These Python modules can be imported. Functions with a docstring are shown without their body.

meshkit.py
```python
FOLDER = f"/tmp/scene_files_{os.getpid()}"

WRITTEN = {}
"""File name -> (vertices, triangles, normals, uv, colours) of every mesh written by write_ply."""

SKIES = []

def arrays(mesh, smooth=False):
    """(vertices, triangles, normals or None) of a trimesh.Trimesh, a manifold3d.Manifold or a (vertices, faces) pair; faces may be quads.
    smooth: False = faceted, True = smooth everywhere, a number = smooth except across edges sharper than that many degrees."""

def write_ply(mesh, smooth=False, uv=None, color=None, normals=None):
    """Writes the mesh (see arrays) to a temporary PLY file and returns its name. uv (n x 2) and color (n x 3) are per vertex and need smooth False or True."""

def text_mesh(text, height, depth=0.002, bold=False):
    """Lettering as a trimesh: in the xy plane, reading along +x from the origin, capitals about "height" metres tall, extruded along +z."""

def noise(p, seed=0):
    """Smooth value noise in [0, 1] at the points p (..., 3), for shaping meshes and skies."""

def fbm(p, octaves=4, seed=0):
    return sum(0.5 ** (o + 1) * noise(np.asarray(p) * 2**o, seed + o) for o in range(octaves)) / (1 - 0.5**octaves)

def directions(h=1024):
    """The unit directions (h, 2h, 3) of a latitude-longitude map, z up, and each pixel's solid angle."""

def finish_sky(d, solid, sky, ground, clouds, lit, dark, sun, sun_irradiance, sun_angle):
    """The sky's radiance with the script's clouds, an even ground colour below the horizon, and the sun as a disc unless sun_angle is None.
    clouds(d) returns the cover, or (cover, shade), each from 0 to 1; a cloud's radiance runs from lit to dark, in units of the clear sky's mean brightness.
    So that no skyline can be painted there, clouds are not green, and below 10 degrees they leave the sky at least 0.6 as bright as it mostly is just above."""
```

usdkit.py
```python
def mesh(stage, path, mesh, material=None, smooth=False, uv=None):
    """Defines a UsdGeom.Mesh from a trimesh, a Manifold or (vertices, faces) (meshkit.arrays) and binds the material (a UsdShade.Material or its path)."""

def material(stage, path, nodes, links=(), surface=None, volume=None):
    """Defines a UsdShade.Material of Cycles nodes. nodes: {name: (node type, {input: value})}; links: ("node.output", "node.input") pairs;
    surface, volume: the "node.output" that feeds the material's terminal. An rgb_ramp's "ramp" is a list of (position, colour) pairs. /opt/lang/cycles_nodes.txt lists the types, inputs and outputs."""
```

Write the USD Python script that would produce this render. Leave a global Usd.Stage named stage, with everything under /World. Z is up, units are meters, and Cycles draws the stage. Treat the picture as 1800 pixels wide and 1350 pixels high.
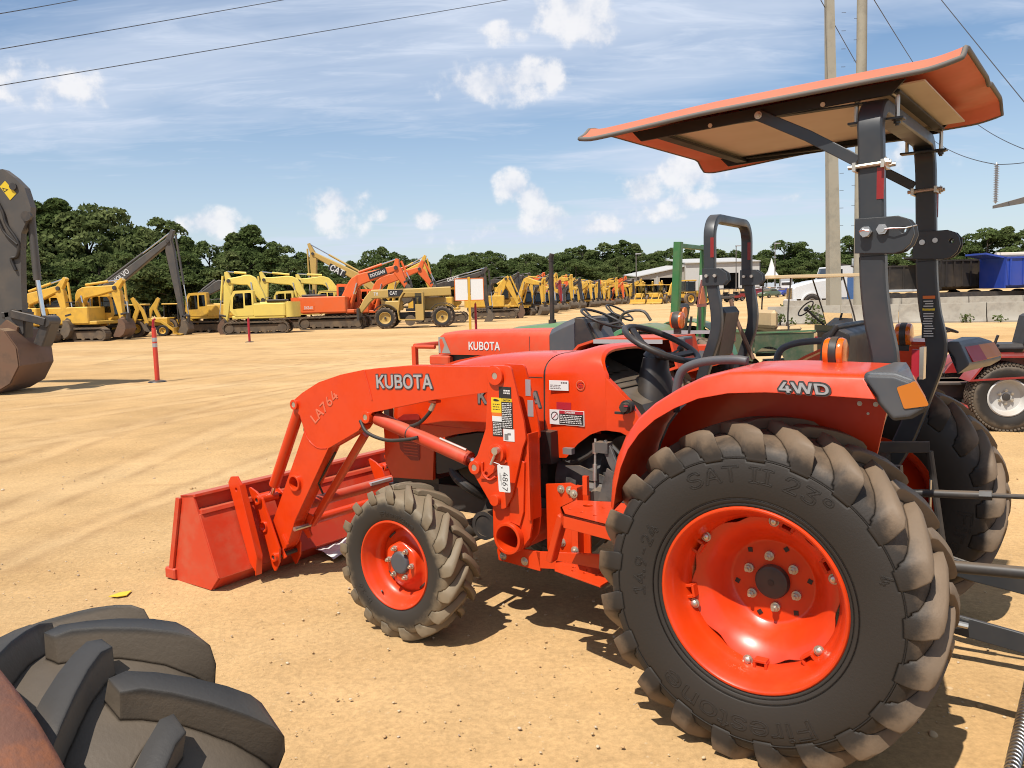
import math, random
import numpy as np, trimesh
import usdkit, meshkit
from shapely.geometry import Polygon, Point, box as sbox
from shapely import affinity
from shapely.ops import unary_union
from pxr import Usd, UsdGeom, UsdLux, UsdShade, Gf, Sdf, Vt

stage = Usd.Stage.CreateInMemory()
UsdGeom.SetStageUpAxis(stage, UsdGeom.Tokens.z)
UsdGeom.SetStageMetersPerUnit(stage, 1.0)
WORLD = UsdGeom.Xform.Define(stage, '/World')
UsdGeom.Scope.Define(stage, '/World/Looks')
PI = math.pi

# ------------------------------------------------------------------ camera
CAM_F, CAM_PITCH, CAM_ROLL, CAM_H = 1477.14 / 1800, 0.1050, -0.0276, 1.6954
EXPOSURE = 0.42
_f = np.array([0, math.cos(CAM_PITCH), -math.sin(CAM_PITCH)]); _r = np.array([1.0, 0, 0]); _u = np.cross(_r, _f)
_c, _s = math.cos(CAM_ROLL), math.sin(CAM_ROLL)
C_R, C_U = _c * _r + _s * _u, -_s * _r + _c * _u
cam = UsdGeom.Camera.Define(stage, '/World/camera')
cam.AddTransformOp().Set(Gf.Matrix4d(*C_R, 0, *C_U, 0, *(-_f), 0, 0, 0, CAM_H, 1))
cam.CreateHorizontalApertureAttr(36.0); cam.CreateVerticalApertureAttr(27.0)
cam.CreateFocalLengthAttr(36.0 * CAM_F)
cam.CreateClippingRangeAttr(Gf.Vec2f(0.05, 5000))
cam.CreateExposureAttr(EXPOSURE)

# ------------------------------------------------------------------ sun and sky
SUN_EL, SUN_DIR_H = math.radians(60.0), (-0.565, -0.825)
SUN_I, SKY_S = 1.22, 0.080
SUN = np.array([SUN_DIR_H[0] * math.cos(SUN_EL), SUN_DIR_H[1] * math.cos(SUN_EL), math.sin(SUN_EL)])
SUN /= np.linalg.norm(SUN)
sun = UsdLux.DistantLight.Define(stage, '/World/sun')
sun.CreateIntensityAttr(SUN_I); sun.CreateAngleAttr(0.53); sun.CreateNormalizeAttr(True)
sun.CreateColorAttr(Gf.Vec3f(1.0, 0.95, 0.87))
_z = SUN; _x = np.cross([0, 0, 1.0], _z); _x /= np.linalg.norm(_x); _y = np.cross(_z, _x)
sun.AddTransformOp().Set(Gf.Matrix4d(*_x, 0, *_y, 0, *_z, 0, 0, 0, 50, 1))

def view_dir(px, py):
    """World direction of a point of the 1800 x 1350 photograph."""
    d = (px - 900) / 1477.14 * C_R + (675 - py) / 1477.14 * C_U + _f
    return d / np.linalg.norm(d)
# ------------------------------------------------------------------ sky with clouds
def build_sky():
    n = {'tc': ('texture_coordinate', {}),
         'sky': ('sky_texture', {'sky_type': 'single_scattering', 'sun_disc': False, 'sun_elevation': SUN_EL,
                                 'sun_rotation': math.atan2(SUN[0], SUN[1]), 'air_density': 1.0, 'aerosol_density': 0.7, 'ozone_density': 1.6}),
         'sat': ('hsv', {'saturation': 1.15, 'value': 1.18}), 'sep': ('separate_xyz', {}),
         'za': ('math', {'math_type': 'add', 'value2': 0.10}),
         'zm': ('math', {'math_type': 'maximum', 'value2': 0.04}),
         'dx': ('math', {'math_type': 'divide'}), 'dy': ('math', {'math_type': 'divide'}),
         'pl': ('combine_xyz', {}),
         # thin high streaks
         'm1': ('mapping', {'scale': (0.30, 0.62, 1.0), 'rotation': (0, 0, 0.10), 'location': (3.1, 0.4, 0)}),
         'n1': ('noise_texture', {'scale': 1.15, 'detail': 9.0, 'roughness': 0.56, 'distortion': 0.35}),
         'r1': ('map_range', {'range_type': 'smoothstep', 'from_min': 0.38, 'from_max': 0.68, 'to_min': 0.03, 'to_max': 0.88, 'clamp': True}),
         'm2': ('mapping', {'scale': (0.9, 2.6, 1.0), 'rotation': (0, 0, -0.25), 'location': (7.7, 2.4, 0)}),
         'n2': ('noise_texture', {'scale': 2.3, 'detail': 8.0, 'roughness': 0.66, 'distortion': 0.8}),
         'r2': ('map_range', {'range_type': 'smoothstep', 'from_min': 0.44, 'from_max': 0.76, 'to_min': 0.0, 'to_max': 0.34, 'clamp': True}),
         'cs': ('math', {'math_type': 'add', 'use_clamp': True}),
         # pale band low over the horizon
         'hz': ('map_range', {'range_type': 'smoothstep', 'from_min': -0.02, 'from_max': 0.34, 'to_min': 0.55, 'to_max': 0.0, 'clamp': True}),
         'cc': ('math', {'math_type': 'maximum'}),
         'thin': ('mix', {'mix_type': 'mix', 'color2': CLOUD_THIN}),
         'nb': ('noise_texture', {'scale': 26.0, 'detail': 10.0, 'roughness': 0.58}),
         'nbs': ('map_range', {'from_min': 0.25, 'from_max': 0.75, 'to_min': -0.58, 'to_max': 0.58}),
         'nsh': ('noise_texture', {'scale': 26.0, 'detail': 6.0, 'roughness': 0.6}),
         'nshr': ('map_range', {'range_type': 'smoothstep', 'from_min': 0.35, 'from_max': 0.65, 'to_min': 0, 'to_max': 1, 'clamp': True}),
         'ccol': ('mix', {'mix_type': 'mix', 'color1': CLOUD_DARK, 'color2': CLOUD_LIT}),
         'full': ('mix', {'mix_type': 'mix'}),
         'bg': ('background_shader', {'strength': SKY_S})}
    L = [('tc.generated', 'sky.vector')] if False else []
    L += [('tc.generated', 'sep.vector'), ('sep.z', 'za.value1'), ('za.value', 'zm.value1'), ('sep.x', 'dx.value1'), ('zm.value', 'dx.value2'),
          ('sep.y', 'dy.value1'), ('zm.value', 'dy.value2'), ('dx.value', 'pl.x'), ('dy.value', 'pl.y'),
          ('pl.vector', 'm1.vector'), ('m1.vector', 'n1.vector'), ('n1.fac', 'r1.value'),
          ('pl.vector', 'm2.vector'), ('m2.vector', 'n2.vector'), ('n2.fac', 'r2.value'),
          ('r1.result', 'cs.value1'), ('r2.result', 'cs.value2'), ('sep.z', 'hz.value'), ('cs.value', 'cc.value1'), ('hz.result', 'cc.value2'),
          ('cc.value', 'thin.fac'), ('sky.color', 'sat.color'), ('sat.color', 'thin.color1'),
          ('tc.generated', 'nb.vector'), ('nb.fac', 'nbs.value'), ('tc.generated', 'nsh.vector'), ('nsh.fac', 'nshr.value'), ('nshr.result', 'ccol.fac')]
    # fair-weather cumulus: (photo x, photo y, half width, half height, opacity)
    lumps = [(1018, 22, 70, 40, 1.0), (1050, 60, 50, 22, .9), (862, 146, 88, 32, 1.0), (935, 132, 60, 24, .9), (885, 62, 34, 18, .7),
             (905, 330, 34, 26, 1.0), (935, 350, 30, 34, 1.0), (965, 385, 44, 30, .9), (594, 352, 44, 24, .9), (600, 392, 40, 28, .6), (660, 372, 30, 14, .6),
             (760, 384, 36, 15, .8), (1128, 330, 34, 26, 1.0), (1150, 372, 60, 16, .6), (1216, 352, 36, 16, .7), (1058, 396, 44, 18, .8), (366, 392, 50, 22, .9),
             (1210, 300, 50, 30, 1.0), (1400, 345, 50, 16, .5), (1600, 280, 60, 34, .5), (855, 400, 34, 18, .55), (800, 420, 40, 20, .4), (560, 380, 40, 14, .5),
             (60, 150, 170, 30, .55), (190, 172, 130, 16, .4)]
    # further ones all round, so that the sky goes on outside the picture
    rng = random.Random(5)
    for k in range(16):
        a = 0.75 + (2 * PI - 1.5) * (k + rng.random() * .6) / 16
        lumps.append((('dir', a, rng.uniform(.08, .5)), rng.uniform(60, 150), rng.uniform(25, 60), rng.uniform(.6, 1)))
    last = None
    for i, l in enumerate(lumps):
        if isinstance(l[0], tuple):
            (_, a, el), w, h, op = l
            c = np.array([math.sin(a) * math.cos(el), math.cos(a) * math.cos(el), math.sin(el)])
        else:
            px, py, w, h, op = l
            c = view_dir(px, py)
        az = math.atan2(c[0], c[1])
        n[f'lm{i}'] = ('mapping', {'mapping_type': 'texture', 'location': tuple(c), 'rotation': (0, 0, -az), 'scale': (w * 1.62 / 1477, 0.6, h * 1.62 / 1477)})
        n[f'lg{i}'] = ('gradient_texture', {'gradient_type': 'spherical'})
        n[f'lo{i}'] = ('math', {'math_type': 'multiply', 'value2': op})
        L += [('tc.generated', f'lm{i}.vector'), (f'lm{i}.vector', f'lg{i}.vector'), (f'lg{i}.fac', f'lo{i}.value1')]
        if last is None:
            last = f'lo{i}.value'
        else:
            n[f'lx{i}'] = ('math', {'math_type': 'smoothmax', 'value3': 0.08})
            L += [(last, f'lx{i}.value1'), (f'lo{i}.value', f'lx{i}.value2')]
            last = f'lx{i}.value'
    n['gate'] = ('map_range', {'from_min': 0.0, 'from_max': 0.22, 'to_min': 0, 'to_max': 1, 'clamp': True})
    n['gn'] = ('math', {'math_type': 'multiply'})
    n['ga'] = ('math', {'math_type': 'add'})
    n['gr'] = ('map_range', {'range_type': 'smoothstep', 'from_min': 0.16, 'from_max': 0.74, 'to_min': 0, 'to_max': 0.86, 'clamp': True})
    L += [(last, 'gate.value'), ('gate.result', 'gn.value1'), ('nbs.result', 'gn.value2'), ('gn.value', 'ga.value1'), (last, 'ga.value2'), ('ga.value', 'gr.value'),
          ('gr.result', 'full.fac'), ('thin.color', 'full.color1'), ('ccol.color', 'full.color2'), ('full.color', 'bg.color')]
    m = usdkit.material(stage, '/World/Looks/sky_light', n, L, surface='bg.background')
    d = UsdLux.DomeLight.Define(stage, '/World/sky')
    UsdShade.MaterialBindingAPI.Apply(d.GetPrim()).Bind(m)
    d.GetPrim().SetCustomDataByKey('kind', 'structure')
    d.GetPrim().SetCustomDataByKey('label', 'blue summer sky with thin streaks and small heaped clouds')
CLOUD_THIN, CLOUD_LIT, CLOUD_DARK = (6.2, 7.0, 8.4), (9.0, 8.9, 9.0), (6.4, 6.9, 7.9)
build_sky()
# ------------------------------------------------------------------ mesh helpers: a mesh is (vertices, triangles)
def cat(*ms):
    if len(ms) == 1 and isinstance(ms[0], list): ms = ms[0]
    vs, fs, o = [], [], 0
    for v, f in ms:
        v = np.asarray(v, float); vs.append(v); fs.append(np.asarray(f, int) + o); o += len(v)
    return np.vstack(vs), np.vstack(fs)
def quads(q):
    q = np.asarray(q, int)
    return np.vstack([q[:, [0, 1, 2]], q[:, [0, 2, 3]]])
def move(m, t): return np.asarray(m[0]) + np.asarray(t, float), m[1]
def scale(m, s):
    v = np.asarray(m[0]) * np.asarray(s, float); f = np.asarray(m[1])
    return (v, f[:, ::-1]) if np.prod(np.broadcast_to(s, 3)) < 0 else (v, f)
def mirror(m): return scale(m, (1, -1, 1))
def rot(m, ax, deg, c=(0, 0, 0)):
    a = math.radians(deg); cs, sn = math.cos(a), math.sin(a)
    R = {'x': [[1, 0, 0], [0, cs, -sn], [0, sn, cs]], 'y': [[cs, 0, sn], [0, 1, 0], [-sn, 0, cs]], 'z': [[cs, -sn, 0], [sn, cs, 0], [0, 0, 1]]}[ax]
    c = np.asarray(c, float)
    return (np.asarray(m[0]) - c) @ np.array(R).T + c, m[1]
_BF = quads([[0, 3, 2, 1], [4, 5, 6, 7], [0, 1, 5, 4], [1, 2, 6, 5], [2, 3, 7, 6], [3, 0, 4, 7]])
def box(c, s):
    c, s = np.asarray(c, float), np.asarray(s, float) / 2
    v = np.array([[-1, -1, -1], [1, -1, -1], [1, 1, -1], [-1, 1, -1], [-1, -1, 1], [1, -1, 1], [1, 1, 1], [-1, 1, 1]]) * s + c
    return v, _BF
def hexa(bottom, top):
    """box from four bottom and four top corners (counter-clockwise from above)"""
    return np.vstack([bottom, top]).astype(float), _BF
def rbox(c, s, r):
    """box with chamfered edges"""
    s = np.asarray(s, float) / 2; pts = []
    for sx in (-1, 1):
        for sy in (-1, 1):
            for sz in (-1, 1):
                for k in range(3):
                    p = np.array([sx, sy, sz]) * (s - r); p[k] += (sx, sy, sz)[k] * r; pts.append(p)
    h = trimesh.convex.convex_hull(np.array(pts))
    return np.array(h.vertices) + c, np.array(h.faces)
def frame(d):
    d = np.asarray(d, float); d = d / np.linalg.norm(d)
    a = np.cross(d, [0, 0, 1.0] if abs(d[2]) < .9 else [1.0, 0, 0]); a /= np.linalg.norm(a)
    return a, np.cross(d, a)
def loft(rings, cap=True, close=True):
    rings = np.asarray(rings, float); k, n = rings.shape[:2]
    i, j = np.meshgrid(np.arange(k - 1), np.arange(n if close else n - 1), indexing='ij'); j2 = (j + 1) % n
    f = quads(np.stack([i * n + j, i * n + j2, (i + 1) * n + j2, (i + 1) * n + j], -1).reshape(-1, 4))
    v = rings.reshape(-1, 3)
    if cap and close:
        c0, c1 = rings[0].mean(0), rings[-1].mean(0); q = np.arange(n); q2 = (q + 1) % n
        f = np.vstack([f, np.stack([q2, q, np.full(n, k * n)], 1), np.stack([(k - 1) * n + q, (k - 1) * n + q2, np.full(n, k * n + 1)], 1)])
        v = np.vstack([v, c0, c1])
    return v, f
def cyl(p0, p1, r0, r1=None, n=16, cap=True):
    p0, p1 = np.asarray(p0, float), np.asarray(p1, float); r1 = r0 if r1 is None else r1
    a, b = frame(p1 - p0); t = np.arange(n) * 2 * PI / n
    ring = np.cos(t)[:, None] * a + np.sin(t)[:, None] * b
    return loft([p0 + r0 * ring, p1 + r1 * ring], cap)
def pipe(p0, p1, ro, ri, n=24):
    p0, p1 = np.asarray(p0, float), np.asarray(p1, float); a, b = frame(p1 - p0); t = np.arange(n) * 2 * PI / n
    ring = np.cos(t)[:, None] * a + np.sin(t)[:, None] * b
    return loft([p0 + ri * ring, p0 + ro * ring, p1 + ro * ring, p1 + ri * ring, p0 + ri * ring], False)
def smooth_path(p, n=24):
    """Catmull-Rom through the points"""
    p = np.asarray(p, float); P = np.vstack([2 * p[0] - p[1], p, 2 * p[-1] - p[-2]]); out = []
    m = len(p) - 1
    for s in np.linspace(0, m - 1e-9, n):
        i = int(s); t = s - i; a, b, c, d = P[i:i + 4]
        out.append(.5 * (2 * b + (c - a) * t + (2 * a - 5 * b + 4 * c - d) * t * t + (3 * b - a - 3 * c + d) * t ** 3))
    return np.array(out)
def tube(pts, r, n=8, cap=True, closed=False):
    p = np.asarray(pts, float)
    t = np.gradient(p, axis=0) if not closed else np.roll(p, -1, 0) - np.roll(p, 1, 0)
    t /= np.linalg.norm(t, axis=1, keepdims=True) + 1e-12
    a = frame(t[0])[0]; A = []
    for k in range(len(p)):
        a = a - t[k] * np.dot(a, t[k]); a /= np.linalg.norm(a); A.append(a)
    A = np.array(A); B = np.cross(t, A); ang = np.arange(n) * 2 * PI / n; r = np.broadcast_to(r, (len(p),))[:, None, None]
    rings = p[:, None] + r * (np.cos(ang)[None, :, None] * A[:, None] + np.sin(ang)[None, :, None] * B[:, None])
    if closed: rings = np.vstack([rings, rings[:1]])
    return loft(rings, cap and not closed)
def bar(pts, w, h, side=(0, 1, 0)):
    """rectangular bar along a path: w along `side`, h across"""
    p = np.asarray(pts, float); t = np.gradient(p, axis=0); t /= np.linalg.norm(t, axis=1, keepdims=True)
    s = np.broadcast_to(np.asarray(side, float), p.shape); s = s - t * (s * t).sum(1, keepdims=True); s /= np.linalg.norm(s, axis=1, keepdims=True); u = np.cross(t, s)
    w, h = np.broadcast_to(w, (len(p),))[:, None] / 2, np.broadcast_to(h, (len(p),))[:, None] / 2
    c = np.minimum(w, h) * .25
    rings = np.stack([p + s * (w - c) + u * h, p + s * w + u * (h - c), p + s * w - u * (h - c), p + s * (w - c) - u * h,
                      p - s * (w - c) - u * h, p - s * w - u * (h - c), p - s * w + u * (h - c), p - s * (w - c) + u * h], 1)
    return loft(rings)
def poly(pts, holes=()):
    q = Polygon(pts).buffer(0)
    for h in holes: q = q.difference(h)
    return q
def rpoly(pts, r):
    """polygon with its corners rounded"""
    q = Polygon(pts).buffer(0)
    return q.buffer(-r, 6).buffer(r, 6)
def extrude(q, a, b, plane='xz'):
    """polygon in (x,z) extruded along y from a to b (or 'xy' along z, 'yz' along x)"""
    out = []
    for g in getattr(q, 'geoms', [q]):
        if g.is_empty or g.area < 1e-9: continue
        m = trimesh.creation.extrude_polygon(g, b - a, engine='earcut')
        v = np.array(m.vertices); f = np.array(m.faces)
        if plane == 'xz': out.append((np.stack([v[:, 0], v[:, 2] + a, v[:, 1]], 1), f[:, ::-1]))
        elif plane == 'yz': out.append((np.stack([v[:, 2] + a, v[:, 0], v[:, 1]], 1), f))
        else: out.append((v + [0, 0, a], f))
    return cat(out)
def plate(pts, a, b, holes=(), r=0, plane='xz'):
    q = rpoly(pts, r) if r else Polygon(pts).buffer(0)
    for h in holes: q = q.difference(Point(h[0], h[1]).buffer(h[2], 8))
    return extrude(q, a, b, plane)
def lathe(prof, n=48, axis='y', c=(0, 0, 0), a0=0, a1=2 * PI):
    """profile (radius, along) turned about an axis"""
    p = np.asarray(prof, float); full = abs(a1 - a0 - 2 * PI) < 1e-6
    t = a0 + (a1 - a0) * np.arange(n + (0 if full else 1)) / n
    r, h = p[:, 0], p[:, 1]
    S, C = np.sin(t)[None] * r[:, None], np.cos(t)[None] * r[:, None]; H = np.broadcast_to(h[:, None], S.shape)
    rings = {'y': np.stack([S, H, C], -1), 'z': np.stack([C, S, H], -1), 'x': np.stack([H, C, S], -1)}[axis] + np.asarray(c, float)
    m = loft(rings, False, full)
    return m
def ball(c, r, n=10):
    a = np.linspace(-PI / 2, PI / 2, n // 2 + 2); return move(lathe([(max(1e-5, r * math.cos(x)), r * math.sin(x)) for x in a], n, 'z'), c)
def torus(c, R, r, normal=(0, 0, 1), n=40, k=10):
    a, b = frame(normal); t = np.arange(n) * 2 * PI / n
    return tube(np.asarray(c, float) + R * (np.cos(t)[:, None] * a + np.sin(t)[:, None] * b), r, k, closed=True)
def bolt(c, d, r=.012, l=.012, n=6):
    c = np.asarray(c, float); d = np.asarray(d, float)
    return cat(cyl(c, c + d * l, r, n=n), cyl(c, c + d * l * .3, r * 1.5, n=12), cyl(c + d * l, c + d * l * 1.5, r * .55, n=8))
_glyphs = {}
def text_poly(text, height, bold=True):
    """outline of a line of lettering as shapely polygons, origin at the left of the baseline"""
    key = (text, bold)
    if key not in _glyphs:
        m = meshkit.text_mesh(text, 1.0, 0.1, bold); v, f = np.array(m.vertices), np.array(m.faces)
        up = [Polygon(v[t][:, :2]) for t in f if (np.abs(v[t][:, 2] - 0.1) < 1e-6).all()]
        _glyphs[key] = unary_union([u.buffer(.004) for u in up if u.area > 1e-9]).buffer(-.004)
    return affinity.scale(_glyphs[key], height, height, origin=(0, 0))
def text_left(text, x, y, z, height, width=None, depth=.0025, shear=0, slope=0, bold=True, grow=0):
    """lettering on a face that looks towards +y, reading towards -x; (x, z) is where it starts"""
    q = text_poly(text, height, bold)
    if width: q = affinity.scale(q, width / (q.bounds[2] - q.bounds[0]), 1, origin=(0, 0))
    if shear: q = affinity.skew(q, shear, origin=(0, 0))
    if slope: q = affinity.rotate(q, slope, origin=(0, 0))
    if grow: q = q.buffer(grow)
    v, f = extrude(q, 0, depth, 'xy')
    return np.stack([x - v[:, 0], y + v[:, 2], z + v[:, 1]], 1), f

# ------------------------------------------------------------------ scene helpers
_used = {}
def numbered(path):
    k = _used.get(path, -1) + 1; _used[path] = k
    return path if k == 0 else f'{path}_{k:03d}'
def keys(prim, **kw):
    for k, v in kw.items():
        if v: prim.SetCustomDataByKey('category' if k == 'cat' else k, v)
def thing(name, label, cat_, loc=(0, 0, 0), rotz=0, group=None, sc=None):
    p = numbered('/World/' + name); x = UsdGeom.Xform.Define(stage, p)
    x.AddTranslateOp().Set(Gf.Vec3d(*map(float, loc)))
    if rotz: x.AddRotateZOp().Set(float(rotz))
    if sc: x.AddScaleOp().Set(Gf.Vec3f(*map(float, np.broadcast_to(sc, 3))))
    keys(x.GetPrim(), label=label, cat=cat_, group=group)
    return p
def part(parent, name, mesh, mat, smooth=32, label=None, loc=None):
    p = numbered(f'{parent}/{name}')
    m = usdkit.mesh(stage, p, (np.asarray(mesh[0]), np.asarray(mesh[1])), LOOK[mat] if isinstance(mat, str) else mat, smooth)
    if loc is not None: m.AddTranslateOp().Set(Gf.Vec3d(*map(float, loc)))
    if label: keys(m.GetPrim(), label=label)
    return p
def group_part(parent, name, loc=(0, 0, 0), rotz=0, label=None):
    p = numbered(f'{parent}/{name}'); x = UsdGeom.Xform.Define(stage, p); x.AddTranslateOp().Set(Gf.Vec3d(*map(float, loc)))
    if rotz: x.AddRotateZOp().Set(float(rotz))
    if label: keys(x.GetPrim(), label=label)
    return p
def single(name, mesh, mat, label, cat_, group=None, smooth=32, kind=None, loc=None):
    p = part('/World', name, mesh, mat, smooth, loc=loc)
    keys(stage.GetPrimAtPath(p), label=label, cat=cat_, group=group, kind=kind)
    return p
def copy_of(src, loc, rotz, label, cat_, group=None, name=None, sc=None):
    p = numbered('/World/' + (name or src.rsplit('/', 1)[1]))
    x = UsdGeom.Xform.Define(stage, p); pr = x.GetPrim()
    pr.GetReferences().AddInternalReference(src); pr.SetInstanceable(True)
    x.ClearXformOpOrder()
    x.AddTranslateOp().Set(Gf.Vec3d(*map(float, loc))); x.AddRotateZOp().Set(float(rotz))
    if sc is not None: x.AddScaleOp().Set(Gf.Vec3f(*map(float, np.broadcast_to(sc, 3))))
    keys(pr, label=label, cat=cat_, group=group)
    return p

# ------------------------------------------------------------------ materials
ALB = .74
LOOK = {}
def look(name, nodes, links, surface='p.BSDF', volume=None):
    LOOK[name] = usdkit.material(stage, '/World/Looks/' + name, nodes, links, surface=surface, volume=volume)
def paint(name, rgb, rough=.4, dust=.12, metal=0, bevel=0, coat=0, grime=None, spec=.5, bump=.0, scale_=6.0, dustcol=(.36, .24, .13)):
    """painted or bare surface with cloudy dust, fine wear and softened edges"""
    if not metal: rgb = tuple(ALB * c for c in rgb)
    dustcol = tuple(ALB * c for c in dustcol)
    if grime: grime = (tuple(ALB * c for c in grime[0]),) + tuple(grime[1:])
    n = {'g': ('geometry', {}), 'tc': ('texture_coordinate', {}),
         'n1': ('noise_texture', {'scale': scale_, 'detail': 6.0, 'roughness': .62}),
         'r1': ('map_range', {'range_type': 'smoothstep', 'from_min': .38, 'from_max': .75, 'to_min': dust * .25, 'to_max': dust, 'clamp': True}),
         'sz': ('separate_xyz', {}), 'up': ('map_range', {'range_type': 'smoothstep', 'from_min': .55, 'from_max': 1.0, 'to_min': 0.0, 'to_max': min(1.6 * dust, .5), 'clamp': True}),
         'ad': ('math', {'math_type': 'add', 'use_clamp': True}),
         'mx': ('mix', {'mix_type': 'mix', 'color1': rgb, 'color2': dustcol}),
         'rr': ('map_range', {'from_min': .3, 'from_max': .7, 'to_min': max(.05, rough - .07), 'to_max': min(1, rough + .12), 'clamp': True}),
         'p': ('principled_bsdf', {'metallic': metal, 'specular_ior_level': spec, 'coat_weight': coat, 'coat_roughness': .08})}
    L = [('tc.object', 'n1.vector'), ('n1.fac', 'r1.value'), ('g.normal', 'sz.vector'), ('sz.z', 'up.value'), ('r1.result', 'ad.value1'), ('up.result', 'ad.value2'),
         ('ad.value', 'mx.fac'), ('n1.fac', 'rr.value'), ('rr.result', 'p.roughness')]
    col = 'mx.color'
    if grime:
        gc, gs, ga = grime
        n['n2'] = ('noise_texture', {'scale': gs, 'detail': 8.0, 'roughness': .7})
        n['r2'] = ('map_range', {'range_type': 'smoothstep', 'from_min': .46, 'from_max': .66, 'to_min': 0, 'to_max': ga, 'clamp': True})
        n['m2'] = ('mix', {'mix_type': 'mix', 'color2': gc})
        L += [('tc.object', 'n2.vector'), ('n2.fac', 'r2.value'), ('r2.result', 'm2.fac'), (col, 'm2.color1')]; col = 'm2.color'
    L.append((col, 'p.base_color'))
    nrm = None
    if bevel:
        n['bv'] = ('bevel', {'radius': bevel, 'samples': 4}); nrm = 'bv.bevel'
    if bump:
        n['nb'] = ('noise_texture', {'scale': 90.0, 'detail': 4.0, 'roughness': .6})
        n['bp'] = ('bump', {'strength': bump, 'distance': .004})
        L += [('tc.object', 'nb.vector'), ('nb.fac', 'bp.height')]
        if nrm: L.append((nrm, 'bp.normal'))
        nrm = 'bp.normal'
    if nrm: L.append((nrm, 'p.normal'))
    look(name, n, L)
DUST = (.36, .24, .13)
paint('orange_paint', (.80, .052, .003), .32, .025, bevel=.004, coat=.22, grime=((.60, .028, .006), 2.2, .35))
paint('orange_faded', (.80, .16, .075), .55, .12, bevel=.004)
paint('orange_bucket', (.68, .045, .012), .42, .16, bevel=.004, grime=((.62, .16, .08), 3.0, .35))
paint('grey_plastic', (.075, .085, .10), .40, .09, bevel=.014)
paint('rops_grey', (.030, .036, .043), .38, .06, bevel=.005)
paint('dark_metal', (.030, .031, .034), .5, .18)
paint('engine_grey', (.085, .088, .09), .5, .22, grime=((.02, .018, .016), 7, .7))
paint('black_plastic', (.016, .016, .018), .48, .12, bevel=.003)
paint('vinyl_black', (.018, .018, .02), .42, .06, bevel=.01)
paint('steel', (.55, .54, .52), .32, .10, metal=1)
paint('zinc', (.62, .58, .50), .36, .12, metal=.9)
paint('chrome', (.75, .75, .76), .12, .03, metal=1)
paint('rail_black', (.006, .006, .0065), .55, 0)
paint('hose', (.012, .012, .013), .55, .10)
paint('panel_tan', (.72, .63, .53), .7, .12)
paint('trim_grey', (.13, .125, .12), .7, .20)
paint('letter_silver', (.42, .42, .43), .35, .06, metal=.4)
paint('letter_grey', (.20, .195, .195), .40, .06, metal=.3)
paint('letter_outline', (.06, .05, .05), .5, .05)
paint('letter_white', (.80, .79, .76), .5, .08)
paint('white', (.78, .78, .76), .5, .05)
paint('sticker_black', (.020, .020, .022), .45, .04)
paint('sticker_yellow', (.85, .60, .02), .45, .05)
paint('sticker_red', (.45, .012, .03), .45, .03)
paint('sticker_orange', (.80, .18, .02), .45, .05)
paint('sticker_blue', (.03, .06, .35), .45, .03)
paint('reflector_red', (.30, .012, .012), .30, .06)
paint('amber', (.80, .15, .006), .18, .01, coat=.5)
paint('amber_tail', (.62, .19, .025), .35, .05, spec=.25)
paint('red_lens', (.40, .02, .03), .35, .05, spec=.25)
paint('gauge', (.085, .08, .072), .3, .14)
paint('cable', (.035, .035, .04), .6, 0)
paint('rust_red', (.13, .034, .026), .75, .12, grime=((.30, .10, .035), 11, .75), bump=.4)
paint('rusty_steel', (.16, .075, .045), .7, .35, grime=((.07, .04, .03), 6, .6), bump=.3)

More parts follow.
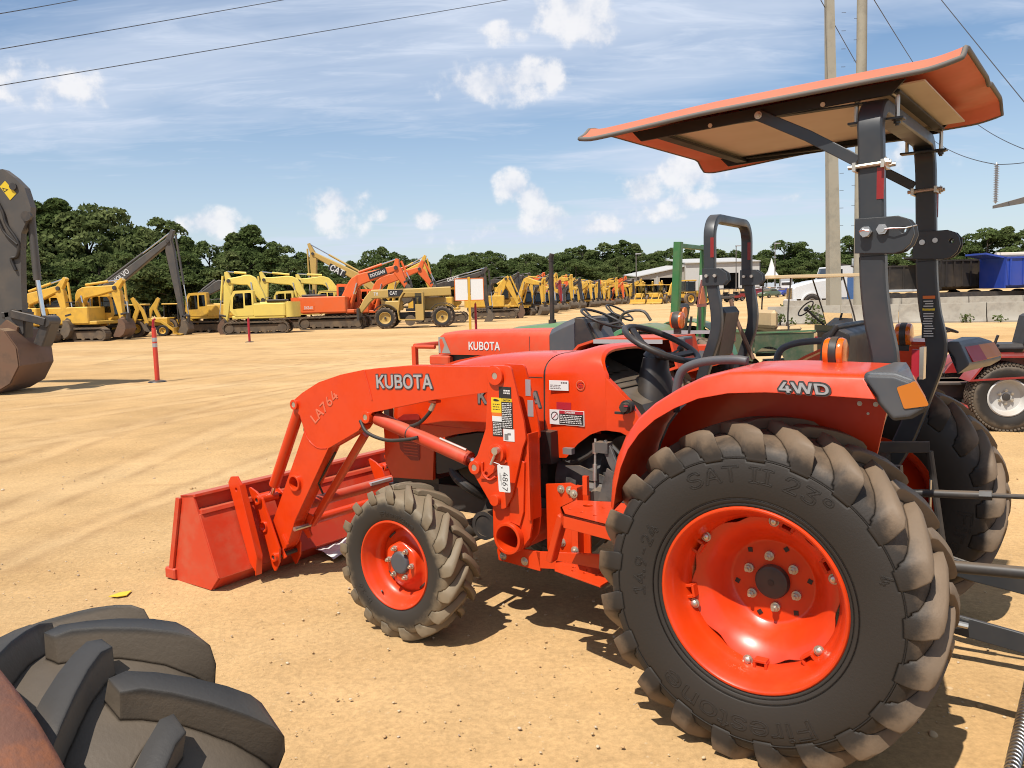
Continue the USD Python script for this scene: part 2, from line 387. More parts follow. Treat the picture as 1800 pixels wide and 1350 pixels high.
def rubber(name, r_dust0, r_dust1, base=(.019, .0165, .0145), dustc=(.180, .124, .078), top=.92, worn=None):
    """tyre rubber: dusty from the shoulder outwards; object space is centred on the axle, axle along y"""
    n = {'tc': ('texture_coordinate', {}), 's': ('separate_xyz', {}),
         'xx': ('math', {'math_type': 'multiply'}), 'zz': ('math', {'math_type': 'multiply'}), 'a': ('math', {'math_type': 'add'}), 'q': ('math', {'math_type': 'sqrt'}),
         'n': ('noise_texture', {'scale': 9.0, 'detail': 7.0, 'roughness': .65}), 'nn': ('map_range', {'from_min': .25, 'from_max': .75, 'to_min': -.03, 'to_max': .03}),
         'ra': ('math', {'math_type': 'add'}),
         'r': ('map_range', {'range_type': 'smoothstep', 'from_min': r_dust0, 'from_max': r_dust1, 'to_min': .055, 'to_max': top, 'clamp': True}),
         'nb': ('noise_texture', {'scale': 3.5, 'detail': 5.0, 'roughness': .6}), 'nbr': ('map_range', {'from_min': .3, 'from_max': .7, 'to_min': .72, 'to_max': 1.08, 'clamp': True}),
         'f': ('math', {'math_type': 'multiply', 'use_clamp': True}),
         'm': ('mix', {'mix_type': 'mix', 'color1': base, 'color2': dustc}),
         'nf': ('noise_texture', {'scale': 120.0, 'detail': 4.0, 'roughness': .6}), 'bp': ('bump', {'strength': .25, 'distance': .003}),
         'bv': ('bevel', {'radius': .007, 'samples': 4}),
         'p': ('principled_bsdf', {'roughness': .62, 'specular_ior_level': .35})}
    L = [('tc.object', 's.vector'), ('s.x', 'xx.value1'), ('s.x', 'xx.value2'), ('s.z', 'zz.value1'), ('s.z', 'zz.value2'), ('xx.value', 'a.value1'), ('zz.value', 'a.value2'), ('a.value', 'q.value1'),
         ('tc.object', 'n.vector'), ('n.fac', 'nn.value'), ('q.value', 'ra.value1'), ('nn.result', 'ra.value2'), ('ra.value', 'r.value'), ('tc.object', 'nb.vector'), ('nb.fac', 'nbr.value'),
         ('r.result', 'f.value1'), ('nbr.result', 'f.value2'), ('f.value', 'm.fac'), ('tc.object', 'nf.vector'), ('nf.fac', 'bp.height'), ('bv.bevel', 'bp.normal'), ('bp.normal', 'p.normal')]
    col = 'm.color'
    if worn:                                                     # tread faces rubbed dark
        n['w'] = ('map_range', {'range_type': 'smoothstep', 'from_min': worn - .012, 'from_max': worn, 'to_min': 0, 'to_max': .85, 'clamp': True})
        n['mw'] = ('mix', {'mix_type': 'mix', 'color2': (.028, .0275, .027)})
        L += [('q.value', 'w.value'), ('w.result', 'mw.fac'), (col, 'mw.color1')]; col = 'mw.color'
    L.append((col, 'p.base_color'))
    look(name, n, L)
rubber('rear_rubber', .535, .60)
rubber('front_rubber', .285, .345, dustc=(.21, .160, .100))
rubber('worn_rubber', .40, .55, dustc=(.108, .084, .060), worn=.580)
rubber('turf_rubber', .30, .36, dustc=(.13, .10, .07))
rubber('far_rubber', .45, .62)

# glass for cabs
look('cab_glass', {'f': ('fresnel', {'IOR': 1.5}), 't': ('transparent_bsdf', {'color': (.42, .45, .46)}), 'g': ('glossy_bsdf', {'roughness': .02, 'color': (1, 1, 1)}), 'x': ('mix_closure', {})},
     [('f.fac', 'x.fac'), ('t.BSDF', 'x.closure1'), ('g.BSDF', 'x.closure2')], 'x.closure')
# ------------------------------------------------------------------ the yard: one sheet of sandy earth to the horizon
sstep = lambda t: np.clip(t, 0, 1) ** 2 * (3 - 2 * np.clip(t, 0, 1))
def yard_height(x, y):
    """the yard is level and rises a little towards the shed"""
    return 2.2 * sstep((np.asarray(y, float) - 118) / 165) + 0 * np.asarray(x, float)
_r1 = [(-4.6, 5.6), (-4.25, 6.9), (-4.1, 8.3), (-3.85, 11.8), (-2.93, 15.4), (-1.2, 18), (3, 23)]; _r2 = [(-8.6, 7.2), (-6.26, 10.1), (-5.2, 12.1), (-3.15, 15.4), (-1.7, 18.3), (2, 23)]; _r3 = [(-12, 12.2), (-8.7, 14.2), (-6.6, 16.3), (-3.9, 22.1), (0, 27.7)]; _r4 = [(-12, 25), (-7.6, 23.4), (-4.9, 21.6), (0, 20.6), (7, 22)]
RUTS = [(r, w) for r, w in ((_r1, .20), (_r2, .20), (_r3, .22), (_r4, .26))] + [([(x - 1.45, y + .55) for x, y in _r1], .17), ([(x - 1.5, y + .9) for x, y in _r2], .2), ([(x - 1.2, y + 1.3) for x, y in _r3], .2), ([(x, y + 1.6) for x, y in _r4], .24),
        ([(-26, 31), (-10, 28.5), (2, 26), (12, 29)], .3), ([(-26, 34), (-10, 31), (2, 28.4), (12, 31)], .3), ([(-3.4, 5.4), (-3.3, 6.3), (-3.0, 7.6), (-2.6, 9.3)], .12), ([(-9.4, 16.9), (-7.0, 20.5), (-3.4, 25.1)], .2), ([(3, 33), (10, 25), (14, 16)], .3)]
def build_ground():
    u = np.linspace(-1, 1, 480); xs = np.sinh(u * 6.6) / math.sinh(6.6) * 700 + u * 4
    v = np.linspace(0, 1, 520); ys = -6 + 2.2 * (np.sinh(v * 6.4) / math.sinh(6.4) * 320 + v * 5.5); ys = np.concatenate([[-400, -120, -40, -15], ys[ys > -5.9]])
    X, Y = np.meshgrid(xs, ys, indexing='ij'); P = np.stack([X, Y, 0 * X], -1)
    near = np.exp(-((X) ** 2 + (Y - 4) ** 2) / 26 ** 2)
    Z = yard_height(X, Y) + near * (.030 * (meshkit.fbm(P * .45, 3, 1) - .5) + .030 * (meshkit.fbm(P * 2.6, 4, 2) - .5)) + .12 * (meshkit.fbm(P * .05, 2, 4) - .5) * sstep((Y - 20) / 30)
    wear = np.zeros_like(X); pack = np.zeros_like(X)
    for r, rw in RUTS:
        p = smooth_path(r, 60); d = np.full(X.shape, 99.0)
        m = (np.abs(X) < 40) & (Y < 45) & (Y > 3)
        q = np.stack([X[m], Y[m]], -1); best = np.full(len(q), 99.0)
        for a, b in zip(p[:-1], p[1:]):
            ab = b - a; t = np.clip(((q - a) @ ab) / (ab @ ab), 0, 1); best = np.minimum(best, np.linalg.norm(q - a - t[:, None] * ab, axis=1))
        d[m] = best
        Z += -.006 * np.exp(-(d / rw) ** 2) + .006 * np.exp(-((d - rw * 1.5) / .07) ** 2)
        wear = np.maximum(wear, np.exp(-((d - rw * 1.2) / .06) ** 2)); pack = np.maximum(pack, np.exp(-(d / (rw * 1.05)) ** 4))
    nx, ny = X.shape; i, j = np.meshgrid(np.arange(nx - 1), np.arange(ny - 1), indexing='ij')
    f = quads(np.stack([i * ny + j, (i + 1) * ny + j, (i + 1) * ny + j + 1, i * ny + j + 1], -1).reshape(-1, 4))
    p = single('ground', (np.stack([X, Y, Z], -1).reshape(-1, 3), f), 'sand', None, None, kind='structure', smooth=True)
    for nm, a in (('wear', wear), ('pack', pack)): UsdGeom.PrimvarsAPI(stage.GetPrimAtPath(p)).CreatePrimvar(nm, Sdf.ValueTypeNames.FloatArray, 'vertex').Set(Vt.FloatArray.FromNumpy(a.reshape(-1).astype(np.float32)))
look('sand', {'g': ('geometry', {}), 'm1': ('mapping', {'scale': (.05, .16, .1), 'rotation': (0, 0, -.35)}), 'n1': ('noise_texture', {'scale': 1.0, 'detail': 6.0, 'roughness': .6, 'distortion': .6}),
     'c1': ('rgb_ramp', {'ramp': [(.30, (.435, .265, .112)), (.47, (.50, .318, .145)), (.60, (.55, .368, .182)), (.75, (.49, .305, .135))]}),
     'n2': ('noise_texture', {'scale': .8, 'detail': 9.0, 'roughness': .70}), 'r2': ('map_range', {'from_min': .3, 'from_max': .7, 'to_min': .80, 'to_max': 1.12, 'clamp': True}),
     'n3': ('noise_texture', {'scale': 34.0, 'detail': 9.0, 'roughness': .78}), 'r3': ('map_range', {'from_min': .30, 'from_max': .72, 'to_min': .70, 'to_max': 1.18, 'clamp': True}),
     'k': ('math', {'math_type': 'multiply'}), 'v3': ('combine_color', {}), 'mul': ('mix', {'mix_type': 'multiply', 'fac': 1.0}),
     'w': ('attribute', {'attribute': 'wear'}), 'nw': ('noise_texture', {'scale': 1.7, 'detail': 6.0, 'roughness': .7}), 'rw': ('map_range', {'from_min': .36, 'from_max': .62, 'to_min': .10, 'to_max': .60, 'clamp': True}), 'wf': ('math', {'math_type': 'multiply'}),
     'pk': ('attribute', {'attribute': 'pack'}), 'pf': ('math', {'math_type': 'multiply', 'value2': .13}), 'mk': ('mix', {'mix_type': 'mix', 'color2': (.57, .41, .235)}), 'md': ('mix', {'mix_type': 'mix', 'color2': (.25, .145, .066)}),
     'ms': ('mapping', {'scale': (.22, 2.4, 1), 'rotation': (0, 0, -.20)}), 'ns': ('noise_texture', {'scale': .55, 'detail': 7.0, 'roughness': .68, 'distortion': 1.2}), 'rs': ('map_range', {'range_type': 'smoothstep', 'from_min': .56, 'from_max': .74, 'to_min': 0, 'to_max': .55, 'clamp': True}), 'mst': ('mix', {'mix_type': 'mix', 'color2': (.34, .20, .09)}),
     'vp': ('voronoi_texture', {'scale': 26.0}), 'vr': ('map_range', {'from_min': .0, 'from_max': .22, 'to_min': 1.0, 'to_max': 0.0, 'clamp': True}), 'vn': ('noise_texture', {'scale': 5.0, 'detail': 3.0}), 'vg': ('map_range', {'from_min': .52, 'from_max': .62, 'to_min': 0, 'to_max': .55, 'clamp': True}), 'vm': ('math', {'math_type': 'multiply'}), 'mp': ('mix', {'mix_type': 'mix', 'color2': (.58, .46, .31)}),
     'h': ('math', {'math_type': 'multiply_add', 'value2': .6}), 'bp': ('bump', {'strength': .85, 'distance': .016}),
     'p': ('principled_bsdf', {'roughness': .92, 'specular_ior_level': .12, 'diffuse_roughness': .6})},
    [('g.position', 'm1.vector'), ('m1.vector', 'n1.vector'), ('n1.fac', 'c1.fac'), ('g.position', 'n2.vector'), ('n2.fac', 'r2.value'), ('g.position', 'n3.vector'), ('n3.fac', 'r3.value'), ('r2.result', 'k.value1'), ('r3.result', 'k.value2'),
     ('k.value', 'v3.r'), ('k.value', 'v3.g'), ('k.value', 'v3.b'), ('c1.color', 'mul.color1'), ('v3.color', 'mul.color2'), ('w.fac', 'wf.value1'), ('g.position', 'nw.vector'), ('nw.fac', 'rw.value'), ('rw.result', 'wf.value2'),
     ('g.position', 'ms.vector'), ('ms.vector', 'ns.vector'), ('ns.fac', 'rs.value'), ('rs.result', 'mst.fac'), ('mul.color', 'mst.color1'), ('pk.fac', 'pf.value1'), ('pf.value', 'mk.fac'), ('mst.color', 'mk.color1'), ('mk.color', 'md.color1'), ('wf.value', 'md.fac'),
     ('g.position', 'vp.vector'), ('vp.distance', 'vr.value'), ('g.position', 'vn.vector'), ('vn.fac', 'vg.value'), ('vr.result', 'vm.value1'), ('vg.result', 'vm.value2'), ('vm.value', 'mp.fac'), ('md.color', 'mp.color1'), ('mp.color', 'p.base_color'),
     ('vm.value', 'h.value1'), ('n3.fac', 'h.value3'), ('h.value', 'bp.height'), ('bp.normal', 'p.normal')])
build_ground()
def pebbles():
    rg = np.random.default_rng(4)
    proto = []
    for k in range(4):
        m = trimesh.creation.icosphere(1, 1.0); v = np.array(m.vertices); v *= (1 + .35 * (meshkit.noise(v * 1.3 + 7 * k) - .5)[:, None]) * [1, .8, .55]; proto.append((v, np.array(m.faces)))
    pi = UsdGeom.PointInstancer.Define(stage, '/World/pebbles'); rel = pi.CreatePrototypesRel()
    for k, m in enumerate(proto):
        p = part('/World/pebbles', 'pebble', m, 'pebble', True); rel.AddTarget(p)
    n = 9000; r = .9 + 20 * rg.random(n) ** 1.5; a = rg.uniform(-.95, .95, n); x, y = r * np.sin(a), r * np.cos(a)
    s = .0028 + .007 * rg.random(n) ** 3 + .012 * (rg.random(n) > .992)
    pi.CreatePositionsAttr(Vt.Vec3fArray.FromNumpy(np.stack([x, y, s * .1 + .002], 1).astype(np.float32)))
    pi.CreateScalesAttr(Vt.Vec3fArray.FromNumpy(np.repeat(s[:, None], 3, 1).astype(np.float32)))
    pi.CreateProtoIndicesAttr(Vt.IntArray.FromNumpy(rg.integers(0, 4, n).astype(np.int32)))
    t = rg.uniform(0, PI, n); pi.CreateOrientationsAttr(Vt.QuathArray([Gf.Quath(float(math.cos(q)), 0, 0, float(math.sin(q))) for q in t]))
    keys(pi.GetPrim(), label='small tan stones scattered over the sandy yard', cat='stones', kind='stuff')
look('pebble', {'o': ('object_info', {}), 'r': ('rgb_ramp', {'ramp': [(0, (.38, .23, .10)), (.5, (.46, .32, .17)), (.85, (.50, .40, .28)), (1, (.30, .21, .14))]}), 'p': ('principled_bsdf', {'roughness': .85})}, [('o.random', 'r.fac'), ('r.color', 'p.base_color')])
pebbles()
single('yellow_marker', (lambda q: cat(extrude(q, .006, .010, 'xy'), ))(poly([(-2.395, 4.77), (-2.36, 4.83), (-2.30, 4.86), (-2.295, 4.78), (-2.34, 4.76)])), 'sticker_yellow', 'flat yellow plastic scrap lying on the sand before the bucket', 'litter')
def scrap():
    X, Y = np.meshgrid(np.linspace(-.18, .18, 14), np.linspace(-.12, .12, 10), indexing='ij'); P = np.stack([X, Y, 0 * X], -1); Z = .02 + .16 * meshkit.fbm(P * 9, 3, 8) * (1 - .6 * (Y / .12) ** 2)
    i, j = np.meshgrid(np.arange(13), np.arange(9), indexing='ij'); f = quads(np.stack([i * 10 + j, (i + 1) * 10 + j, (i + 1) * 10 + j + 1, i * 10 + j + 1], -1).reshape(-1, 4))
    v = np.stack([X, Y * 1.2, Z], -1).reshape(-1, 3)
    return move(rot((v, f), 'z', 50), (-1.18, 5.52, -.02))
single('plastic_bag', scrap(), 'white', 'crumpled white plastic lying on the sand behind the bucket', 'litter', smooth=True)
# ------------------------------------------------------------------ wheels (axle along y, outer side towards +y, rolling towards +x)
def arc(phi, r, y): return np.stack([r * np.sin(phi), np.broadcast_to(y, np.shape(r * np.sin(phi))), r * np.cos(phi)], -1)
def tread_tyre(R, rb, hw, n_lug, lug_h, lag, ang_w, side=None, n=120, noses=True):
    """bar-tread farm tyre: R over the bars, rb bead radius, hw half width"""
    rc = R - lug_h; kr = R / .62
    prof = side or [(rb, .86), (rb + .008, .90), (rb + (rc - rb) * .14, .945), (rb + (rc - rb) * .34, .995), (rb + (rc - rb) * .55, 1.0), (rb + (rc - rb) * .72, .955), (rb + (rc - rb) * .84, .885),
                    (rc - .026 * kr, .79), (rc - .010 * kr, .60), (rc, .30)]
    full = [(r, w * hw) for r, w in prof]; full = full + [(r, -w) for r, w in full[::-1]]
    ms = [lathe(full, n)]
    rt = R - .004 * (R / .6)
    for k in range(2 * n_lug):
        s = 1 if k % 2 else -1; p0 = k * PI / n_lug
        st = [(-.13, rc - .012, R - .006), (.02, rc - .012, R), (.22, rc - .014, R), (.45, rc - .020 * kr, R - .001), (.68, rc - .034 * kr, rt), (.84, rc - .056 * kr, R - .010 * kr), (.925, rc - .075 * kr, R - .022 * kr), (.975, rc - .092 * kr, R - .058 * kr), (.985, rc - .105 * kr, rc - .075 * kr)]
        rings = []
        for i, (w, r0, r1) in enumerate(st):
            ph = p0 - lag * max(0, w) ** 1.15 + (.0 if w > 0 else .012)
            wd = ang_w * (.78 + .42 * min(1, max(0, w)))
            if i == 0: wd *= .8
            y = s * w * hw; yb = s * min(w, .93) * hw
            rings.append([arc(ph - wd * .66, r0, yb), arc(ph - wd * .40, r1, y), arc(ph + wd * .36, r1, y), arc(ph + wd * .58, r0, yb)])
        m = loft(rings, True)
        ms.append(m if s > 0 else (m[0], m[1][:, ::-1]))
    return cat(ms)
def side_text(text, phi_mid, r0, h, w_of_r, s=1, k=1.0, ring=.0):
    """raised lettering bent round a sidewall, tops outwards, read clockwise as seen from the side it is on"""
    q = text_poly(text, h, False)
    if ring: q = q.buffer(ring * .5).difference(q.buffer(-ring * .5))
    q = affinity.scale(q, k, 1, origin=(0, 0)); x0, _, x1, _ = q.bounds
    v, f = extrude(q, 0, .004, 'xy')
    v, f = trimesh.remesh.subdivide_to_size(v, f, .02, max_iter=6)
    r = r0 + v[:, 1]; ph = phi_mid + s * -1 * (v[:, 0] - (x0 + x1) / 2) / (r0 + h / 2)
    y = s * (np.array([w_of_r(x) for x in r]) + v[:, 2] * .45 - .0008)
    out = np.stack([r * np.sin(ph), y, r * np.cos(ph)], 1)
    return out, (f if s > 0 else f[:, ::-1])
def rim_rear(hw):
    return lathe([(.338, hw - .004), (.3375, hw + .002), (.333, hw + .007), (.326, hw + .007), (.319, hw - .001), (.313, hw - .016), (.302, hw - .034), (.295, hw - .075), (.286, hw - .095), (.272, hw - .12), (.272, -.06), (.30, -hw + .03), (.32, -hw + .01), (.338, -hw - .004), (.341, -hw + .004)], 72)
def rear_wheel(parent, y, flip=False, spin=0.0):
    hw = .165; yc = y - hw
    R, rb, thw = .622, .334, .189
    g = group_part(parent, 'rear_wheel', (0, yc if not flip else -yc, .606))
    F = mirror if flip else (lambda m: m)
    rc = R - .036
    tyre = tread_tyre(R, rb, thw, 21, .038, .30, .118)
    tyre = F(rot(cat(tyre, *[torus((0, thw * w - .0012, 0), r, .0032, (0, 1, 0), 96, 6) for r, w in ((rb + .016, .905), (rb + .034, .938), (rb + (rc - rb) * .70, .962))]), 'y', math.degrees(spin)))
    part(g, 'tyre', tyre, 'rear_rubber', 38)
    def w_of(r):
        pr = [(rb + .008, .90), (rb + (rc - rb) * .14, .945), (rb + (rc - rb) * .34, .995), (rb + (rc - rb) * .55, 1.0), (rb + (rc - rb) * .74, .955), (rb + (rc - rb) * .88, .885)]
        return thw * np.interp(r, [p[0] for p in pr], [p[1] for p in pr])
    D = math.radians
    for s in ((1,) if not flip else (1,)):
        tx = [side_text('Firestone', -D(187), .425, .066, w_of, s, 1.5, .0036), side_text('SAT II 23°', -D(4), .43, .056, w_of, s, 1.35, .0034), side_text('14.9-24', D(77), .40, .045, w_of, s, 1.15, .0035),
              side_text('4', -D(70), .455, .042, w_of, s, 1, .004)]
        part(g, 'sidewall_lettering', cat(tx) if not flip else rot(cat(tx), 'y', 60), 'rear_rubber', 30)
    part(g, 'rim', F(rim_rear(hw)), 'orange_paint', 40)
    # dished disc with six petals
    n = 96; t = np.arange(n) * 2 * PI / n; prof = [(.062, -.079), (.150, -.079), (.163, -.074), (.185, -.045), (.205, -.012), (.228, .014)]
    b0 = -D(9)
    pet = np.cos(3 * (t - b0)) ** 2
    rings = [np.stack([r * np.sin(t), np.full(n, w), r * np.cos(t)], -1) for r, w in prof]
    for fr, w in ((.5, .030), (1.0, .038)):
        ro = .228 + (.030 + .029 * pet ** .6) * fr
        rings.append(np.stack([ro * np.sin(t), w + .012 * pet * fr, ro * np.cos(t)], -1))
    back = [x - [0, .009, 0] for x in rings[::-1]]
    part(g, 'wheel_disc', F(loft(rings + back + [rings[0]], False)), 'orange_paint', 40)
    part(g, 'hub_cap', F(lathe([(.0, -.052), (.050, -.052), (.060, -.056), (.064, -.064), (.064, -.09)], 32)), 'dark_metal')
    part(g, 'hub_centre', F(lathe([(.0, -.0505), (.012, -.0505), (.012, -.054)], 16)), 'black_plastic')
    for k in range(6):
        a = b0 + k * PI / 3 - D(1); p = arc(np.array(a + D(17)), .097, -.079)
        part(g, 'wheel_nut', F(cat(cyl(p, p + [0, .010, 0], .018, n=12), cyl(p + [0, .01, 0], p + [0, .026, 0], .013, n=6), cyl(p + [0, .026, 0], p + [0, .040, 0], .007, n=8))), 'zinc')
        p = arc(np.array(a), .271, .052)
        part(g, 'rim_bolt', F(cat(cyl(p, p + [0, .006, 0], .019, n=14), move(scale(ball((0, 0, 0), .0145, 10), (1, .8, 1)), p + [0, .008, 0]))), 'zinc')
        # welded rim loop beside the bolt
        sg = 1 if k % 2 else -1
        a2 = a + sg * D(10.5); c = arc(np.array(a2), .280, .045)
        fr_ = cat(box((0, 0, .021), (.046, .05, .010)), box((0, 0, -.021), (.046, .05, .010)), box((.021, 0, 0), (.010, .05, .036)), box((-.021, 0, 0), (.010, .05, .036)))
        part(g, 'rim_loop', F(move(rot(fr_, 'y', math.degrees(a2)), c)), 'orange_paint')
    sq = [move(rot(box((0, 0, 0), (.017, .004, .017)), 'y', math.degrees(b0 + k * PI / 3 - D(1)) + 47), arc(np.array(b0 + k * PI / 3 + D(-12)), .138, -.0785)) for k in range(6)]
    part(g, 'disc_hole', F(cat(sq)), 'black_plastic')
    return g
def front_wheel(parent, x, y, z, flip=False, spin=.12):
    hw = .105; yc = y - hw; g = group_part(parent, 'front_wheel', (x, yc if not flip else -yc, z)); F = mirror if flip else (lambda m: m)
    t_ = tread_tyre(.389, .225, .122, 17, .027, .34, .135, n=96)
    part(g, 'tyre', F(rot(t_, 'y', math.degrees(spin))), 'front_rubber', 38)
    rb, rc = .225, .389 - .027
    w_of = lambda r: .122 * np.interp(r, [rb + .008, rb + (rc - rb) * .14, rb + (rc - rb) * .34, rb + (rc - rb) * .55], [.90, .945, .995, 1.0])
    if not flip:
        part(g, 'sidewall_lettering', cat(side_text('Firestone', -.2, .250, .026, w_of, 1, 1.5, .003), side_text('8-16', 2.3, .252, .026, w_of, 1, 1.3, .003)), 'front_rubber')
    part(g, 'rim', F(lathe([(.2275, hw - .004), (.2272, hw + .002), (.223, hw + .007), (.217, hw + .006), (.211, hw - .004), (.206, hw - .02), (.196, hw - .035), (.190, hw - .06), (.178, hw - .078), (.166, hw - .09), (.160, -.02), (.17, -.05), (.2, -hw), (.228, -hw)], 64)), 'orange_paint', 40)
    n = 72; t = np.arange(n) * 2 * PI / n; hx = np.cos(3 * t) ** 2
    rings = [np.stack([r * np.sin(t), np.full(n, w), r * np.cos(t)], -1) for r, w in ((.050, .052), (.092, .052))]
    for r, dr, w in ((.098, .008, .047), (.106, .008, .022), (.128, .0, .010), (.150, .0, .004), (.163, .0, -.004)):
        q = r + dr * hx; rings.append(np.stack([q * np.sin(t), np.full(n, w), q * np.cos(t)], -1))
    part(g, 'wheel_disc', F(loft(rings, False)), 'orange_paint', 40)
    part(g, 'hub_cap', F(lathe([(0, .070), (.050, .070), (.056, .066), (.058, .058), (.058, .045)], 32)), 'grey_plastic')
    for k in range(6):
        p = arc(np.array(k * PI / 3 + .45), .077, .052)
        part(g, 'wheel_nut', F(cat(cyl(p, p + [0, .008, 0], .014, n=12), cyl(p + [0, .008, 0], p + [0, .022, 0], .0105, n=6), cyl(p + [0, .022, 0], p + [0, .030, 0], .006, n=8))), 'zinc')
    for k in range(4):
        a = k * PI / 2 + .7
        part(g, 'disc_slot', F(move(rot(rbox((0, 0, 0), (.055, .008, .012), .003), 'y', math.degrees(a)), arc(np.array(a), .152, .0025))), 'black_plastic')
    p = arc(np.array(2.55), .205, .075); part(g, 'valve', F(cyl(p, p * [.9, 1.25, .9], .005, n=8)), 'black_plastic')
    return g
# ------------------------------------------------------------------ the loader tractor in front (x forward, y to its left, z up)
TX, TY, TYAW = 1.401, 3.666, 2.5176
def loader_tractor():
    T = thing('loader_tractor', 'orange compact tractor with front loader, canopy and 4WD on its rear fender', 'tractor', (TX, TY, 0), math.degrees(TYAW))
    P = lambda n, m, mat, sm=32, label=None: part(T, n, m, mat, sm, label)
    OR = 'orange_paint'
    rear_wheel(T, 1.0036, spin=.10); rear_wheel(T, 1.0036, True, spin=-.06)
    front_wheel(T, 1.8736, .8476, .3741); front_wheel(T, 1.8736, .8476, .3741, True, .3)

    # ---------------- hood
    def hood_ring(x, w, zt, zs, zb, n=7):
        """cross-section: flat side up to the seam zs, then a rounded shoulder up to the crown zt"""
        pts = [(w, zb), (w + .004, (zb + zs) / 2), (w, zs)]
        for k in range(1, n + 1):
            a = k / (n + 1) * PI / 2; pts.append((w * math.cos(a) ** .62, zs + (zt - zs) * math.sin(a) ** .9))
        pts.append((0, zt))
        full = pts + [(-y, z) for y, z in pts[-2::-1]]
        return np.array([(x, y, z) for y, z in full])
    secs = [(1.325, .285, 1.392, 1.285, .985), (1.45, .285, 1.392, 1.28, .985), (1.65, .284, 1.385, 1.27, .985), (1.85, .282, 1.365, 1.245, .985), (2.0, .279, 1.335, 1.21, .985),
            (2.15, .272, 1.290, 1.165, .985), (2.30, .260, 1.225, 1.11, .985), (2.40, .238, 1.150, 1.06, .985), (2.455, .205, 1.075, 1.03, .985)]
    rings = [hood_ring(*s) for s in secs]
    P('hood', loft(rings, False, False), OR, 40)
    P('hood_front', loft([rings[-1], np.concatenate([rings[-1][:, :1] + .006, rings[-1][:, 1:] * [.9, 1] ], 1) - [0, 0, .0]], False, False), OR)
    # front side panels, grille
    for s in (1, -1):
        q = poly([(2.09, .672), (2.40, .655), (2.455, .74), (2.455, .985), (1.33, .985), (1.33, .982), (1.62, .982), (1.76, .975), (1.92, .945), (2.03, .915), (2.075, .84)])
        m = extrude(q, .262, .284); P('side_panel', m if s > 0 else mirror(m), OR)
        q = rpoly([(2.345, 1.005), (2.29, 1.035), (2.17, 1.045), (2.18, .775), (2.25, .772), (2.33, .83)], .018)
        m = extrude(q, .2825, .2875); P('headlight_cover', m if s > 0 else mirror(m), 'reflector_red', label='dark red ventilated panel')
        slats = cat([box((2.245, .2885, .80 + k * .017), (.11, .002, .006)) for k in range(6)])
        P('vent_slats', slats if s > 0 else mirror(slats), 'orange_bucket')
        q = rpoly([(2.068, .835), (2.022, .905), (1.915, .935), (1.76, .965), (1.60, .974), (1.36, .974), (1.36, .80), (1.78, .795), (1.95, .735), (2.07, .705)], .01)
        m = extrude(q, .255, .274); P('engine_screen', m if s > 0 else mirror(m), 'black_plastic')
        P('hood_seam', (lambda b: b if s > 0 else mirror(b))(box((1.62, .2853, 1.2795), (.58, .0016, .004))), 'dark_metal')
    P('grille', plate([(-.235, .67), (.235, .67), (.215, 1.02), (-.215, 1.02)], 2.445, 2.468, plane='yz', r=.02), 'black_plastic')
    P('grille_trim', plate([(.235, .70), (.262, .70), (.262, 1.10), (.225, 1.10)], 2.43, 2.47, plane='yz'), 'black_plastic')
    P('bonnet_mark', text_left('KUBOTA', 1.752, .2856, 1.128, .078, .405, .004, grow=.004), 'letter_outline')
    P('bonnet_letters', text_left('KUBOTA', 1.750, .2868, 1.130, .074, .400, .0055), 'letter_grey', 30)

    # ---------------- cowl with the instrument opening
    def cowl(x, w, zt, zs, zb, th=.022):
        def U(w_, zt_, zs_):
            pts = [(w_, zb), (w_ + .010, (zb + zs_) / 2), (w_, zs_)]
            for k in range(1, 9):
                a = k / 9 * PI / 2; pts.append((w_ * math.cos(a) ** .60, zs_ + (zt_ - zs_) * math.sin(a) ** .85))
            pts.append((0, zt_)); return pts + [(-y, z) for y, z in pts[-2::-1]]
        o, i = U(w, zt, zs), U(w - th, zt - th, zs - th * .4)
        return o, i
    cs = [(1.312, .288, 1.392, 1.285, .880), (1.26, .295, 1.400, 1.285, .878), (1.19, .300, 1.412, 1.29, .885), (1.12, .302, 1.424, 1.30, .962), (1.05, .302, 1.435, 1.31, 1.012), (.99, .300, 1.437, 1.315, 1.035), (.955, .298, 1.430, 1.31, 1.040)]
    O, I = [], []
    for c in cs:
        o, i = cowl(*c); lean = lambda z: (z - 1.30) * .55 * max(0, min(1, (1.19 - c[0]) / .2)) if z > 1.2 else 0
        O.append([(c[0] + lean(z), y, z) for y, z in o]); I.append([(c[0] + lean(z), y, z) for y, z in i])
    O, I = np.array(O), np.array(I)
    lip = (O[-1] + I[-1]) / 2 - [.010, 0, 0]
    P('cowl', cat(loft(list(O), False, False), loft([O[-1], lip, I[-1]], False, False)), OR, 45); P('cowl_lining', loft(list(I[::-1]), False, False), 'black_plastic', 45)
    P('cowl_seam', loft([O[0] * [1, .985, .9965] + [.012, 0, 0], O[0] * [1, .985, .9965] + [-.004, 0, 0]], False, False), 'black_plastic')
    for s in (1, -1):
        q = poly([(.958, 1.04), (.958, 1.295), (.90, 1.245), (.84, 1.190), (.79, 1.125), (.755, 1.06), (.775, 1.01), (.83, 1.015), (.88, 1.036)])
        m = extrude(q, .270, .3065); P('cowl_wing', m if s > 0 else mirror(m), OR, 30)
        q = poly([(1.312, .876), (1.305, .872), (1.19, .89), (1.15, .95), (1.12, .985), (1.22, .97), (1.312, .93)])
        m = extrude(q, .2895, .297); P('cowl_skirt', m if s > 0 else mirror(m), OR, 30)
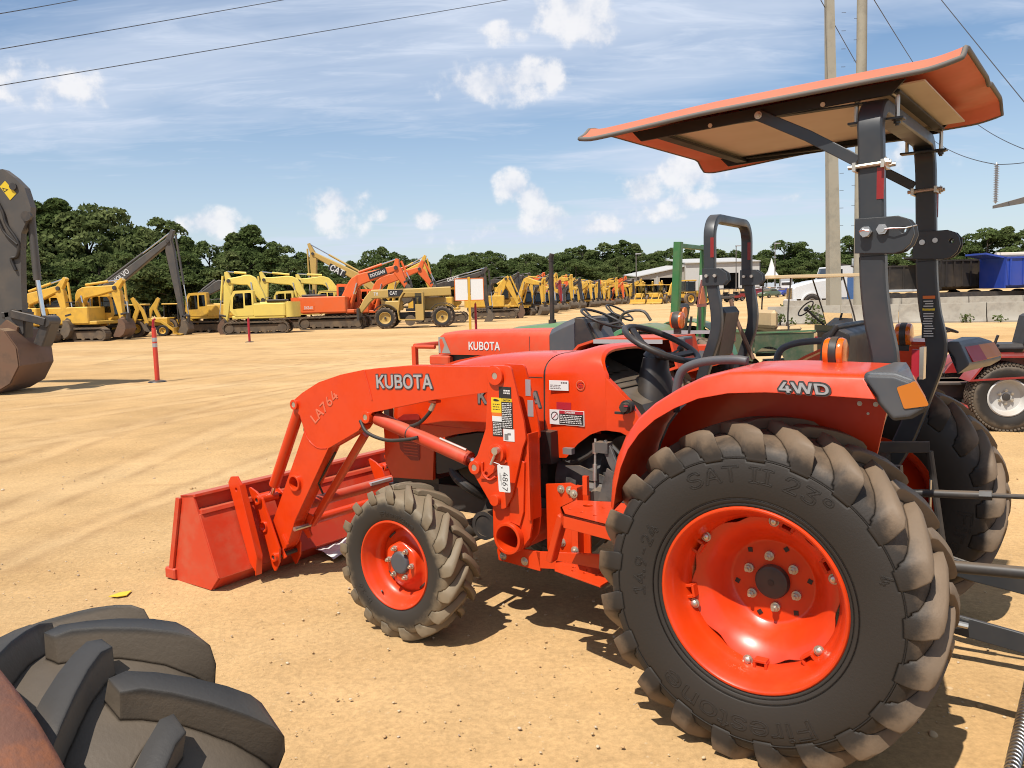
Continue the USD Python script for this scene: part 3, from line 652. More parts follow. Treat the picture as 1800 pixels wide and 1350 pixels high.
    P('instrument_bin', cat(box((1.235, 0, 1.30), (.02, .50, .13)), box((1.235, 0, 1.372), (.02, .36, .02)), hexa([(1.23, -.262, 1.235), (.93, -.262, 1.215), (.93, .262, 1.215), (1.23, .262, 1.235)], [(1.23, -.262, 1.255), (.93, -.262, 1.235), (.93, .262, 1.235), (1.23, .262, 1.255)])), 'black_plastic')
    P('gauge_panel', hexa([(1.20, -.17, 1.262), (.985, -.17, 1.240), (.985, .20, 1.240), (1.20, .20, 1.262)], [(1.225, -.17, 1.36), (.985, -.17, 1.252), (.985, .20, 1.252), (1.225, .20, 1.36)]), 'gauge', label='dusty instrument panel')
    P('gauge_sticker', hexa([(1.205, -.02, 1.352), (1.12, -.02, 1.3135), (1.12, .17, 1.3135), (1.205, .17, 1.352)], [(1.205, -.02, 1.356), (1.12, -.02, 1.3175), (1.12, .17, 1.3175), (1.205, .17, 1.356)]), 'sticker_blue')
    for k in range(3): P('gauge_dial', lathe([(0, .002), (.036, .002), (.04, 0)], 20, 'z', (1.07 + .01 * k, .10 - .10 * k, 1.293)), 'dark_metal')
    P('cowl_ledge', hexa([(.96, -.268, 1.10), (.76, -.20, 1.05), (.76, .20, 1.05), (.96, .268, 1.10)], [(.975, -.268, 1.248), (.80, -.24, 1.165), (.80, .24, 1.165), (.975, .268, 1.248)]), 'gauge')
    # steering
    ca, sa = math.cos(.443), math.sin(.443); SC = np.array([.812, .0, 1.439]); nrm = np.array([-sa, 0, ca])
    P('steering_wheel', torus(SC, .192, .0155, nrm, 48, 10), 'vinyl_black', 60)
    e1 = np.array([ca, 0, sa]); e2 = np.array([0, 1.0, 0]); hub = SC - nrm * .055
    for a in (0.0, 2.25, -2.25):
        d = math.cos(a) * e1 + math.sin(a) * e2
        P('steering_spoke', bar([hub + d * .03, hub + d * .10 + nrm * .012, SC + d * .186], .045 if a else .055, .014, np.cross(d, nrm)), 'vinyl_black')
    P('steering_boss', cyl(hub - nrm * .03, hub + nrm * .018, .062, .045, 24), 'vinyl_black')
    P('steering_column', loft([hub - nrm * .02 + np.array([math.cos(t) * .06 * ca, math.sin(t) * .06, math.cos(t) * .06 * sa]) for t in [0]] and [[c + np.array([math.cos(t) * rx, math.sin(t) * ry, 0]) for t in np.linspace(0, 2 * PI, 20, endpoint=False)] for c, rx, ry in ((hub - nrm * .02, .06, .07), (np.array([.85, 0, 1.30]), .07, .09), (np.array([.84, 0, 1.20]), .085, .13), (np.array([.80, 0, 1.06]), .06, .15), (np.array([.80, 0, .9]), .05, .12))]), 'black_plastic', 50)
    P('key_switch', cat(cyl((.835, .305, 1.163), (.835, .335, 1.163), .032, n=16), cyl((.835, .335, 1.163), (.835, .362, 1.163), .022, n=12)), 'black_plastic')
    P('switch_lever', cat(box((.865, .34, 1.135), (.05, .012, .012))), 'black_plastic')
    P('switch_mark', box((.82, .3635, 1.172), (.02, .003, .006)), 'sticker_red')
    P('shuttle_lever', cat(tube([(.87, -.10, 1.36), (.86, -.20, 1.37), (.85, -.30, 1.39)], .006), ball((.85, -.31, 1.392), .02)), 'black_plastic')
    # stickers on the cowl (their own text is too small to read)
    def sticker(name, x0, x1, z0, z1, y, col): return P(name, box(((x0 + x1) / 2, y, (z0 + z1) / 2), (abs(x1 - x0), .0016, abs(z1 - z0))), col)
    def lines(name, x0, x1, z0, z1, y, col, n, h=.45, seed=1):
        rg = random.Random(seed); out = []
        for k in range(n):
            z = z1 - (k + .5) * (z1 - z0) / n; a = x0
            while abs(a - x0) < abs(x1 - x0) * .93:
                w = rg.uniform(.006, .016); b = a - w
                if b < x1: b = x1
                out.append(box(((a + b) / 2, y, z), (abs(b - a), .0012, (z1 - z0) / n * h))); a = b - rg.uniform(.002, .005)
                if a <= x1 + .004: break
        return P(name, cat(out), col, False)
    YS = .3105
    sticker('price_sticker', 1.275, 1.162, 1.222, 1.272, YS, 'white'); lines('price_print', 1.268, 1.205, 1.228, 1.252, YS + .0012, 'letter_grey', 3, .35, 2); lines('price_print', 1.205, 1.17, 1.256, 1.267, YS + .0012, 'letter_grey', 1, .7, 3)
    P('round_seal', lathe([(.021, 0), (.021, .0018), (.0245, .0018), (.0245, 0)], 32, 'y', (1.094, YS, 1.253)), 'orange_faded'); lines('seal_print', 1.107, 1.081, 1.240, 1.265, YS + .0005, 'sticker_red', 3, .55, 4)
    sticker('reflector', 1.234, 1.150, 1.128, 1.164, YS, 'sticker_red')
    sticker('danger_sticker', 1.275, 1.075, 1.052, 1.126, YS + .001, 'white'); sticker('danger_field', 1.218, 1.079, 1.056, 1.108, YS + .0022, 'sticker_black'); sticker('danger_band', 1.218, 1.079, 1.108, 1.123, YS + .0022, 'sticker_red')
    P('danger_word', text_left('DANGER', 1.185, YS + .003, 1.111, .009, .058, .001), 'white', False); lines('danger_print', 1.212, 1.085, 1.060, 1.104, YS + .0034, 'letter_white', 5, .4, 5)
    P('danger_ring', lathe([(.018, 0), (.018, .0012), (.0215, .0012), (.0215, 0)], 28, 'y', (1.245, YS + .002, 1.094)), 'sticker_black'); P('danger_bar', rot(box((1.245, YS + .0026, 1.094), (.038, .001, .003)), 'y', 45, (1.245, 0, 1.094)), 'sticker_red')

    # ---------------- fenders
    lo = [(.540, .86), (.525, .95), (.505, 1.03), (.472, 1.105), (.425, 1.168), (.36, 1.225), (.28, 1.273), (.19, 1.312), (.08, 1.336), (-.05, 1.345), (-.20, 1.3445), (-.40, 1.339)]
    hi = [(.560, .87), (.552, .965), (.530, 1.055), (.492, 1.14), (.438, 1.212), (.37, 1.270), (.29, 1.320), (.20, 1.364), (.09, 1.392), (-.05, 1.400), (-.20, 1.3995), (-.362, 1.398)]
    for s in (1, -1):
        rg = []
        for (xl, zl), (xh, zh) in zip(lo, hi):
            nx, nz = xh - .05, zh - .60; L = math.hypot(nx, nz); nx, nz = nx / L, nz / L
            rg.append([(xl, 1.000, zl), (xl, 1.006, zl + .001), (xh, .985, zh), (xh + nx * .012, .965, zh + nz * .014), (xh + nx * .020, .90, zh + nz * .022), (xh + nx * .022, .60, zh + nz * .024), (xh + nx * .010, .60, zh + nz * .010), (xh, .95, zh + nz * .002), (xl + .004, .992, zl + .004)])
        m = loft(rg); P('fender', m if s > 0 else mirror(m), OR, 40)
        q = poly([(x, z) for x, z in hi[1:]] + ([(-.37, 1.34), (-.315, 1.05), (-.22, .80), (-.10, .62), (.40, .62), (.52, .80)] if s > 0 else [(-.30, 1.34), (-.12, 1.2), (.0, .9), (.05, .62), (.40, .62), (.52, .80)]))
        m = extrude(q, .588, .600); P('fender_inner_panel', m if s > 0 else mirror(m), OR)
        m = cat(*[bolt((-.26 - .055 * k, .60, 1.27), (0, 1, 0), .006, .006) for k in range(2)], *[cyl((-.29, .6, 1.235), (-.29, .603, 1.235), .005, n=8)]); P('panel_bolt', m if s > 0 else mirror(m), 'zinc')
        # grey rear corner with its lamp, swept forward towards the inside
        def swept(m): v = np.array(m[0]); v[:, 0] += .24 * (.985 - np.minimum(np.abs(v[:, 1]), .985)) * np.clip((-.40 - v[:, 0]) / .12, 0, 1); return v, m[1]
        q = rpoly([(-.362, 1.398), (-.362, 1.424), (-.455, 1.424), (-.508, 1.405), (-.552, 1.325), (-.549, 1.312), (-.505, 1.282), (-.45, 1.272), (-.405, 1.325), (-.399, 1.345)], .016)
        m = swept(cat(extrude(q, .60, .985), extrude(q.buffer(-.010), .984, 1.003))); P('fender_end', m if s > 0 else mirror(m), 'grey_plastic', 30)
        q = rpoly([(-.462, 1.380), (-.516, 1.400), (-.556, 1.328), (-.485, 1.314)], .006)
        m = swept(extrude(q, .80, 1.0065)); P('turn_lens', m if s > 0 else mirror(m), 'amber_tail', label='amber and clear tail lamp')
        q = rpoly([(-.512, 1.395), (-.517, 1.398), (-.5565, 1.328), (-.55, 1.325)], .001)
        m = swept(extrude(q, .64, .7995)); P('tail_lens', m if s > 0 else mirror(m), 'red_lens')
        # beacon lamp on its foot
        c = np.array([-.176, .612 * 1.0, 1.455]); f0 = cat(box(c - [0, 0, .062], (.055, .05, .03)), box(c - [0, 0, .045], (.03, .035, .03)))
        P('lamp_foot', f0 if s > 0 else mirror(f0), 'black_plastic')
        m = lathe([(.052, -.016), (.058, -.012), (.058, .012), (.052, .016)], 32, 'x', c); P('lamp_body', m if s > 0 else mirror(m), 'black_plastic')
        for e in (1, -1):
            m = lathe([(.054, .012), (.055, .024), (.050, .034), (.030, .037), (0, .038)], 32, 'x', (0, 0, 0)); m = move(m if e > 0 else scale(m, (-1, 1, 1)), c); P('lamp_lens', m if s > 0 else mirror(m), 'amber')
    P('grab_handle', tube(smooth_path([(.455, .62, 1.20), (.448, .62, 1.30), (.425, .62, 1.368), (.375, .62, 1.398), (.30, .62, 1.415), (.20, .62, 1.421), (.150, .62, 1.416)], 24), .018, 10), 'grey_plastic')
    P('grab_handle', tube(smooth_path([(.455, -.62, 1.20), (.448, -.62, 1.30), (.425, -.62, 1.368), (.375, -.62, 1.398), (.30, -.62, 1.415), (.20, -.62, 1.421), (.150, -.62, 1.416)], 24), .018, 10), 'grey_plastic')
    P('fender_mark_edge', text_left('4WD', -.094, 1.0035, 1.349, .036, .168, .004, shear=-14, slope=-1, grow=.0045), 'letter_outline')
    P('fender_mark', text_left('4WD', -.096, 1.0060, 1.3505, .033, .163, .0045, shear=-14, slope=-1), 'letter_silver')

    # ---------------- seat and floor
    P('seat_cushion', rbox((.18, 0, 1.02), (.44, .46, .12), .04), 'vinyl_black')
    back = rpoly([(-.10, 1.06), (.02, 1.06), (-.02, 1.50), (-.075, 1.525), (-.13, 1.50)], .02)
    P('seat_back', extrude(back, -.22, .22), 'vinyl_black', 30); P('seat_piping', tube([(.0, -.225, 1.10), (-.03, -.225, 1.46), (-.075, -.225, 1.53), (-.075, .225, 1.53), (-.03, .225, 1.46), (.0, .225, 1.10)], .012, 6), 'vinyl_black')
    P('seat_base', box((.12, 0, .92), (.30, .30, .12)), 'dark_metal')
    P('floor_plate', cat(box((.62, .42, .70), (.50, .26, .012)), box((.62, -.42, .70), (.50, .26, .012))), 'dark_metal')
    P('gear_lever', cat(tube([(.40, .35, 1.0), (.42, .36, 1.14), (.44, .38, 1.20)], .008), ball((.44, .38, 1.215), .026)), 'sticker_red')
    P('range_lever', cat(tube([(.40, .45, 1.0), (.44, .46, 1.18)], .007), ball((.44, .46, 1.19), .02)), 'sticker_blue')

    # ---------------- roll bar and canopy
    for s in (1, -1):
        p = smooth_path([(-.11, s * .53, .78), (-.20, s * .53, .95), (-.285, s * .53, 1.20), (-.333, s * .53, 1.39), (-.302, s * .53, 1.57), (-.287, s * .53, 1.70), (-.282, s * .53, 1.80)], 26)
        P('lower_post', bar(p, .058, .088), 'rops_grey', 30)
        top = [(-.282, s * .53, 1.80), (-.276, s * .53, 2.0), (-.270, s * .53, 2.20), (-.268, s * .53, 2.24)] + [(-.266, s * (.53 - .10 * (1 - math.cos(a))), 2.24 + .10 * math.sin(a)) for a in np.linspace(.2, PI / 2, 8)]
        pp = np.array(top); sd = np.array([(0, 1, 0)] * 4 + [(0, math.cos(a), math.sin(a)) for a in np.linspace(.2, PI / 2, 8)]) * [1, s if False else 1, s]
        P('upper_post', bar(pp, .055, .085, sd), 'rops_grey', 30)
        q = [(-.228, 1.812), (-.228, 1.936), (-.372, 1.936), (-.402, 1.924), (-.420, 1.90), (-.424, 1.868), (-.412, 1.835), (-.388, 1.813), (-.36, 1.806)]
        for y0 in (.5615, .4875):
            m = plate(q, y0, y0 + .011, holes=[(-.388, 1.886, .011)]); P('hinge_plate', m if s > 0 else mirror(m), 'rops_grey')
        m = cat(cyl((-.268, .48, 1.886), (-.268, .598, 1.886), .0125, n=12), cyl((-.268, .573, 1.886), (-.268, .588, 1.886), .021, n=6), cyl((-.268, .588, 1.886), (-.268, .602, 1.886), .018, n=12)); P('hinge_pin', m if s > 0 else mirror(m), 'steel')
        m = cat(cyl((-.322, .48, 1.892), (-.322, .594, 1.892), .0115, n=12), cyl((-.322, .573, 1.892), (-.322, .588, 1.892), .020, n=6)); P('hinge_pin', m if s > 0 else mirror(m), 'steel')
        m = tube([(-.322, .585, 1.892), (-.36, .592, 1.893), (-.40, .585, 1.892), (-.43, .56, 1.90)], .0025, 6); P('pin_wire', m if s > 0 else mirror(m), 'steel')
        m = tube([(-.25, .60, 1.888), (-.262, .604, 1.893), (-.282, .60, 1.888)], .004, 6); P('pin_clip', m if s > 0 else mirror(m), 'steel')
        m = box((-.308, .5585, 2.055), (.024, .0016, .11)); P('reflector_strip', m if s > 0 else mirror(m), 'reflector_red')
        m = box((-.3165, .548, 2.055), (.002, .02, .11)); P('reflector_strip', m if s > 0 else mirror(m), 'reflector_red')
        m = cat(tube([(-.20, .565, 2.118), (-.345, .565, 2.125)], .008, 8), bolt((-.325, .565, 2.125), (-1, 0, 0), .013, .012), tube([(-.20, .495, 2.118), (-.345, .495, 2.125)], .008, 8), box((-.318, .53, 2.122), (.012, .10, .028)), box((-.222, .53, 2.118), (.012, .10, .03))); P('post_clamp', m if s > 0 else mirror(m), 'zinc')
        m = bar([(.155, .506, 2.365), (-.04, .515, 2.26), (-.222, .523, 2.145)], .010, .042); P('canopy_strut', m if s > 0 else mirror(m), 'rops_grey')
        m = bolt((.150, .511, 2.362), (0, 1, 0), .010, .010); P('strut_bolt', m if s > 0 else mirror(m), 'zinc')
        q = [(.70, 2.372), (.66, 2.330), (-.325, 2.368), (-.372, 2.415)]
        m = cat(plate(q, .487, .499), box((.16, .470, 2.3555), (.80, .034, .006))); P('canopy_rail', m if s > 0 else mirror(m), 'rail_black')
        m = cat(*[cyl((.35 - .22 * k, .499, 2.352 + .008 * k), (.35 - .22 * k, .503, 2.352 + .008 * k), .009, n=8) for k in range(3)]); P('rail_hole', m if s > 0 else mirror(m), 'panel_tan')
        u = [(-.34, .46 * 1, 2.29), (-.34, .46, 2.36)] + [(-.34 + .07 * (1 - math.cos(a)), .46, 2.36 + .03 * math.sin(a)) for a in np.linspace(.3, PI - .3, 6)] + [(-.20, .46, 2.36), (-.20, .46, 2.29)]
        m = tube(smooth_path(u, 30), .008, 8); P('u_bolt', m if s > 0 else mirror(m), 'zinc')
        m = cat(box((-.27, .46, 2.288), (.19, .05, .008)), bolt((-.34, .46, 2.284), (0, 0, -1), .013, .014)); P('clamp_plate', m if s > 0 else mirror(m), 'rops_grey')
    P('top_crossbar', bar([(-.266, -.432, 2.3395), (-.266, 0, 2.3395), (-.266, .432, 2.3395)], .085, .055, (1, 0, 0)), 'rops_grey')
    P('canopy_crossmember', box((.58, 0, 2.345), (.05, .96, .012)), 'rail_black'); P('canopy_crossmember', box((-.33, 0, 2.382), (.04, .96, .010)), 'rail_black')
    P('canopy_ceiling', hexa([(.64, -.475, 2.362), (-.43, -.475, 2.402), (-.43, .475, 2.402), (.64, .475, 2.362)], [(.64, -.475, 2.368), (-.43, -.475, 2.408), (-.43, .475, 2.408), (.64, .475, 2.368)]), 'panel_tan', label='pale tan ceiling panel')
    nx, ny = 60, 33; gx = np.linspace(.862, -.560, nx); gy = np.linspace(-1, 1, ny)
    X, V = np.meshgrid(gx, gy, indexing='ij'); wid = .664 - .072 * (.862 - X) / 1.434; Y = V * wid
    sm = lambda t: np.clip(t, 0, 1) ** 2 * (3 - 2 * np.clip(t, 0, 1))
    dr = sm((np.abs(V) - .84) / .16)
    Z = 2.454 - .044 * (X + .1) - .054 * dr + .022 * (np.clip((-.44 - X) / .132, 0, 1)) ** 1.6 + .010 * (np.clip((X - .79) / .072, 0, 1)) ** 2 - .018 * sm((X - .25) / .6)
    Z -= .05 * np.exp(-((X + .575) / .05) ** 2 - ((Y + .10) / .035) ** 2) * .35
    top = np.stack([X, Y, Z], -1); bot = np.stack([X, Y * .993, Z - .011], -1)
    idx = lambda a: quads(np.array([[i * ny + j, i * ny + j + 1, (i + 1) * ny + j + 1, (i + 1) * ny + j] for i in range(nx - 1) for j in range(ny - 1)]))
    fq = idx(0); P('canopy_shell', cat((top.reshape(-1, 3), fq), (bot.reshape(-1, 3), fq[:, ::-1])), 'canopy_orange', 60)
    edge = np.concatenate([top[:, 0], top[-1, 1:], top[::-1, -1][1:], top[0, ::-1][1:-1]]) - [0, 0, .006]
    P('canopy_trim', tube(edge, .0095, 6, closed=True), 'trim_grey', 60)

    # ---------------- loader
    arm = [(1.395, 1.355), (1.98, 1.345), (2.315, 1.315), (2.50, 1.282), (2.685, 1.232), (2.83, 1.165), (2.93, 1.105), (2.915, 1.065), (2.862, 1.031), (2.829, .942), (3.215, .265), (3.205, .225), (3.165, .14), (3.06, .20), (3.035, .232), (2.955, .39), (2.631, .854), (2.47, .93), (2.379, .974), (2.33, 1.03), (2.263, 1.083), (1.829, 1.173), (1.475, 1.228)]
    aq = rpoly(arm, .012)
    for s in (1, -1):
        S = (lambda m: m) if s > 0 else mirror
        P('loader_arm', S(cat(extrude(aq.difference(Point(2.931, .621).buffer(.038)), .548, .560), extrude(aq.difference(Point(2.931, .621).buffer(.038)), .47, .482), extrude(aq.buffer(-.004).difference(aq.buffer(-.014)).difference(sbox(2.86, .9, 3.0, 1.12)).difference(sbox(2.2, 1.0, 2.36, 1.12)), .482, .548))), OR)
        P('arm_weld', S(tube(smooth_path([(2.665, .868, 0), (2.74, .862, 0), (2.80, .89, 0), (2.83, .945, 0)], 12)[:, [0, 2, 1]] * [1, 0, 1] + [0, .5605, 0] if False else np.array([(x, .5605, z) for x, z in smooth_path([(2.645, .853), (2.72, .85), (2.79, .885), (2.829, .942)], 12)]), .004, 6)), OR)
        P('arm_weld', S(tube([(2.31, .5605, 1.31), (2.28, .5605, 1.22), (2.262, .5605, 1.15)], .004, 6)), OR)
        P('arm_tube', S(pipe((2.931, .455, .621), (2.931, .578, .621), .049, .038)), OR)
        P('torque_tube_end', S(cyl((3.015, .40, .47), (3.015, .47, .47), .04, n=16)), OR)
        for nm, x, z, r in (('arm_pin', 2.308, 1.055, .034), ('arm_pin', 2.897, 1.093, .030), ('arm_pin', 1.403, 1.314, .045)):
            y1 = .592 if r == .045 else .575
            P(nm, S(cat(pipe((x, .545, z), (x, y1, z), r, .016), )), OR); P('pin_head', S(cyl((x, .52, z), (x, y1 - .002, z), .0165, n=12)), 'zinc')
        P('hose_bracket', S(box((1.84, .53, 1.162), (.05, .04, .014))), OR)
        # lift cylinder
        a, b = np.array([2.30, .515, 1.052]), np.array([1.548, .515, .853]); d = (b - a) / np.linalg.norm(b - a)
        P('lift_cylinder', S(cat(cyl(a + d * .03, b - d * .085, .0375, n=24), pipe(b - d * .10, b - d * .085, .0375, .02))), 'orange_bucket', 40)
        P('cylinder_band', S(pipe(a + d * .27, a + d * .277, .0385, .03)), 'dark_metal'); P('cylinder_rod', S(cyl(b - d * .10, b, .016, n=16)), 'chrome')
        P('cylinder_eye', S(cyl((2.30, .49, 1.052), (2.30, .54, 1.052), .034, n=16)), OR); P('cylinder_eye', S(cyl((1.548, .485, .853), (1.548, .545, .853), .03, n=16)), OR)
        P('cylinder_line', S(tube([a + d * .5 + np.array([0, .01, .045]), b - d * .10 + np.array([0, .01, .045])], .007, 6)), 'zinc')
        # bucket cylinder
        a, b = np.array([2.897, .515, 1.09]), np.array([3.232, .515, .490]); d = (b - a) / np.linalg.norm(b - a)
        P('bucket_cylinder', S(cyl(a + d * .03, b - d * .09, .034, n=24)), OR, 40); P('cylinder_rod', S(cyl(b - d * .1, b, .0155, n=16)), 'chrome'); P('cylinder_eye', S(cyl((3.232, .47, .49), (3.232, .60, .49), .028, n=16)), OR); P('cylinder_eye', S(cyl((2.897, .49, 1.09), (2.897, .54, 1.09), .03, n=16)), OR)
        # levelling link
        P('levelling_link', S(bar([(2.46, .43, .93), (2.955, .43, .335)], .034, .042)), OR)
        P('link_bracket', S(cat(plate([(2.90, .40), (2.98, .41), (3.02, .31), (2.96, .25), (2.93, .27), (2.955, .32)], .452, .464, r=.008), bolt((2.975, .44, .31), (0, 1, 0), .012, .03))), OR)
        P('link_pin', S(cyl((2.955, .40, .335), (2.955, .57, .335), .013, n=10)), 'zinc')
        P('arm_clip', S(cat(rot(box((3.05, .566, .255), (.022, .014, .07)), 'y', 35, (3.05, 0, .255)), rot(box((3.075, .566, .165), (.022, .014, .06)), 'y', 35, (3.075, 0, .165)))), OR)
        # hoses
        P('hydraulic_hose', S(tube(smooth_path([(1.84, .53, 1.16), (1.88, .53, 1.10), (1.98, .52, 1.03), (2.14, .49, 1.00), (2.26, .47, 1.02)], 20), .010, 8)), 'hose', 60)
        P('hydraulic_hose', S(tube(smooth_path([(2.36, .56, 1.03), (2.28, .59, .975), (2.14, .59, .945), (2.00, .575, .957), (1.94, .56, .97)], 20), .010, 8)), 'hose', 60)
        P('hydraulic_hose', S(tube(smooth_path([(2.86, .49, 1.03), (2.93, .47, .93), (2.90, .46, .80), (3.02, .46, .66), (3.10, .47, .56)], 24), .010, 8)), 'hose', 60)
        P('hydraulic_pipe', S(tube([(2.64, .50, .82), (2.80, .50, .62), (2.80, .47, .55)], .007, 6)), 'hose'); P('hose_fitting', S(cyl((1.845, .53, 1.155), (1.868, .53, 1.115), .014, n=8)), 'zinc')
        # tower that carries the arm
        tq = rpoly([(1.478, 1.05), (1.462, 1.23), (1.447, 1.362), (1.318, 1.362), (1.250, 1.10), (1.240, 1.02), (1.262, .97), (1.330, .73), (1.372, .665), (1.43, .655), (1.468, .69), (1.575, .835), (1.582, .865), (1.535, .915)], .025)
        P('tower_plate', S(extrude(tq, .5635, .5755)), OR); tq2 = affinity.translate(tq, -.01, 0); P('tower_plate', S(extrude(tq2, .462, .474)), OR)
        bq = rpoly([(1.235, 1.04), (1.275, 1.04), (1.34, .93), (1.44, .80), (1.468, .70), (1.47, .50), (1.44, .455), (1.385, .435), (1.31, .455), (1.25, .53), (1.236, .60)], .03)
        P('tower_base', S(cat(extrude(bq.difference(Point(1.362, .518).buffer(.07)), .538, .550), extrude(bq.difference(Point(1.362, .518).buffer(.07)), .47, .48))), OR)
        P('tower_flange', S(plate([(1.236, .62), (1.248, .62), (1.248, 1.04), (1.236, 1.04)], .465, .56)), OR)
        P('tower_brace', S(plate([(1.262, .90), (1.285, .915), (1.345, .80), (1.36, .60), (1.30, .585), (1.275, .66)], .5505, .562)), OR)
        P('cross_tube', S(pipe((1.362, .25, .518), (1.362, .585, .518), .078, .064, 32)), OR, 40)
        for x, z, r in ((1.403, .938, .030), (1.425, .704, .028)):
            P('tower_pin', S(cyl((x, .57, z), (x, .598, z), r, n=20)), OR)
        P('tower_pin_ring', S(pipe((1.403, .575, .938), (1.403, .60, .938), .046, .03)), OR)
        P('pin_knob', S(cyl((1.392, .585, .955), (1.392, .625, .955), .018, n=14)), 'zinc'); P('pin_stem', S(cyl((1.395, .61, .945), (1.425, .612, .885), .007, n=8)), 'zinc')
        P('latch_plate', S(rot(plate([(1.36, .895), (1.36, .93), (1.52, .93), (1.55, .912), (1.52, .895)], .578, .586, holes=[(1.50, .912, .011)]), 'y', 36, (1.36, 0, .91))), OR)
        P('latch_loop', S(tube(smooth_path([(1.50, .582, .885), (1.50, .582, .83), (1.46, .582, .80), (1.42, .582, .82)], 12), .007, 6)), OR)
        P('cylinder_boss', S(cat(pipe((1.548, .55, .853), (1.548, .59, .853), .034, .016))), OR); P('pin_head', S(cyl((1.548, .52, .853), (1.548, .588, .853), .0165, n=12)), 'zinc')
        # mounting frame along the tractor
        P('mount_plate', S(plate([(1.43, .455), (1.22, .455), (1.22, .36), (1.47, .375), (1.48, .43)], .50, .512)), OR)
        P('mount_plate', S(plate([(1.24, .44), (.99, .42), (.99, .76), (1.05, .775), (1.10, .79), (1.24, .77)], .405, .417)), OR)
        P('mount_rib', S(box((1.045, .44, .615), (.035, .06, .34))), OR)
        for x, z, y in ((1.15, .755, .417), (1.10, .755, .417), (1.045, .755, .47), (1.15, .49, .417), (1.045, .48, .47), (1.44, .44, .512), (1.44, .40, .512), (1.31, .395, .512)): P('frame_bolt', S(bolt((x, y, z), (0, 1, 0), .014, .012)), 'zinc')
        # steps
        P('step_rail', S(plate([(1.24, .455), (.70, .52), (.69, .435), (1.22, .375)], .50, .512)), OR); P('step_post', S(bar([(.985, .66, .705), (1.04, .64, .57), (1.075, .63, .475)], .055, .035)), OR)
        q = poly([(1.06, .615), (.72, .615), (.72, .80), (1.00, .72)], [Point(.94 - .07 * k, .65).buffer(.009) for k in range(3)] + [Point(.92 - .06 * k, .69).buffer(.009) for k in range(3)])
        P('lower_step', S(cat(move(extrude(q, 0, .008, 'xy'), (0, 0, .458)), plate([(1.06, .447), (.72, .447), (.72, .466), (1.06, .466)], .608, .616))), OR)
        q = poly([(.985, .56), (.975, .70), (.90, .795), (.62, .86), (.60, .52), (.80, .50)], [Point(.88, .62).buffer(.022)] + [Point(.92 - .075 * k, .71 + .02 * k).buffer(.008) for k in range(4)] + [Point(.80 - .075 * k, .62 + .01 * k).buffer(.008) for k in range(3)])
        P('upper_step', S(cat(move(extrude(q, 0, .010, 'xy'), (0, 0, .742)), extrude(poly([(.985, .70), (.60, .70), (.60, .752), (.985, .752)]), .855, .862) if False else loft([[(.985, .56, .690), (.985, .56, .752), (.982, .553, .752), (.982, .553, .69)], [(.975, .70, .690), (.975, .70, .752), (.969, .697, .752), (.969, .697, .69)], [(.90, .795, .690), (.90, .795, .752), (.896, .789, .752), (.896, .789, .69)], [(.62, .86, .690), (.62, .86, .752), (.62, .853, .752), (.62, .853, .69)]]))), OR)
    P('torque_tube', cyl((3.015, -.47, .45), (3.015, .47, .45), .036, n=20), 'orange_bucket'); P('tube_sticker', box((3.015 - .030, -.20, .472), (.03, .20, .018)), 'letter_silver')
    P('arm_mark', text_left('KUBOTA', 2.228, .5602, 1.218, .072, .40, .003, slope=2.0, grow=.004), 'letter_outline'); P('arm_letters', text_left('KUBOTA', 2.226, .5616, 1.220, .068, .396, .004, slope=2.0), 'letter_silver', 30)
    P('model_mark', text_left('LA764', 2.735, .5605, .985, .056, .265, .002, slope=39, shear=-8, bold=True), 'orange_faded', 30)
    # stickers on the tower
    Y2 = .5765
    sticker('tower_sticker', 1.390, 1.318, 1.206, 1.262, Y2, 'sticker_black'); lines('sticker_print', 1.362, 1.325, 1.226, 1.25, Y2 + .0012, 'letter_white', 2, .6, 7)
    sticker('yellow_sticker', 1.438, 1.378, 1.135, 1.208, Y2, 'sticker_yellow'); lines('sticker_print', 1.428, 1.388, 1.145, 1.182, Y2 + .0012, 'sticker_black', 3, .25, 8); P('grease_mark', cat(plate([(1.428, 1.196), (1.416, 1.202), (1.400, 1.200), (1.388, 1.194), (1.400, 1.191), (1.416, 1.191)], Y2, Y2 + .002)), 'sticker_black')
    sticker('warning_band', 1.436, 1.377, 1.118, 1.135, Y2, 'sticker_orange'); sticker('warning_pictogram', 1.435, 1.376, 1.092, 1.118, Y2, 'white'); sticker('warning_text', 1.434, 1.374, 1.020, 1.092, Y2, 'sticker_black'); lines('sticker_print', 1.430, 1.380, 1.026, 1.088, Y2 + .0012, 'letter_white', 8, .4, 9)
    sticker('caution_band', 1.377, 1.316, 1.190, 1.206, Y2, 'sticker_yellow'); P('caution_word', text_left('CAUTION', 1.368, Y2 + .0008, 1.194, .008, .044, .001), 'sticker_black', False); sticker('caution_text', 1.377, 1.312, 1.060, 1.190, Y2, 'sticker_black'); lines('sticker_print', 1.373, 1.318, 1.064, 1.186, Y2 + .0012, 'letter_white', 14, .4, 10)
    sticker('caution_pictogram', 1.370, 1.305, 1.000, 1.059, Y2, 'white'); P('pictogram', cat(box((1.352, Y2 + .001, 1.02), (.022, .001, .03)), box((1.335, Y2 + .001, 1.035), (.02, .001, .01))), 'letter_grey')
    sticker('inner_sticker', 1.305, 1.275, 1.21, 1.29, .4745, 'letter_silver'); sticker('inner_sticker', 1.295, 1.262, 1.11, 1.19, .4745, 'letter_silver')
    # bucket
    BK = 'orange_bucket'; W = .93
    bq = poly([(3.545, .548), (3.420, .568), (3.225, .085), (3.300, .004), (3.690, .004)])
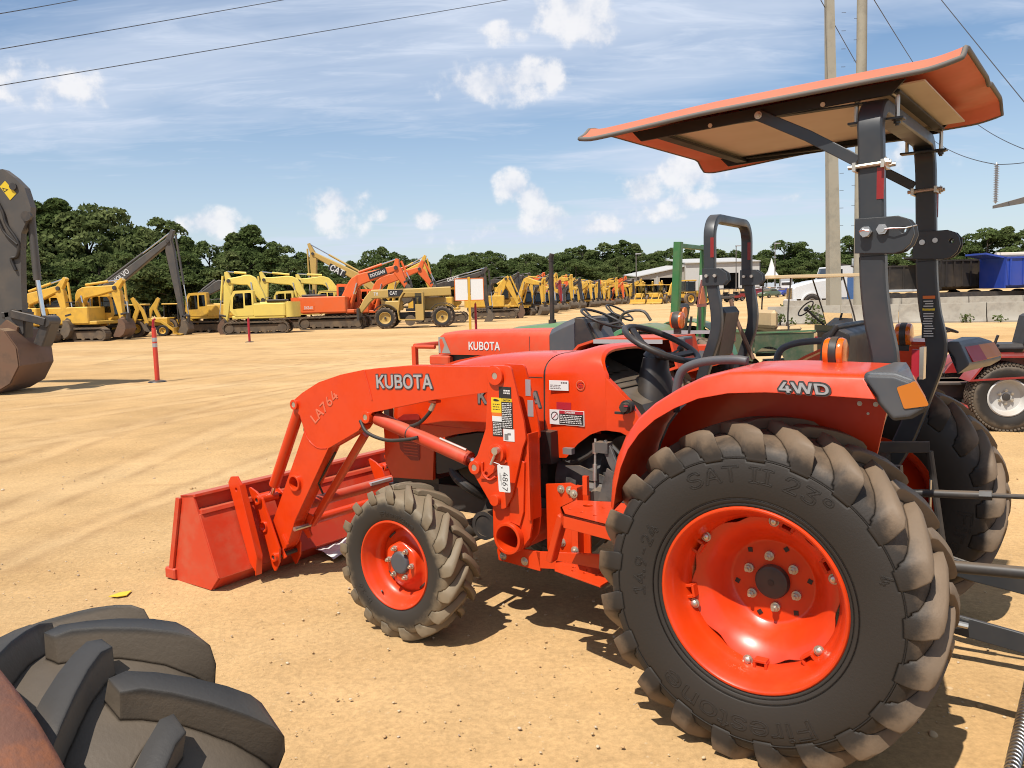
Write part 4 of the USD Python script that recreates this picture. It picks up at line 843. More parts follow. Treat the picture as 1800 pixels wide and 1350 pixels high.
    for s in (1, -1):
        m = extrude(bq, W - .012, W); P('bucket_side', m if s > 0 else mirror(m), BK)
        q = [(3.535, .535), (3.575, .535), (3.705, .06), (3.665, .06)]; m = plate(q, W + .001, W + .016); P('bucket_edge_plate', m if s > 0 else mirror(m), BK)
        m = rbox((3.69, W + .004, .045), (.10, .035, .07), .008); P('bucket_wear_corner', m if s > 0 else mirror(m), BK)
    P('bucket_back', cat(hexa([(3.245, -W + .002, .09), (3.213, -W + .002, .09), (3.213, W - .002, .09), (3.245, W - .002, .09)], [(3.390, -W + .002, .455), (3.362, -W + .002, .455), (3.362, W - .002, .455), (3.390, W - .002, .455)])), BK)
    P('bucket_belly', loft([[(3.21, y, .09), (3.222, y, .092), (3.306, y, .016), (3.695, y, .016), (3.705, y, .004), (3.298, y, .004)] for y in (-W + .012, W - .012)]), BK)
    P('bucket_top_tube', loft([[(3.352, y, .455), (3.362, y, .478), (3.42, y, .478), (3.44, y, .455)] for y in (-W + .012, W - .012)]), BK); P('bucket_recess', hexa([(3.43, -W + .013, .47), (3.42, -W + .013, .47), (3.42, W - .013, .47), (3.43, W - .013, .47)], [(3.44, -W + .013, .56), (3.43, -W + .013, .56), (3.43, W - .013, .56), (3.44, W - .013, .56)]), BK)
    P('bucket_lip', loft([[(3.548, y, .550), (3.40, y, .572), (3.395, y, .556), (3.544, y, .536)] for y in (-W, W)]), BK)
    for s in (1, -1):
        S = (lambda m: m) if s > 0 else mirror
        # carrier plates behind the bucket
        q = rpoly([(3.36, .64), (3.30, .648), (3.262, .60), (3.135, .18), (3.155, .05), (3.19, .085), (3.225, .12), (3.39, .60)], .008); P('bucket_ear', S(cat(plate(list(q.exterior.coords), .69, .702, holes=[(3.315, .565, .012)]), bar([(3.258, .70, .60), (3.132, .70, .18), (3.15, .70, .06)], .045, .008))), OR)
        q = rpoly([(3.335, .565), (3.255, .535), (3.200, .50), (3.065, .205), (3.075, .12), (3.12, .05), (3.155, .10), (3.165, .16)], .01); P('carrier_plate', S(plate(list(q.exterior.coords), .590, .602, holes=[(3.20, .325, .026)])), OR); P('carrier_plate', S(plate(list(q.exterior.coords), .43, .442, holes=[(3.20, .325, .026)])), OR)
        P('carrier_ring', S(pipe((3.20, .585, .325), (3.20, .612, .325), .034, .026)), OR); P('carrier_spacer', S(box((3.265, .516, .50), (.10, .148, .012))), OR)
        for x, z in ((3.232, .49), (3.105, .15)): P('carrier_pin', S(cat(pipe((x, .60, z), (x, .622, z), .028, .014))), OR); P('pin_head', S(cyl((x, .44, z), (x, .616, z), .014, n=12)), 'dark_metal')
    P('carrier_crossbar', cyl((3.16, -.43, .29), (3.16, .43, .29), .03, n=16), OR)

    # ---------------- chassis, engine and running gear seen between the panels
    EG = 'engine_grey'
    P('engine_block', rbox((1.72, 0, .74), (.62, .34, .38), .03), 'dark_metal'); P('gearbox', rbox((.80, 0, .66), (.95, .36, .36), .04), EG); P('rear_axle_housing', cat(cyl((0, -.70, .606), (0, .70, .606), .095, n=20), cyl((0, -.40, .606), (0, .40, .606), .19, n=24)), 'dark_metal')
    P('clutch_housing', cat(cyl((1.05, .0, .72), (1.30, .0, .72), .24, n=24)), EG)
    P('battery_tray', box((1.27, .30, .94), (.07, .14, .16)), 'black_plastic')
    for s in (1, -1):
        S = (lambda m: m) if s > 0 else mirror
        P('frame_rail', S(box((1.75, .19, .56), (1.25, .02, .14))), 'dark_metal')
        P('front_axle', S(cat(cyl((1.8736, .0, .40), (1.8736, .58, .40), .065, .055, n=16), cyl((1.8736, .58, .374), (1.8736, .66, .374), .12, n=20), rbox((1.8736, .60, .43), (.16, .10, .2), .03))), 'dark_metal')
        P('steering_rod', S(cyl((1.72, .05, .42), (1.70, .56, .42), .014, n=8)), 'dark_metal')
        P('axle_drum', S(cat(pipe((1.60, .40, .52), (1.60, .46, .52), .075, .055), cyl((1.60, .30, .52), (1.60, .455, .52), .055, n=20))), 'dark_metal')
        P('oil_filter', S(cat(cyl((1.66, .24, .62), (1.62, .34, .60), .045, n=16))), 'dark_metal'); P('radiator_hose', S(tube(smooth_path([(2.02, .20, .82), (1.95, .26, .72), (1.85, .27, .66), (1.80, .20, .60)], 16), .028, 10)), 'hose'); P('radiator_hose', S(tube(smooth_path([(1.80, .22, .78), (1.70, .25, .72), (1.55, .23, .73)], 14), .024, 10)), 'hose')
        P('brake_linkage', S(cat(cyl((1.005, .33, 1.0), (.995, .36, .74), .006, n=8), cyl((1.0, .345, .88), (.998, .353, .80), .011, n=8), cyl((1.003, .337, .98), (1.003, .337, .93), .013, n=8))), 'zinc')
        P('pedal_arm', S(cat(bar([(.96, .34, .985), (.93, .34, .955), (.90, .35, .90), (.83, .36, .80)], .02, .045), box((.955, .34, .965), (.07, .05, .05)))), 'engine_grey'); P('pedal_pad', S(rbox((.80, .36, .78), (.14, .08, .03), .008)), 'engine_grey')
        P('shift_bracket', S(plate([(1.10, .86), (1.18, .85), (1.05, .80), (.95, .78), (.96, .82), (1.03, .84)], .32, .33)), 'engine_grey'); P('bracket_lug', S(box((1.15, .34, .93), (.05, .03, .03))), 'letter_grey')
        P('side_casting', S(cat(rbox((1.02, .30, .72), (.14, .10, .12), .02), cyl((1.0, .26, .72), (.96, .40, .71), .055, n=16))), 'engine_grey')
        P('mud_shield', S(plate([(.95, .72), (.90, .88), (.86, .86), (.76, .73)], .40, .41)), 'engine_grey'); P('pivot_lug', S(box((.985, .46, .80), (.025, .02, .09))), OR)
        P('wiring_loom', S(tube(smooth_path([(1.28, .27, .92), (1.18, .28, .86), (1.08, .28, .90), (.98, .27, .97), (.90, .27, .92)], 20), .012, 6)), 'hose')
        P('drawbar_link', S(bar([(.30, .36, .52), (-.20, .38, .46), (-.55, .33, .41), (-.98, .33, .36)], .016, .075)), 'rops_grey'); P('link_ball', S(cat(pipe((-.965, .315, .36), (-.965, .345, .36), .035, .02))), 'zinc')
        P('lift_rod', S(cyl((-.35, .30, .95), (-.42, .335, .44), .015, n=10)), 'dark_metal'); P('lift_arm', S(bar([(-.02, .25, .95), (-.35, .30, .97)], .03, .05)), 'dark_metal')
        P('check_rod', S(cyl((-.05, .50, .50), (-.60, .36, .42), .012, n=8)), 'zinc')
    P('front_bolster', cat(box((2.30, 0, .60), (.36, .40, .12)), box((2.47, 0, .52), (.05, .44, .16))), 'dark_metal')
    P('seat_well', cat(box((.10, 0, .84), (.50, 1.17, .10)), box((.10, 0, .92), (.30, .5, .16))), 'black_plastic')
    P('top_link', cat(cyl((-.12, .0, .80), (-.36, .0, .822), .014, n=10), cyl((-.34, 0, .822), (-.60, 0, .8425), .0165, n=14), cyl((-.585, 0, .8415), (-.63, 0, .845), .021, n=6), cyl((-.62, 0, .844), (-.95, 0, .868), .010, n=10)), 'dark_metal'); P('top_link_handle', cyl((-.405, 0, .76), (-.405, 0, .885), .0055, n=8), 'zinc')
    P('hitch_frame', rbox((-.18, 0, .72), (.08, .22, .30), .02), 'black_plastic'); P('pto_shield', rbox((-.24, 0, .52), (.16, .22, .14), .02), 'black_plastic')
    P('work_lamp', cat(box((-.40, .33, 1.40), (.03, .04, .10))), 'sticker_red'); P('work_lamp_bracket', box((-.42, .33, 1.40), (.015, .05, .12)), 'zinc')
    # warning sticker on the far post
    P('post_sticker', box((-.300, -.4995, 1.545), (.055, .0016, .20)), 'sticker_black'); P('post_sticker_band', box((-.300, -.498, 1.634), (.052, .001, .014)), 'sticker_orange'); P('post_sticker_band', box((-.300, -.498, 1.578), (.052, .001, .010)), 'sticker_yellow')
    rg = random.Random(3); P('sticker_print', cat([box((-.300 + rg.uniform(-.004, .004), -.498, 1.455 + .0115 * k), (rg.uniform(.034, .046), .001, .004)) for k in range(15) if k != 10]), 'letter_white', False)
    return T
paint('canopy_orange', (.74, .15, .075), .6, .14, grime=((.50, .16, .06), 2.5, .45))
TRACTOR = loader_tractor()
# the auction tag that hangs from the loader
def lot_tag():
    t = thing('lot_tag', 'white paper lot tag 4867 hanging from the loader tower', 'tag', (TX, TY, 0), math.degrees(TYAW))
    q = rpoly([(1.373, .893), (1.302, .893), (1.298, .765), (1.366, .762)], .006)
    part(t, 'card', extrude(q, .630, .6312), 'white'); m = text_left('4867', 0, 0, 0, .030, .088, .0008, bold=False)
    m = rot(m, 'y', -90 - 3); part(t, 'number', move(m, (1.340, .6313, .862)), 'sticker_black', False)
    part(t, 'small_print', cat(box((1.357, .6316, .835), (.003, .0006, .04)), box((1.351, .6316, .82), (.002, .0006, .05))), 'letter_grey', False); part(t, 'eyelet', cyl((1.345, .6312, .882), (1.345, .6320, .882), .005, n=10), 'letter_grey')
    part(t, 'string', tube([(1.345, .632, .884), (1.36, .63, .895), (1.40, .62, .90)], .0018, 5), 'white')
lot_tag()
# ------------------------------------------------------------------ the tyre and rusty fender in the lower left corner, and the implement at the lower right
def near_tractor():
    t = thing('parked_tractor', 'worn farm tractor tyre with dull red rusty fender in the foreground corner', 'tractor', (-.728, 1.330, 0), math.degrees(2.457))
    R, hw = .583, .166
    g = group_part(t, 'rear_wheel', (0, 0, R))
    part(g, 'tyre', rot(tread_tyre(R, .31, hw, 16, .052, .30, .135), 'y', math.degrees(.075)), 'worn_rubber', 38)
    part(g, 'rim', lathe([(.315, hw - .02), (.30, hw - .01), (.29, hw - .04), (.26, .03), (.12, .0), (0, 0)], 40), 'rust_red'); part(g, 'rim', lathe([(.315, -hw + .02), (.30, -hw + .01), (.29, -hw + .04), (.26, 0), (.12, .0), (0, 0)], 40), 'rust_red')
    rg = []
    for a in np.linspace(-1.5, 1.15, 28):
        r = .640
        rg.append([(r * math.sin(a), y, R + r * math.cos(a)) for r, y in ((.635, FE0), (.650, FE0 + .012), (.662, FE0 + .06), (.668, .62), (.656, .62), (.650, FE0 + .06), (.630, FE0 + .01))])
    part(t, 'fender', loft(rg), 'rust_red', 40)
    part(t, 'axle', cyl((0, .0, R), (0, .9, R), .07, n=16), 'rusty_steel')
FE0 = .160
near_tractor()
def implement():
    t = thing('rear_implement', 'black steel implement frame with coil springs behind the loader tractor', 'implement', (TX, TY, 0), math.degrees(TYAW))
    P = lambda n, m, mat, sm=32: part(t, n, m, mat, sm)
    P('main_tube', cat(cyl((-.42, -.08, .500), (-1.25, -.08, .555), .026, n=18)), 'dark_metal'); P('end_plate', cat(box((-.445, -.08, .5), (.02, .10, .10))), 'dark_metal')
    P('side_bar', bar([(-.40, -.36, .405), (-.80, -.36, .40), (-1.3, -.36, .40)], .014, .055), 'dark_metal'); P('bar_bolt', bolt((-.50, -.36, .435), (0, 0, 1), .012, .012), 'zinc')
    P('spring_beam', rbox((-.845, .62, .115), (.05, 1.25, .05), .006), 'dark_metal'); n = 44
    a = np.linspace(0, n * 2 * PI, n * 14); P('coil_spring', tube(np.stack([-.79 + .021 * np.cos(a), .02 + 1.2 * a / a[-1], .125 + .021 * np.sin(a)], 1), .0048, 6), 'steel', 60)
    P('spring_rod', cyl((-.79, .0, .125), (-.79, 1.24, .125), .009, n=10), 'dark_metal'); P('spring_support', cat(box((-.815, 0.0, .125), (.10, .012, .07)), box((-.815, 1.24, .125), (.10, .012, .07))), 'dark_metal')
    P('upright', cat(box((-1.02, .30, .36), (.05, .05, .55)), box((-1.02, .0, .84), (.04, .10, .10)), box((-.93, .62, .09), (.2, .06, .05)), box((-1.02, .2, .62), (.05, .55, .05)))  , 'dark_metal'); P('hitch_pin', cat(cyl((-.965, .28, .40), (-.965, .42, .40), .013, n=10), box((-.96, .40, .43), (.04, .02, .05))), 'sticker_red')
implement()
# ------------------------------------------------------------------ other small machines parked beyond the loader tractor
def simple_wheel(parent, name, c, R, rim_r, hw, tyre_mat, rim_mat, nl=0, lug_h=.03, hubc='dark_metal', dish=.3, n=40):
    g = group_part(parent, name, c)
    rc = R - (lug_h if nl else 0)
    if nl > 0: m = tread_tyre(R, rim_r, hw, nl, lug_h, .30, .12 * .62 / R, n=n)
    else: m = lathe([(rim_r, .82 * hw), (rim_r + (R - rim_r) * .3, .97 * hw), (rim_r + (R - rim_r) * .65, hw), (R - .02, .88 * hw), (R - .004, .7 * hw), (R, .4 * hw), (R, -.4 * hw), (R - .004, -.7 * hw), (R - .02, -.88 * hw), (rim_r + (R - rim_r) * .65, -hw), (rim_r, -.82 * hw)], n)
    part(g, 'tyre', m, tyre_mat, 38)
    for s in (1, -1):
        q = lathe([(rim_r + .004, s * hw * .86), (rim_r - .01, s * hw * .93), (rim_r * .9, s * hw * .80), (rim_r * .84, s * hw * .45), (rim_r * .74, s * hw * dish), (rim_r * .30, s * hw * dish), (rim_r * .28, s * hw * (dish + .12)), (0, s * hw * (dish + .12))], n)
        part(g, 'rim', q, rim_mat, 40); part(g, 'hub', lathe([(rim_r * .2, s * hw * (dish + .12)), (rim_r * .19, s * hw * (dish + .3)), (0, s * hw * (dish + .32))], 16), hubc)
    return g
def rollbar(t, x, zt, half, w, d, mat, z0=.7, zb=1.75, hinge=True, lean=.06):
    side = []
    for s in (1, -1):
        part(t, 'rollbar_post', bar(smooth_path([(x + .16, s * half, z0), (x + .02, s * half, z0 + .42), (x - lean, s * half, z0 + .72), (x - .01, s * half, zb)], 14), w, d), mat)
        if hinge:
            q = [(x + .05, zb - .07), (x + .05, zb + .07), (x - .09, zb + .07), (x - .15, zb + .03), (x - .16, zb - .03), (x - .12, zb - .07)]
            for k in (-1, 1): part(t, 'hinge_plate', plate(q, s * half + k * (w / 2 + .008) - .006, s * half + k * (w / 2 + .008) + .006), mat)
            part(t, 'hinge_pin', cat(*[cyl((x + dx, s * half - .07, zb + .01), (x + dx, s * half + .075, zb + .01), .014, n=8) for dx in (.01, -.06)]), 'zinc')
            part(t, 'reflector_strip', box((x - .03, s * half + w / 2 + .003, zb + .24), (.028, .003, .16)), 'reflector_red')
    r = .16; P = [(x, half, zb)] + [(x + .0, half - r * (1 - math.cos(a)), zt - r + r * math.sin(a)) for a in np.linspace(0, PI / 2, 8)]; P = np.array(P); P2 = P[::-1] * [1, -1, 1]
    pts = np.vstack([P, P2]); tt = np.gradient(pts, axis=0); tt /= np.linalg.norm(tt, axis=1, keepdims=True)
    part(t, 'rollbar_hoop', bar(pts, d, w, np.tile([1.0, 0, 0], (len(pts), 1))), mat, 50)
def wheel_steer(t, c, R, tilt, mat='vinyl_black', rr=.013):
    ca, sa = math.cos(tilt), math.sin(tilt); c = np.array(c); nrm = np.array([-sa, 0, ca]); e1 = np.array([ca, 0, sa]); hub = c - nrm * .05
    part(t, 'steering_wheel', torus(c, R, rr, nrm, 36, 8), mat, 60)
    for a in (0., 2.1, -2.1):
        d = math.cos(a) * e1 + math.sin(a) * np.array([0, 1.0, 0]); part(t, 'steering_spoke', bar([hub, hub + d * R * .5 + nrm * .01, c + d * R * .98], .03, .012, np.cross(d, nrm)), mat)
    part(t, 'steering_column', cyl(hub - nrm * .35, hub + nrm * .015, .035, .03, 12), 'black_plastic')
def fender_arc(t, cz, R, y0, y1, mat, a0=-70, a1=75, s=1, drop=.05):
    rg = []
    for a in np.linspace(math.radians(a0), math.radians(a1), 16):
        f = lambda r, y: (r * math.sin(a), s * y, cz + r * math.cos(a))
        rg.append([f(R - drop, y1), f(R - drop, y1 + .008), f(R - .01, y1 + .002), f(R, y1 - .03), f(R, y0), f(R - .012, y0), f(R - .012, y1 - .03)])
    part(t, 'fender', loft(rg), mat, 40)
def flat_fender(t, pts, y0, y1, mat, s=1):
    """boxy fender: outline in (x, z)"""
    q = Polygon(pts); m = cat(extrude(q.buffer(0).difference(q.buffer(-.02)), y0, y1), extrude(q.buffer(-.02), y0, y0 + .012)); part(t, 'fender', m if s > 0 else mirror(m), mat)

# --- second orange tractor, behind the loader tractor
paint('orange_old', (.78, .060, .010), .42, .10, grime=((.62, .12, .05), 2.5, .4))
def utility_tractor():
    t = thing('utility_tractor', 'orange utility tractor with white lettering on its hood and a dark grey roll bar', 'tractor', (1.72, 7.55, 0), 148)
    P = lambda n, m, mat, sm=32: part(t, n, m, mat, sm); OR = 'orange_old'
    for s in (1, -1):
        simple_wheel(t, 'rear_wheel', (.40, s * .72, .62), .62, .33, .18, 'rear_rubber', OR, 19, .035); simple_wheel(t, 'front_wheel', (2.05, s * .66, .43), .43, .24, .13, 'front_rubber', OR, 15, .025)
    sec = [(1.40, .31, 1.355), (1.9, .31, 1.35), (2.5, .31, 1.34), (2.70, .30, 1.325), (2.735, .29, 1.305)]
    rg = [[(x, w, 1.105), (x, w, zt - .06), (x, w - .025, zt - .02), (x, w - .08, zt), (x, 0, zt + .012), (x, -w + .08, zt), (x, -w + .025, zt - .02), (x, -w, zt - .06), (x, -w, 1.105)] for x, w, zt in sec]
    P('hood', loft(rg), OR); P('hood_seam', box((1.62, .3108, 1.20), (.006, .002, .19)), 'dark_metal')
    P('headlight', hexa([(2.735, -.29, 1.12), (2.57, .3125, 1.12), (2.735, .296, 1.12), (2.80, -.28, 1.12)], [(2.735, -.29, 1.285), (2.65, .3085, 1.285), (2.735, .292, 1.285), (2.77, -.28, 1.285)]), 'lamp_glass')
    P('nose_band', cat(rbox((2.71, 0, 1.045), (.26, .66, .10), .015)), OR); P('engine_side', box((2.0, 0, .98), (1.25, .52, .24)), 'black_plastic'); P('lower_grille', box((2.72, 0, .92), (.14, .5, .26)), 'black_plastic'); P('chassis', rbox((1.1, 0, .72), (2.9, .36, .34), .04), 'dark_metal')
    P('brush_guard', cat(box((3.02, .33, .97), (.05, .05, .44)), box((3.02, -.33, .97), (.05, .05, .44)), tube([(3.02, .33, 1.185), (2.75, .335, 1.185)], .022, 8), tube([(3.02, -.33, 1.185), (2.75, -.335, 1.185)], .022, 8), tube([(3.02, -.33, 1.195), (3.02, .33, 1.195)], .024, 8), box((2.85, .33, .82), (.4, .05, .06)), box((2.85, -.33, .82), (.4, .05, .06))), OR)
    P('side_lettering', text_left('KUBOTA', 2.345, .3115, 1.160, .078, .375, .004), 'letter_white')
    cw = [[(x, w, 1.10), (x, w, zm), (x, w - .05, zt), (x, -w + .05, zt), (x, -w, zm), (x, -w, 1.10)] for x, w, zm, zt in ((1.395, .315, 1.31, 1.362), (1.25, .32, 1.375, 1.43), (1.13, .31, 1.42, 1.475))]
    P('dash_cowl', loft(cw), 'grey_plastic'); P('dash_hood', hexa([(1.13, -.30, 1.12), (.90, -.22, 1.12), (.90, .22, 1.12), (1.13, .305, 1.12)], [(1.135, -.29, 1.468), (1.06, -.26, 1.455), (1.06, .26, 1.455), (1.135, .29, 1.468)]), 'black_plastic'); P('gauge_panel', hexa([(.985, -.19, 1.26), (.945, -.19, 1.26), (.945, .19, 1.26), (.985, .19, 1.26)], [(1.06, -.20, 1.42), (1.020, -.20, 1.42), (1.020, .20, 1.42), (1.06, .20, 1.42)]), 'gauge')
    wheel_steer(t, (.96, .05, 1.455), .215, .42)
    for s in (1, -1):
        flat_fender(t, [(1.06, .80), (.96, 1.08), (.78, 1.26), (.60, 1.315), (-.06, 1.325), (-.12, 1.08), (.02, 1.03), (.78, .78)] if s > 0 else [(1.0, .80), (.9, 1.0), (.7, 1.16), (-.06, 1.18), (-.12, 1.02), (.78, .78)], .36, .92 if s > 0 else .60, OR, s)
        m = box((.32, .922 if s > 0 else .602, 1.29), (.62, .003, .035)); P('fender_stripe', m if s > 0 else mirror(m), 'letter_silver')
        m = cat(rbox((-.07, .70 if s > 0 else .48, 1.255), (.12, .20, .13), .01)); P('tail_lamp', m if s > 0 else mirror(m), 'grey_plastic'); m = box((-.133, .70 if s > 0 else .48, 1.255), (.004, .15, .09)); P('tail_lens', m if s > 0 else mirror(m), 'red_lens'); m = box((-.07, .802 if s > 0 else .582, 1.255), (.07, .004, .08)); P('tail_lens', m if s > 0 else mirror(m), 'red_lens')
        m = cat(box((.02, .56, 1.36), (.05, .05, .05))); P('lamp_foot', m if s > 0 else mirror(m), 'black_plastic'); m = lathe([(.07, -.03), (.075, 0), (.07, .03)], 20, 'x', (.02, .56, 1.45)); P('lamp_body', m if s > 0 else mirror(m), 'black_plastic')
        for e in (-1, 1): m = move(scale(lathe([(.070, .03), (.068, .045), (.04, .055), (0, .057)], 20, 'x'), (e, 1, 1)), (.02, .56, 1.45)); P('lamp_lens', m if s > 0 else mirror(m), 'amber')
    rollbar(t, -.25, 2.285, .52, .07, .09, 'rops_grey', .7, 1.80)
    P('seat_cushion', rbox((.10, 0, 1.08), (.46, .48, .12), .04), 'vinyl_black'); P('seat_back', rot(rbox((-.16, 0, 1.32), (.10, .46, .46), .04), 'y', -10, (-.16, 0, 1.1)), 'vinyl_black'); P('lift_lever', cat(tube([(.3, -.4, 1.1), (.25, -.42, 1.45)], .012, 6)), 'black_plastic')
    P('floor', box((.65, 0, .72), (.6, 1.0, .02)), 'dark_metal'); P('axle', cyl((.4, -.7, .62), (.4, .7, .62), .1), 'dark_metal'); P('front_axle', cyl((2.05, -.6, .43), (2.05, .6, .43), .06), 'dark_metal'); P('gear_lever', cat(tube([(.55, .15, .8), (.5, .2, 1.22)], .012, 6), ball((.5, .2, 1.24), .03)), 'black_plastic')
    P('slow_post', cat(tube([(-.34, -.42, 1.05), (-.16, -.44, 1.45), (-.12, -.45, 1.60)], .02, 6)), 'rusty_steel')
    P('muffler_guard', box((1.9, -.36, 1.2), (.3, .06, .1)), 'dark_metal')
paint('lamp_glass', (.34, .33, .31), .15, .12, coat=.4)
utility_tractor()

# --- green tractor beyond it
paint('green_paint', (.030, .175, .050), .42, .16); paint('green_pale', (.07, .22, .11), .5, .3); paint('green_hood', (.05, .24, .10), .4, .25)
def green_tractor():
    t = thing('green_tractor', 'green tractor with a square green roll bar and black exhaust stack', 'tractor', (2.10, 11.2, 0), 149)
    P = lambda n, m, mat, sm=32: part(t, n, m, mat, sm); G = 'green_paint'
    for s in (1, -1):
        simple_wheel(t, 'rear_wheel', (0, s * .78, .60), .60, .33, .18, 'rear_rubber', 'sticker_yellow', 20, .035); simple_wheel(t, 'front_wheel', (2.1, s * .70, .42), .42, .23, .13, 'front_rubber', 'sticker_yellow', 15, .025)
        part(t, 'rollbar_post', bar([(-.25, s * .52, .8), (-.30, s * .52, 1.6), (-.335, s * .52, 2.30)], .095, .10), G); fender_arc(t, .62, .68, .50, 1.0, 'green_hood', -75, 80, s, .06)
    P('rollbar_top', bar([(-.335, -.52, 2.255), (-.335, 0, 2.255), (-.335, .52, 2.255)], .07, .055, (1, 0, 0)), G); P('post_label', box((-.30, -.4715, 1.75), (.05, .002, .30)), 'letter_white')
    rg = [[(x, w, .9), (x, w, zt - .10), (x, w - .09, zt - .02), (x, 0, zt), (x, -w + .09, zt - .02), (x, -w, zt - .10), (x, -w, .9)] for x, w, zt in ((.95, .33, 1.34), (1.6, .33, 1.31), (2.3, .30, 1.24), (2.65, .26, 1.15))]
    P('hood', loft(rg), 'green_hood'); P('hood_stripe', box((1.7, .332, 1.12), (1.2, .003, .06)), 'sticker_yellow'); P('dash_cowl', loft([[(x, w, 1.1), (x, w, z), (x, 0, z + .05), (x, -w, z), (x, -w, 1.1)] for x, w, z in ((.96, .31, 1.34), (.80, .28, 1.38))]), 'black_plastic'); P('chassis', rbox((1.1, 0, .70), (2.9, .38, .36), .04), 'dark_metal')
    P('exhaust_stack', cat(cyl((1.66, .16, 1.26), (1.66, .16, 2.16), .033, n=14), cyl((1.66, .16, 1.28), (1.66, .16, 1.34), .055, n=14))  , 'stack'); P('stack_end', tube([(1.66, .16, 2.15), (1.66, .16, 2.20), (1.64, .16, 2.26)], .036, 12), 'stack')
    wheel_steer(t, (.70, .0, 1.42), .205, .55)
    P('seat_back', rot(rbox((-.12, 0, 1.32), (.10, .46, .42), .04), 'y', -10, (-.12, 0, 1.1)), 'vinyl_black'); P('seat_cushion', rbox((.12, 0, 1.16), (.46, .46, .12), .04), 'vinyl_black'); P('grab_bar', tube(smooth_path([(.42, .62, 1.26), (.40, .62, 1.39), (.30, .62, 1.45), (.10, .62, 1.45), (.0, .62, 1.33)], 14), .02, 6), 'dark_metal')
    tri = [(-.20, 0), (.20, 0), (.04, .35), (-.04, .35)]
    P('slow_vehicle_triangle', move(extrude(poly(tri), 0, .004, 'yz'), (-.47, .02, 1.48)), 'reflector_red'); P('triangle_core', move(extrude(poly([(-.13, .04), (.13, .04), (0, .27)]), -.004, .0005, 'yz'), (-.472, .02, 1.48)), 'sticker_orange'); P('triangle_bracket', box((-.44, .02, 1.3), (.03, .04, .5)), 'dark_metal')
    P('work_lamp', cat(cyl((-.38, .40, 1.42), (-.28, .40, 1.42), .07, n=16)), 'sticker_orange'); P('axle', cyl((0, -.75, .60), (0, .75, .60), .1), 'dark_metal'); P('front_axle', cyl((2.1, -.65, .42), (2.1, .65, .42), .06), 'dark_metal')
paint('stack', (.022, .017, .016), .7, .1, grime=((.09, .04, .03), 8, .5))
green_tractor()

# --- red turf tractor on the right
paint('red_paint', (.33, .014, .016), .36, .10, coat=.3); paint('white_rim', (.66, .65, .62), .4, .2); paint('console_grey', (.14, .14, .12), .6, .2)
def turf_tractor():
    t = thing('turf_tractor', 'red garden tractor with pale steel rims and turf tyres at the right edge', 'tractor', (5.74, 10.05, 0), 168)
    P = lambda n, m, mat, sm=32: part(t, n, m, mat, sm); RD = 'red_paint'
    for s in (1, -1):
        g = simple_wheel(t, 'rear_wheel', (0, s * .52, .39), .385, .215, .145, 'turf_rubber', 'white_rim', 0, dish=.25, n=48)
        blk = []
        for k in range(60):
            for r_, w in enumerate((-.125, -.085, -.043, 0, .043, .085, .125)):
                a = (k + .5 * (r_ % 2)) * 2 * PI / 60; rr = .389 - (.012 if abs(w) > .1 else 0); c = arc(np.array(a), rr, w); blk.append(move(rot(box((0, 0, 0), (.026, .032, .02)), 'y', math.degrees(a)), c))
        part(g, 'tread_blocks', cat(blk), 'turf_rubber')
        part(g, 'wheel_nut', cat(*[bolt(arc(np.array(k * PI / 3), .075, s * .055), (0, s, 0), .012, .012) for k in range(6)]), 'zinc')
        simple_wheel(t, 'front_wheel', (1.45, s * .45, .25), .25, .13, .10, 'turf_rubber', 'white_rim')
        flat_fender(t, [(.42, .58), (.26, .80), (.12, .865), (-.55, .865), (-.60, .70), (-.3, .62)], .30, .68, RD, s)
    P('hood', loft([[(x, w, .50), (x, w, z - .06), (x, w - .07, z), (x, -w + .07, z), (x, -w, z - .06), (x, -w, .50)] for x, w, z in ((.85, .27, .98), (1.3, .27, .96), (1.75, .24, .88), (1.86, .2, .80))]), RD); P('hood_stripe', box((1.30, .272, .80), (.8, .003, .02)), 'letter_white'); P('hood_band', box((1.30, .272, .755), (.8, .003, .05)), 'black_plastic')
    P('console', loft([[(x, w, .50), (x, w, z), (x, -w, z), (x, -w, .50)] for x, w, z in ((.84, .22, 1.04), (.70, .20, 1.07), (.64, .18, .98))]), 'console_grey'); wheel_steer(t, (.54, .0, 1.17), .185, .35); P('chassis', rbox((.6, 0, .42), (1.7, .36, .22), .03), 'dark_metal'); P('deck', rbox((.75, 0, .22), (.8, 1.1, .14), .03), RD)
    P('seat_cushion', rbox((-.12, 0, .92), (.42, .44, .10), .04), 'vinyl_black'); P('seat_back', rot(rbox((-.34, 0, 1.12), (.09, .42, .40), .035), 'y', -12, (-.34, 0, .95)), 'vinyl_black'); P('armrest', tube([(.05, .25, .90), (.02, .26, 1.02), (.0, .26, 1.08)], .016, 6), 'vinyl_black')
    P('control_levers', cat(box((.26, .44, .90), (.10, .03, .03)), tube([(.32, .44, .88), (.22, .44, .91), (.12, .44, .90)], .014, 6)), 'dark_metal'); P('lever_knob', cat(rbox((.24, .44, .945), (.06, .05, .06), .01)), 'sticker_yellow'); P('lever_knob', rbox((.14, .44, .955), (.05, .05, .05), .01), 'sticker_yellow'); P('floor', box((.50, 0, .52), (.5, .7, .02)), 'dark_metal'); P('dash_lever', cat(tube([(.66, .2, 1.0), (.60, .30, 1.02)], .01, 6), ball((.6, .3, 1.02), .018)), 'black_plastic')
turf_tractor()

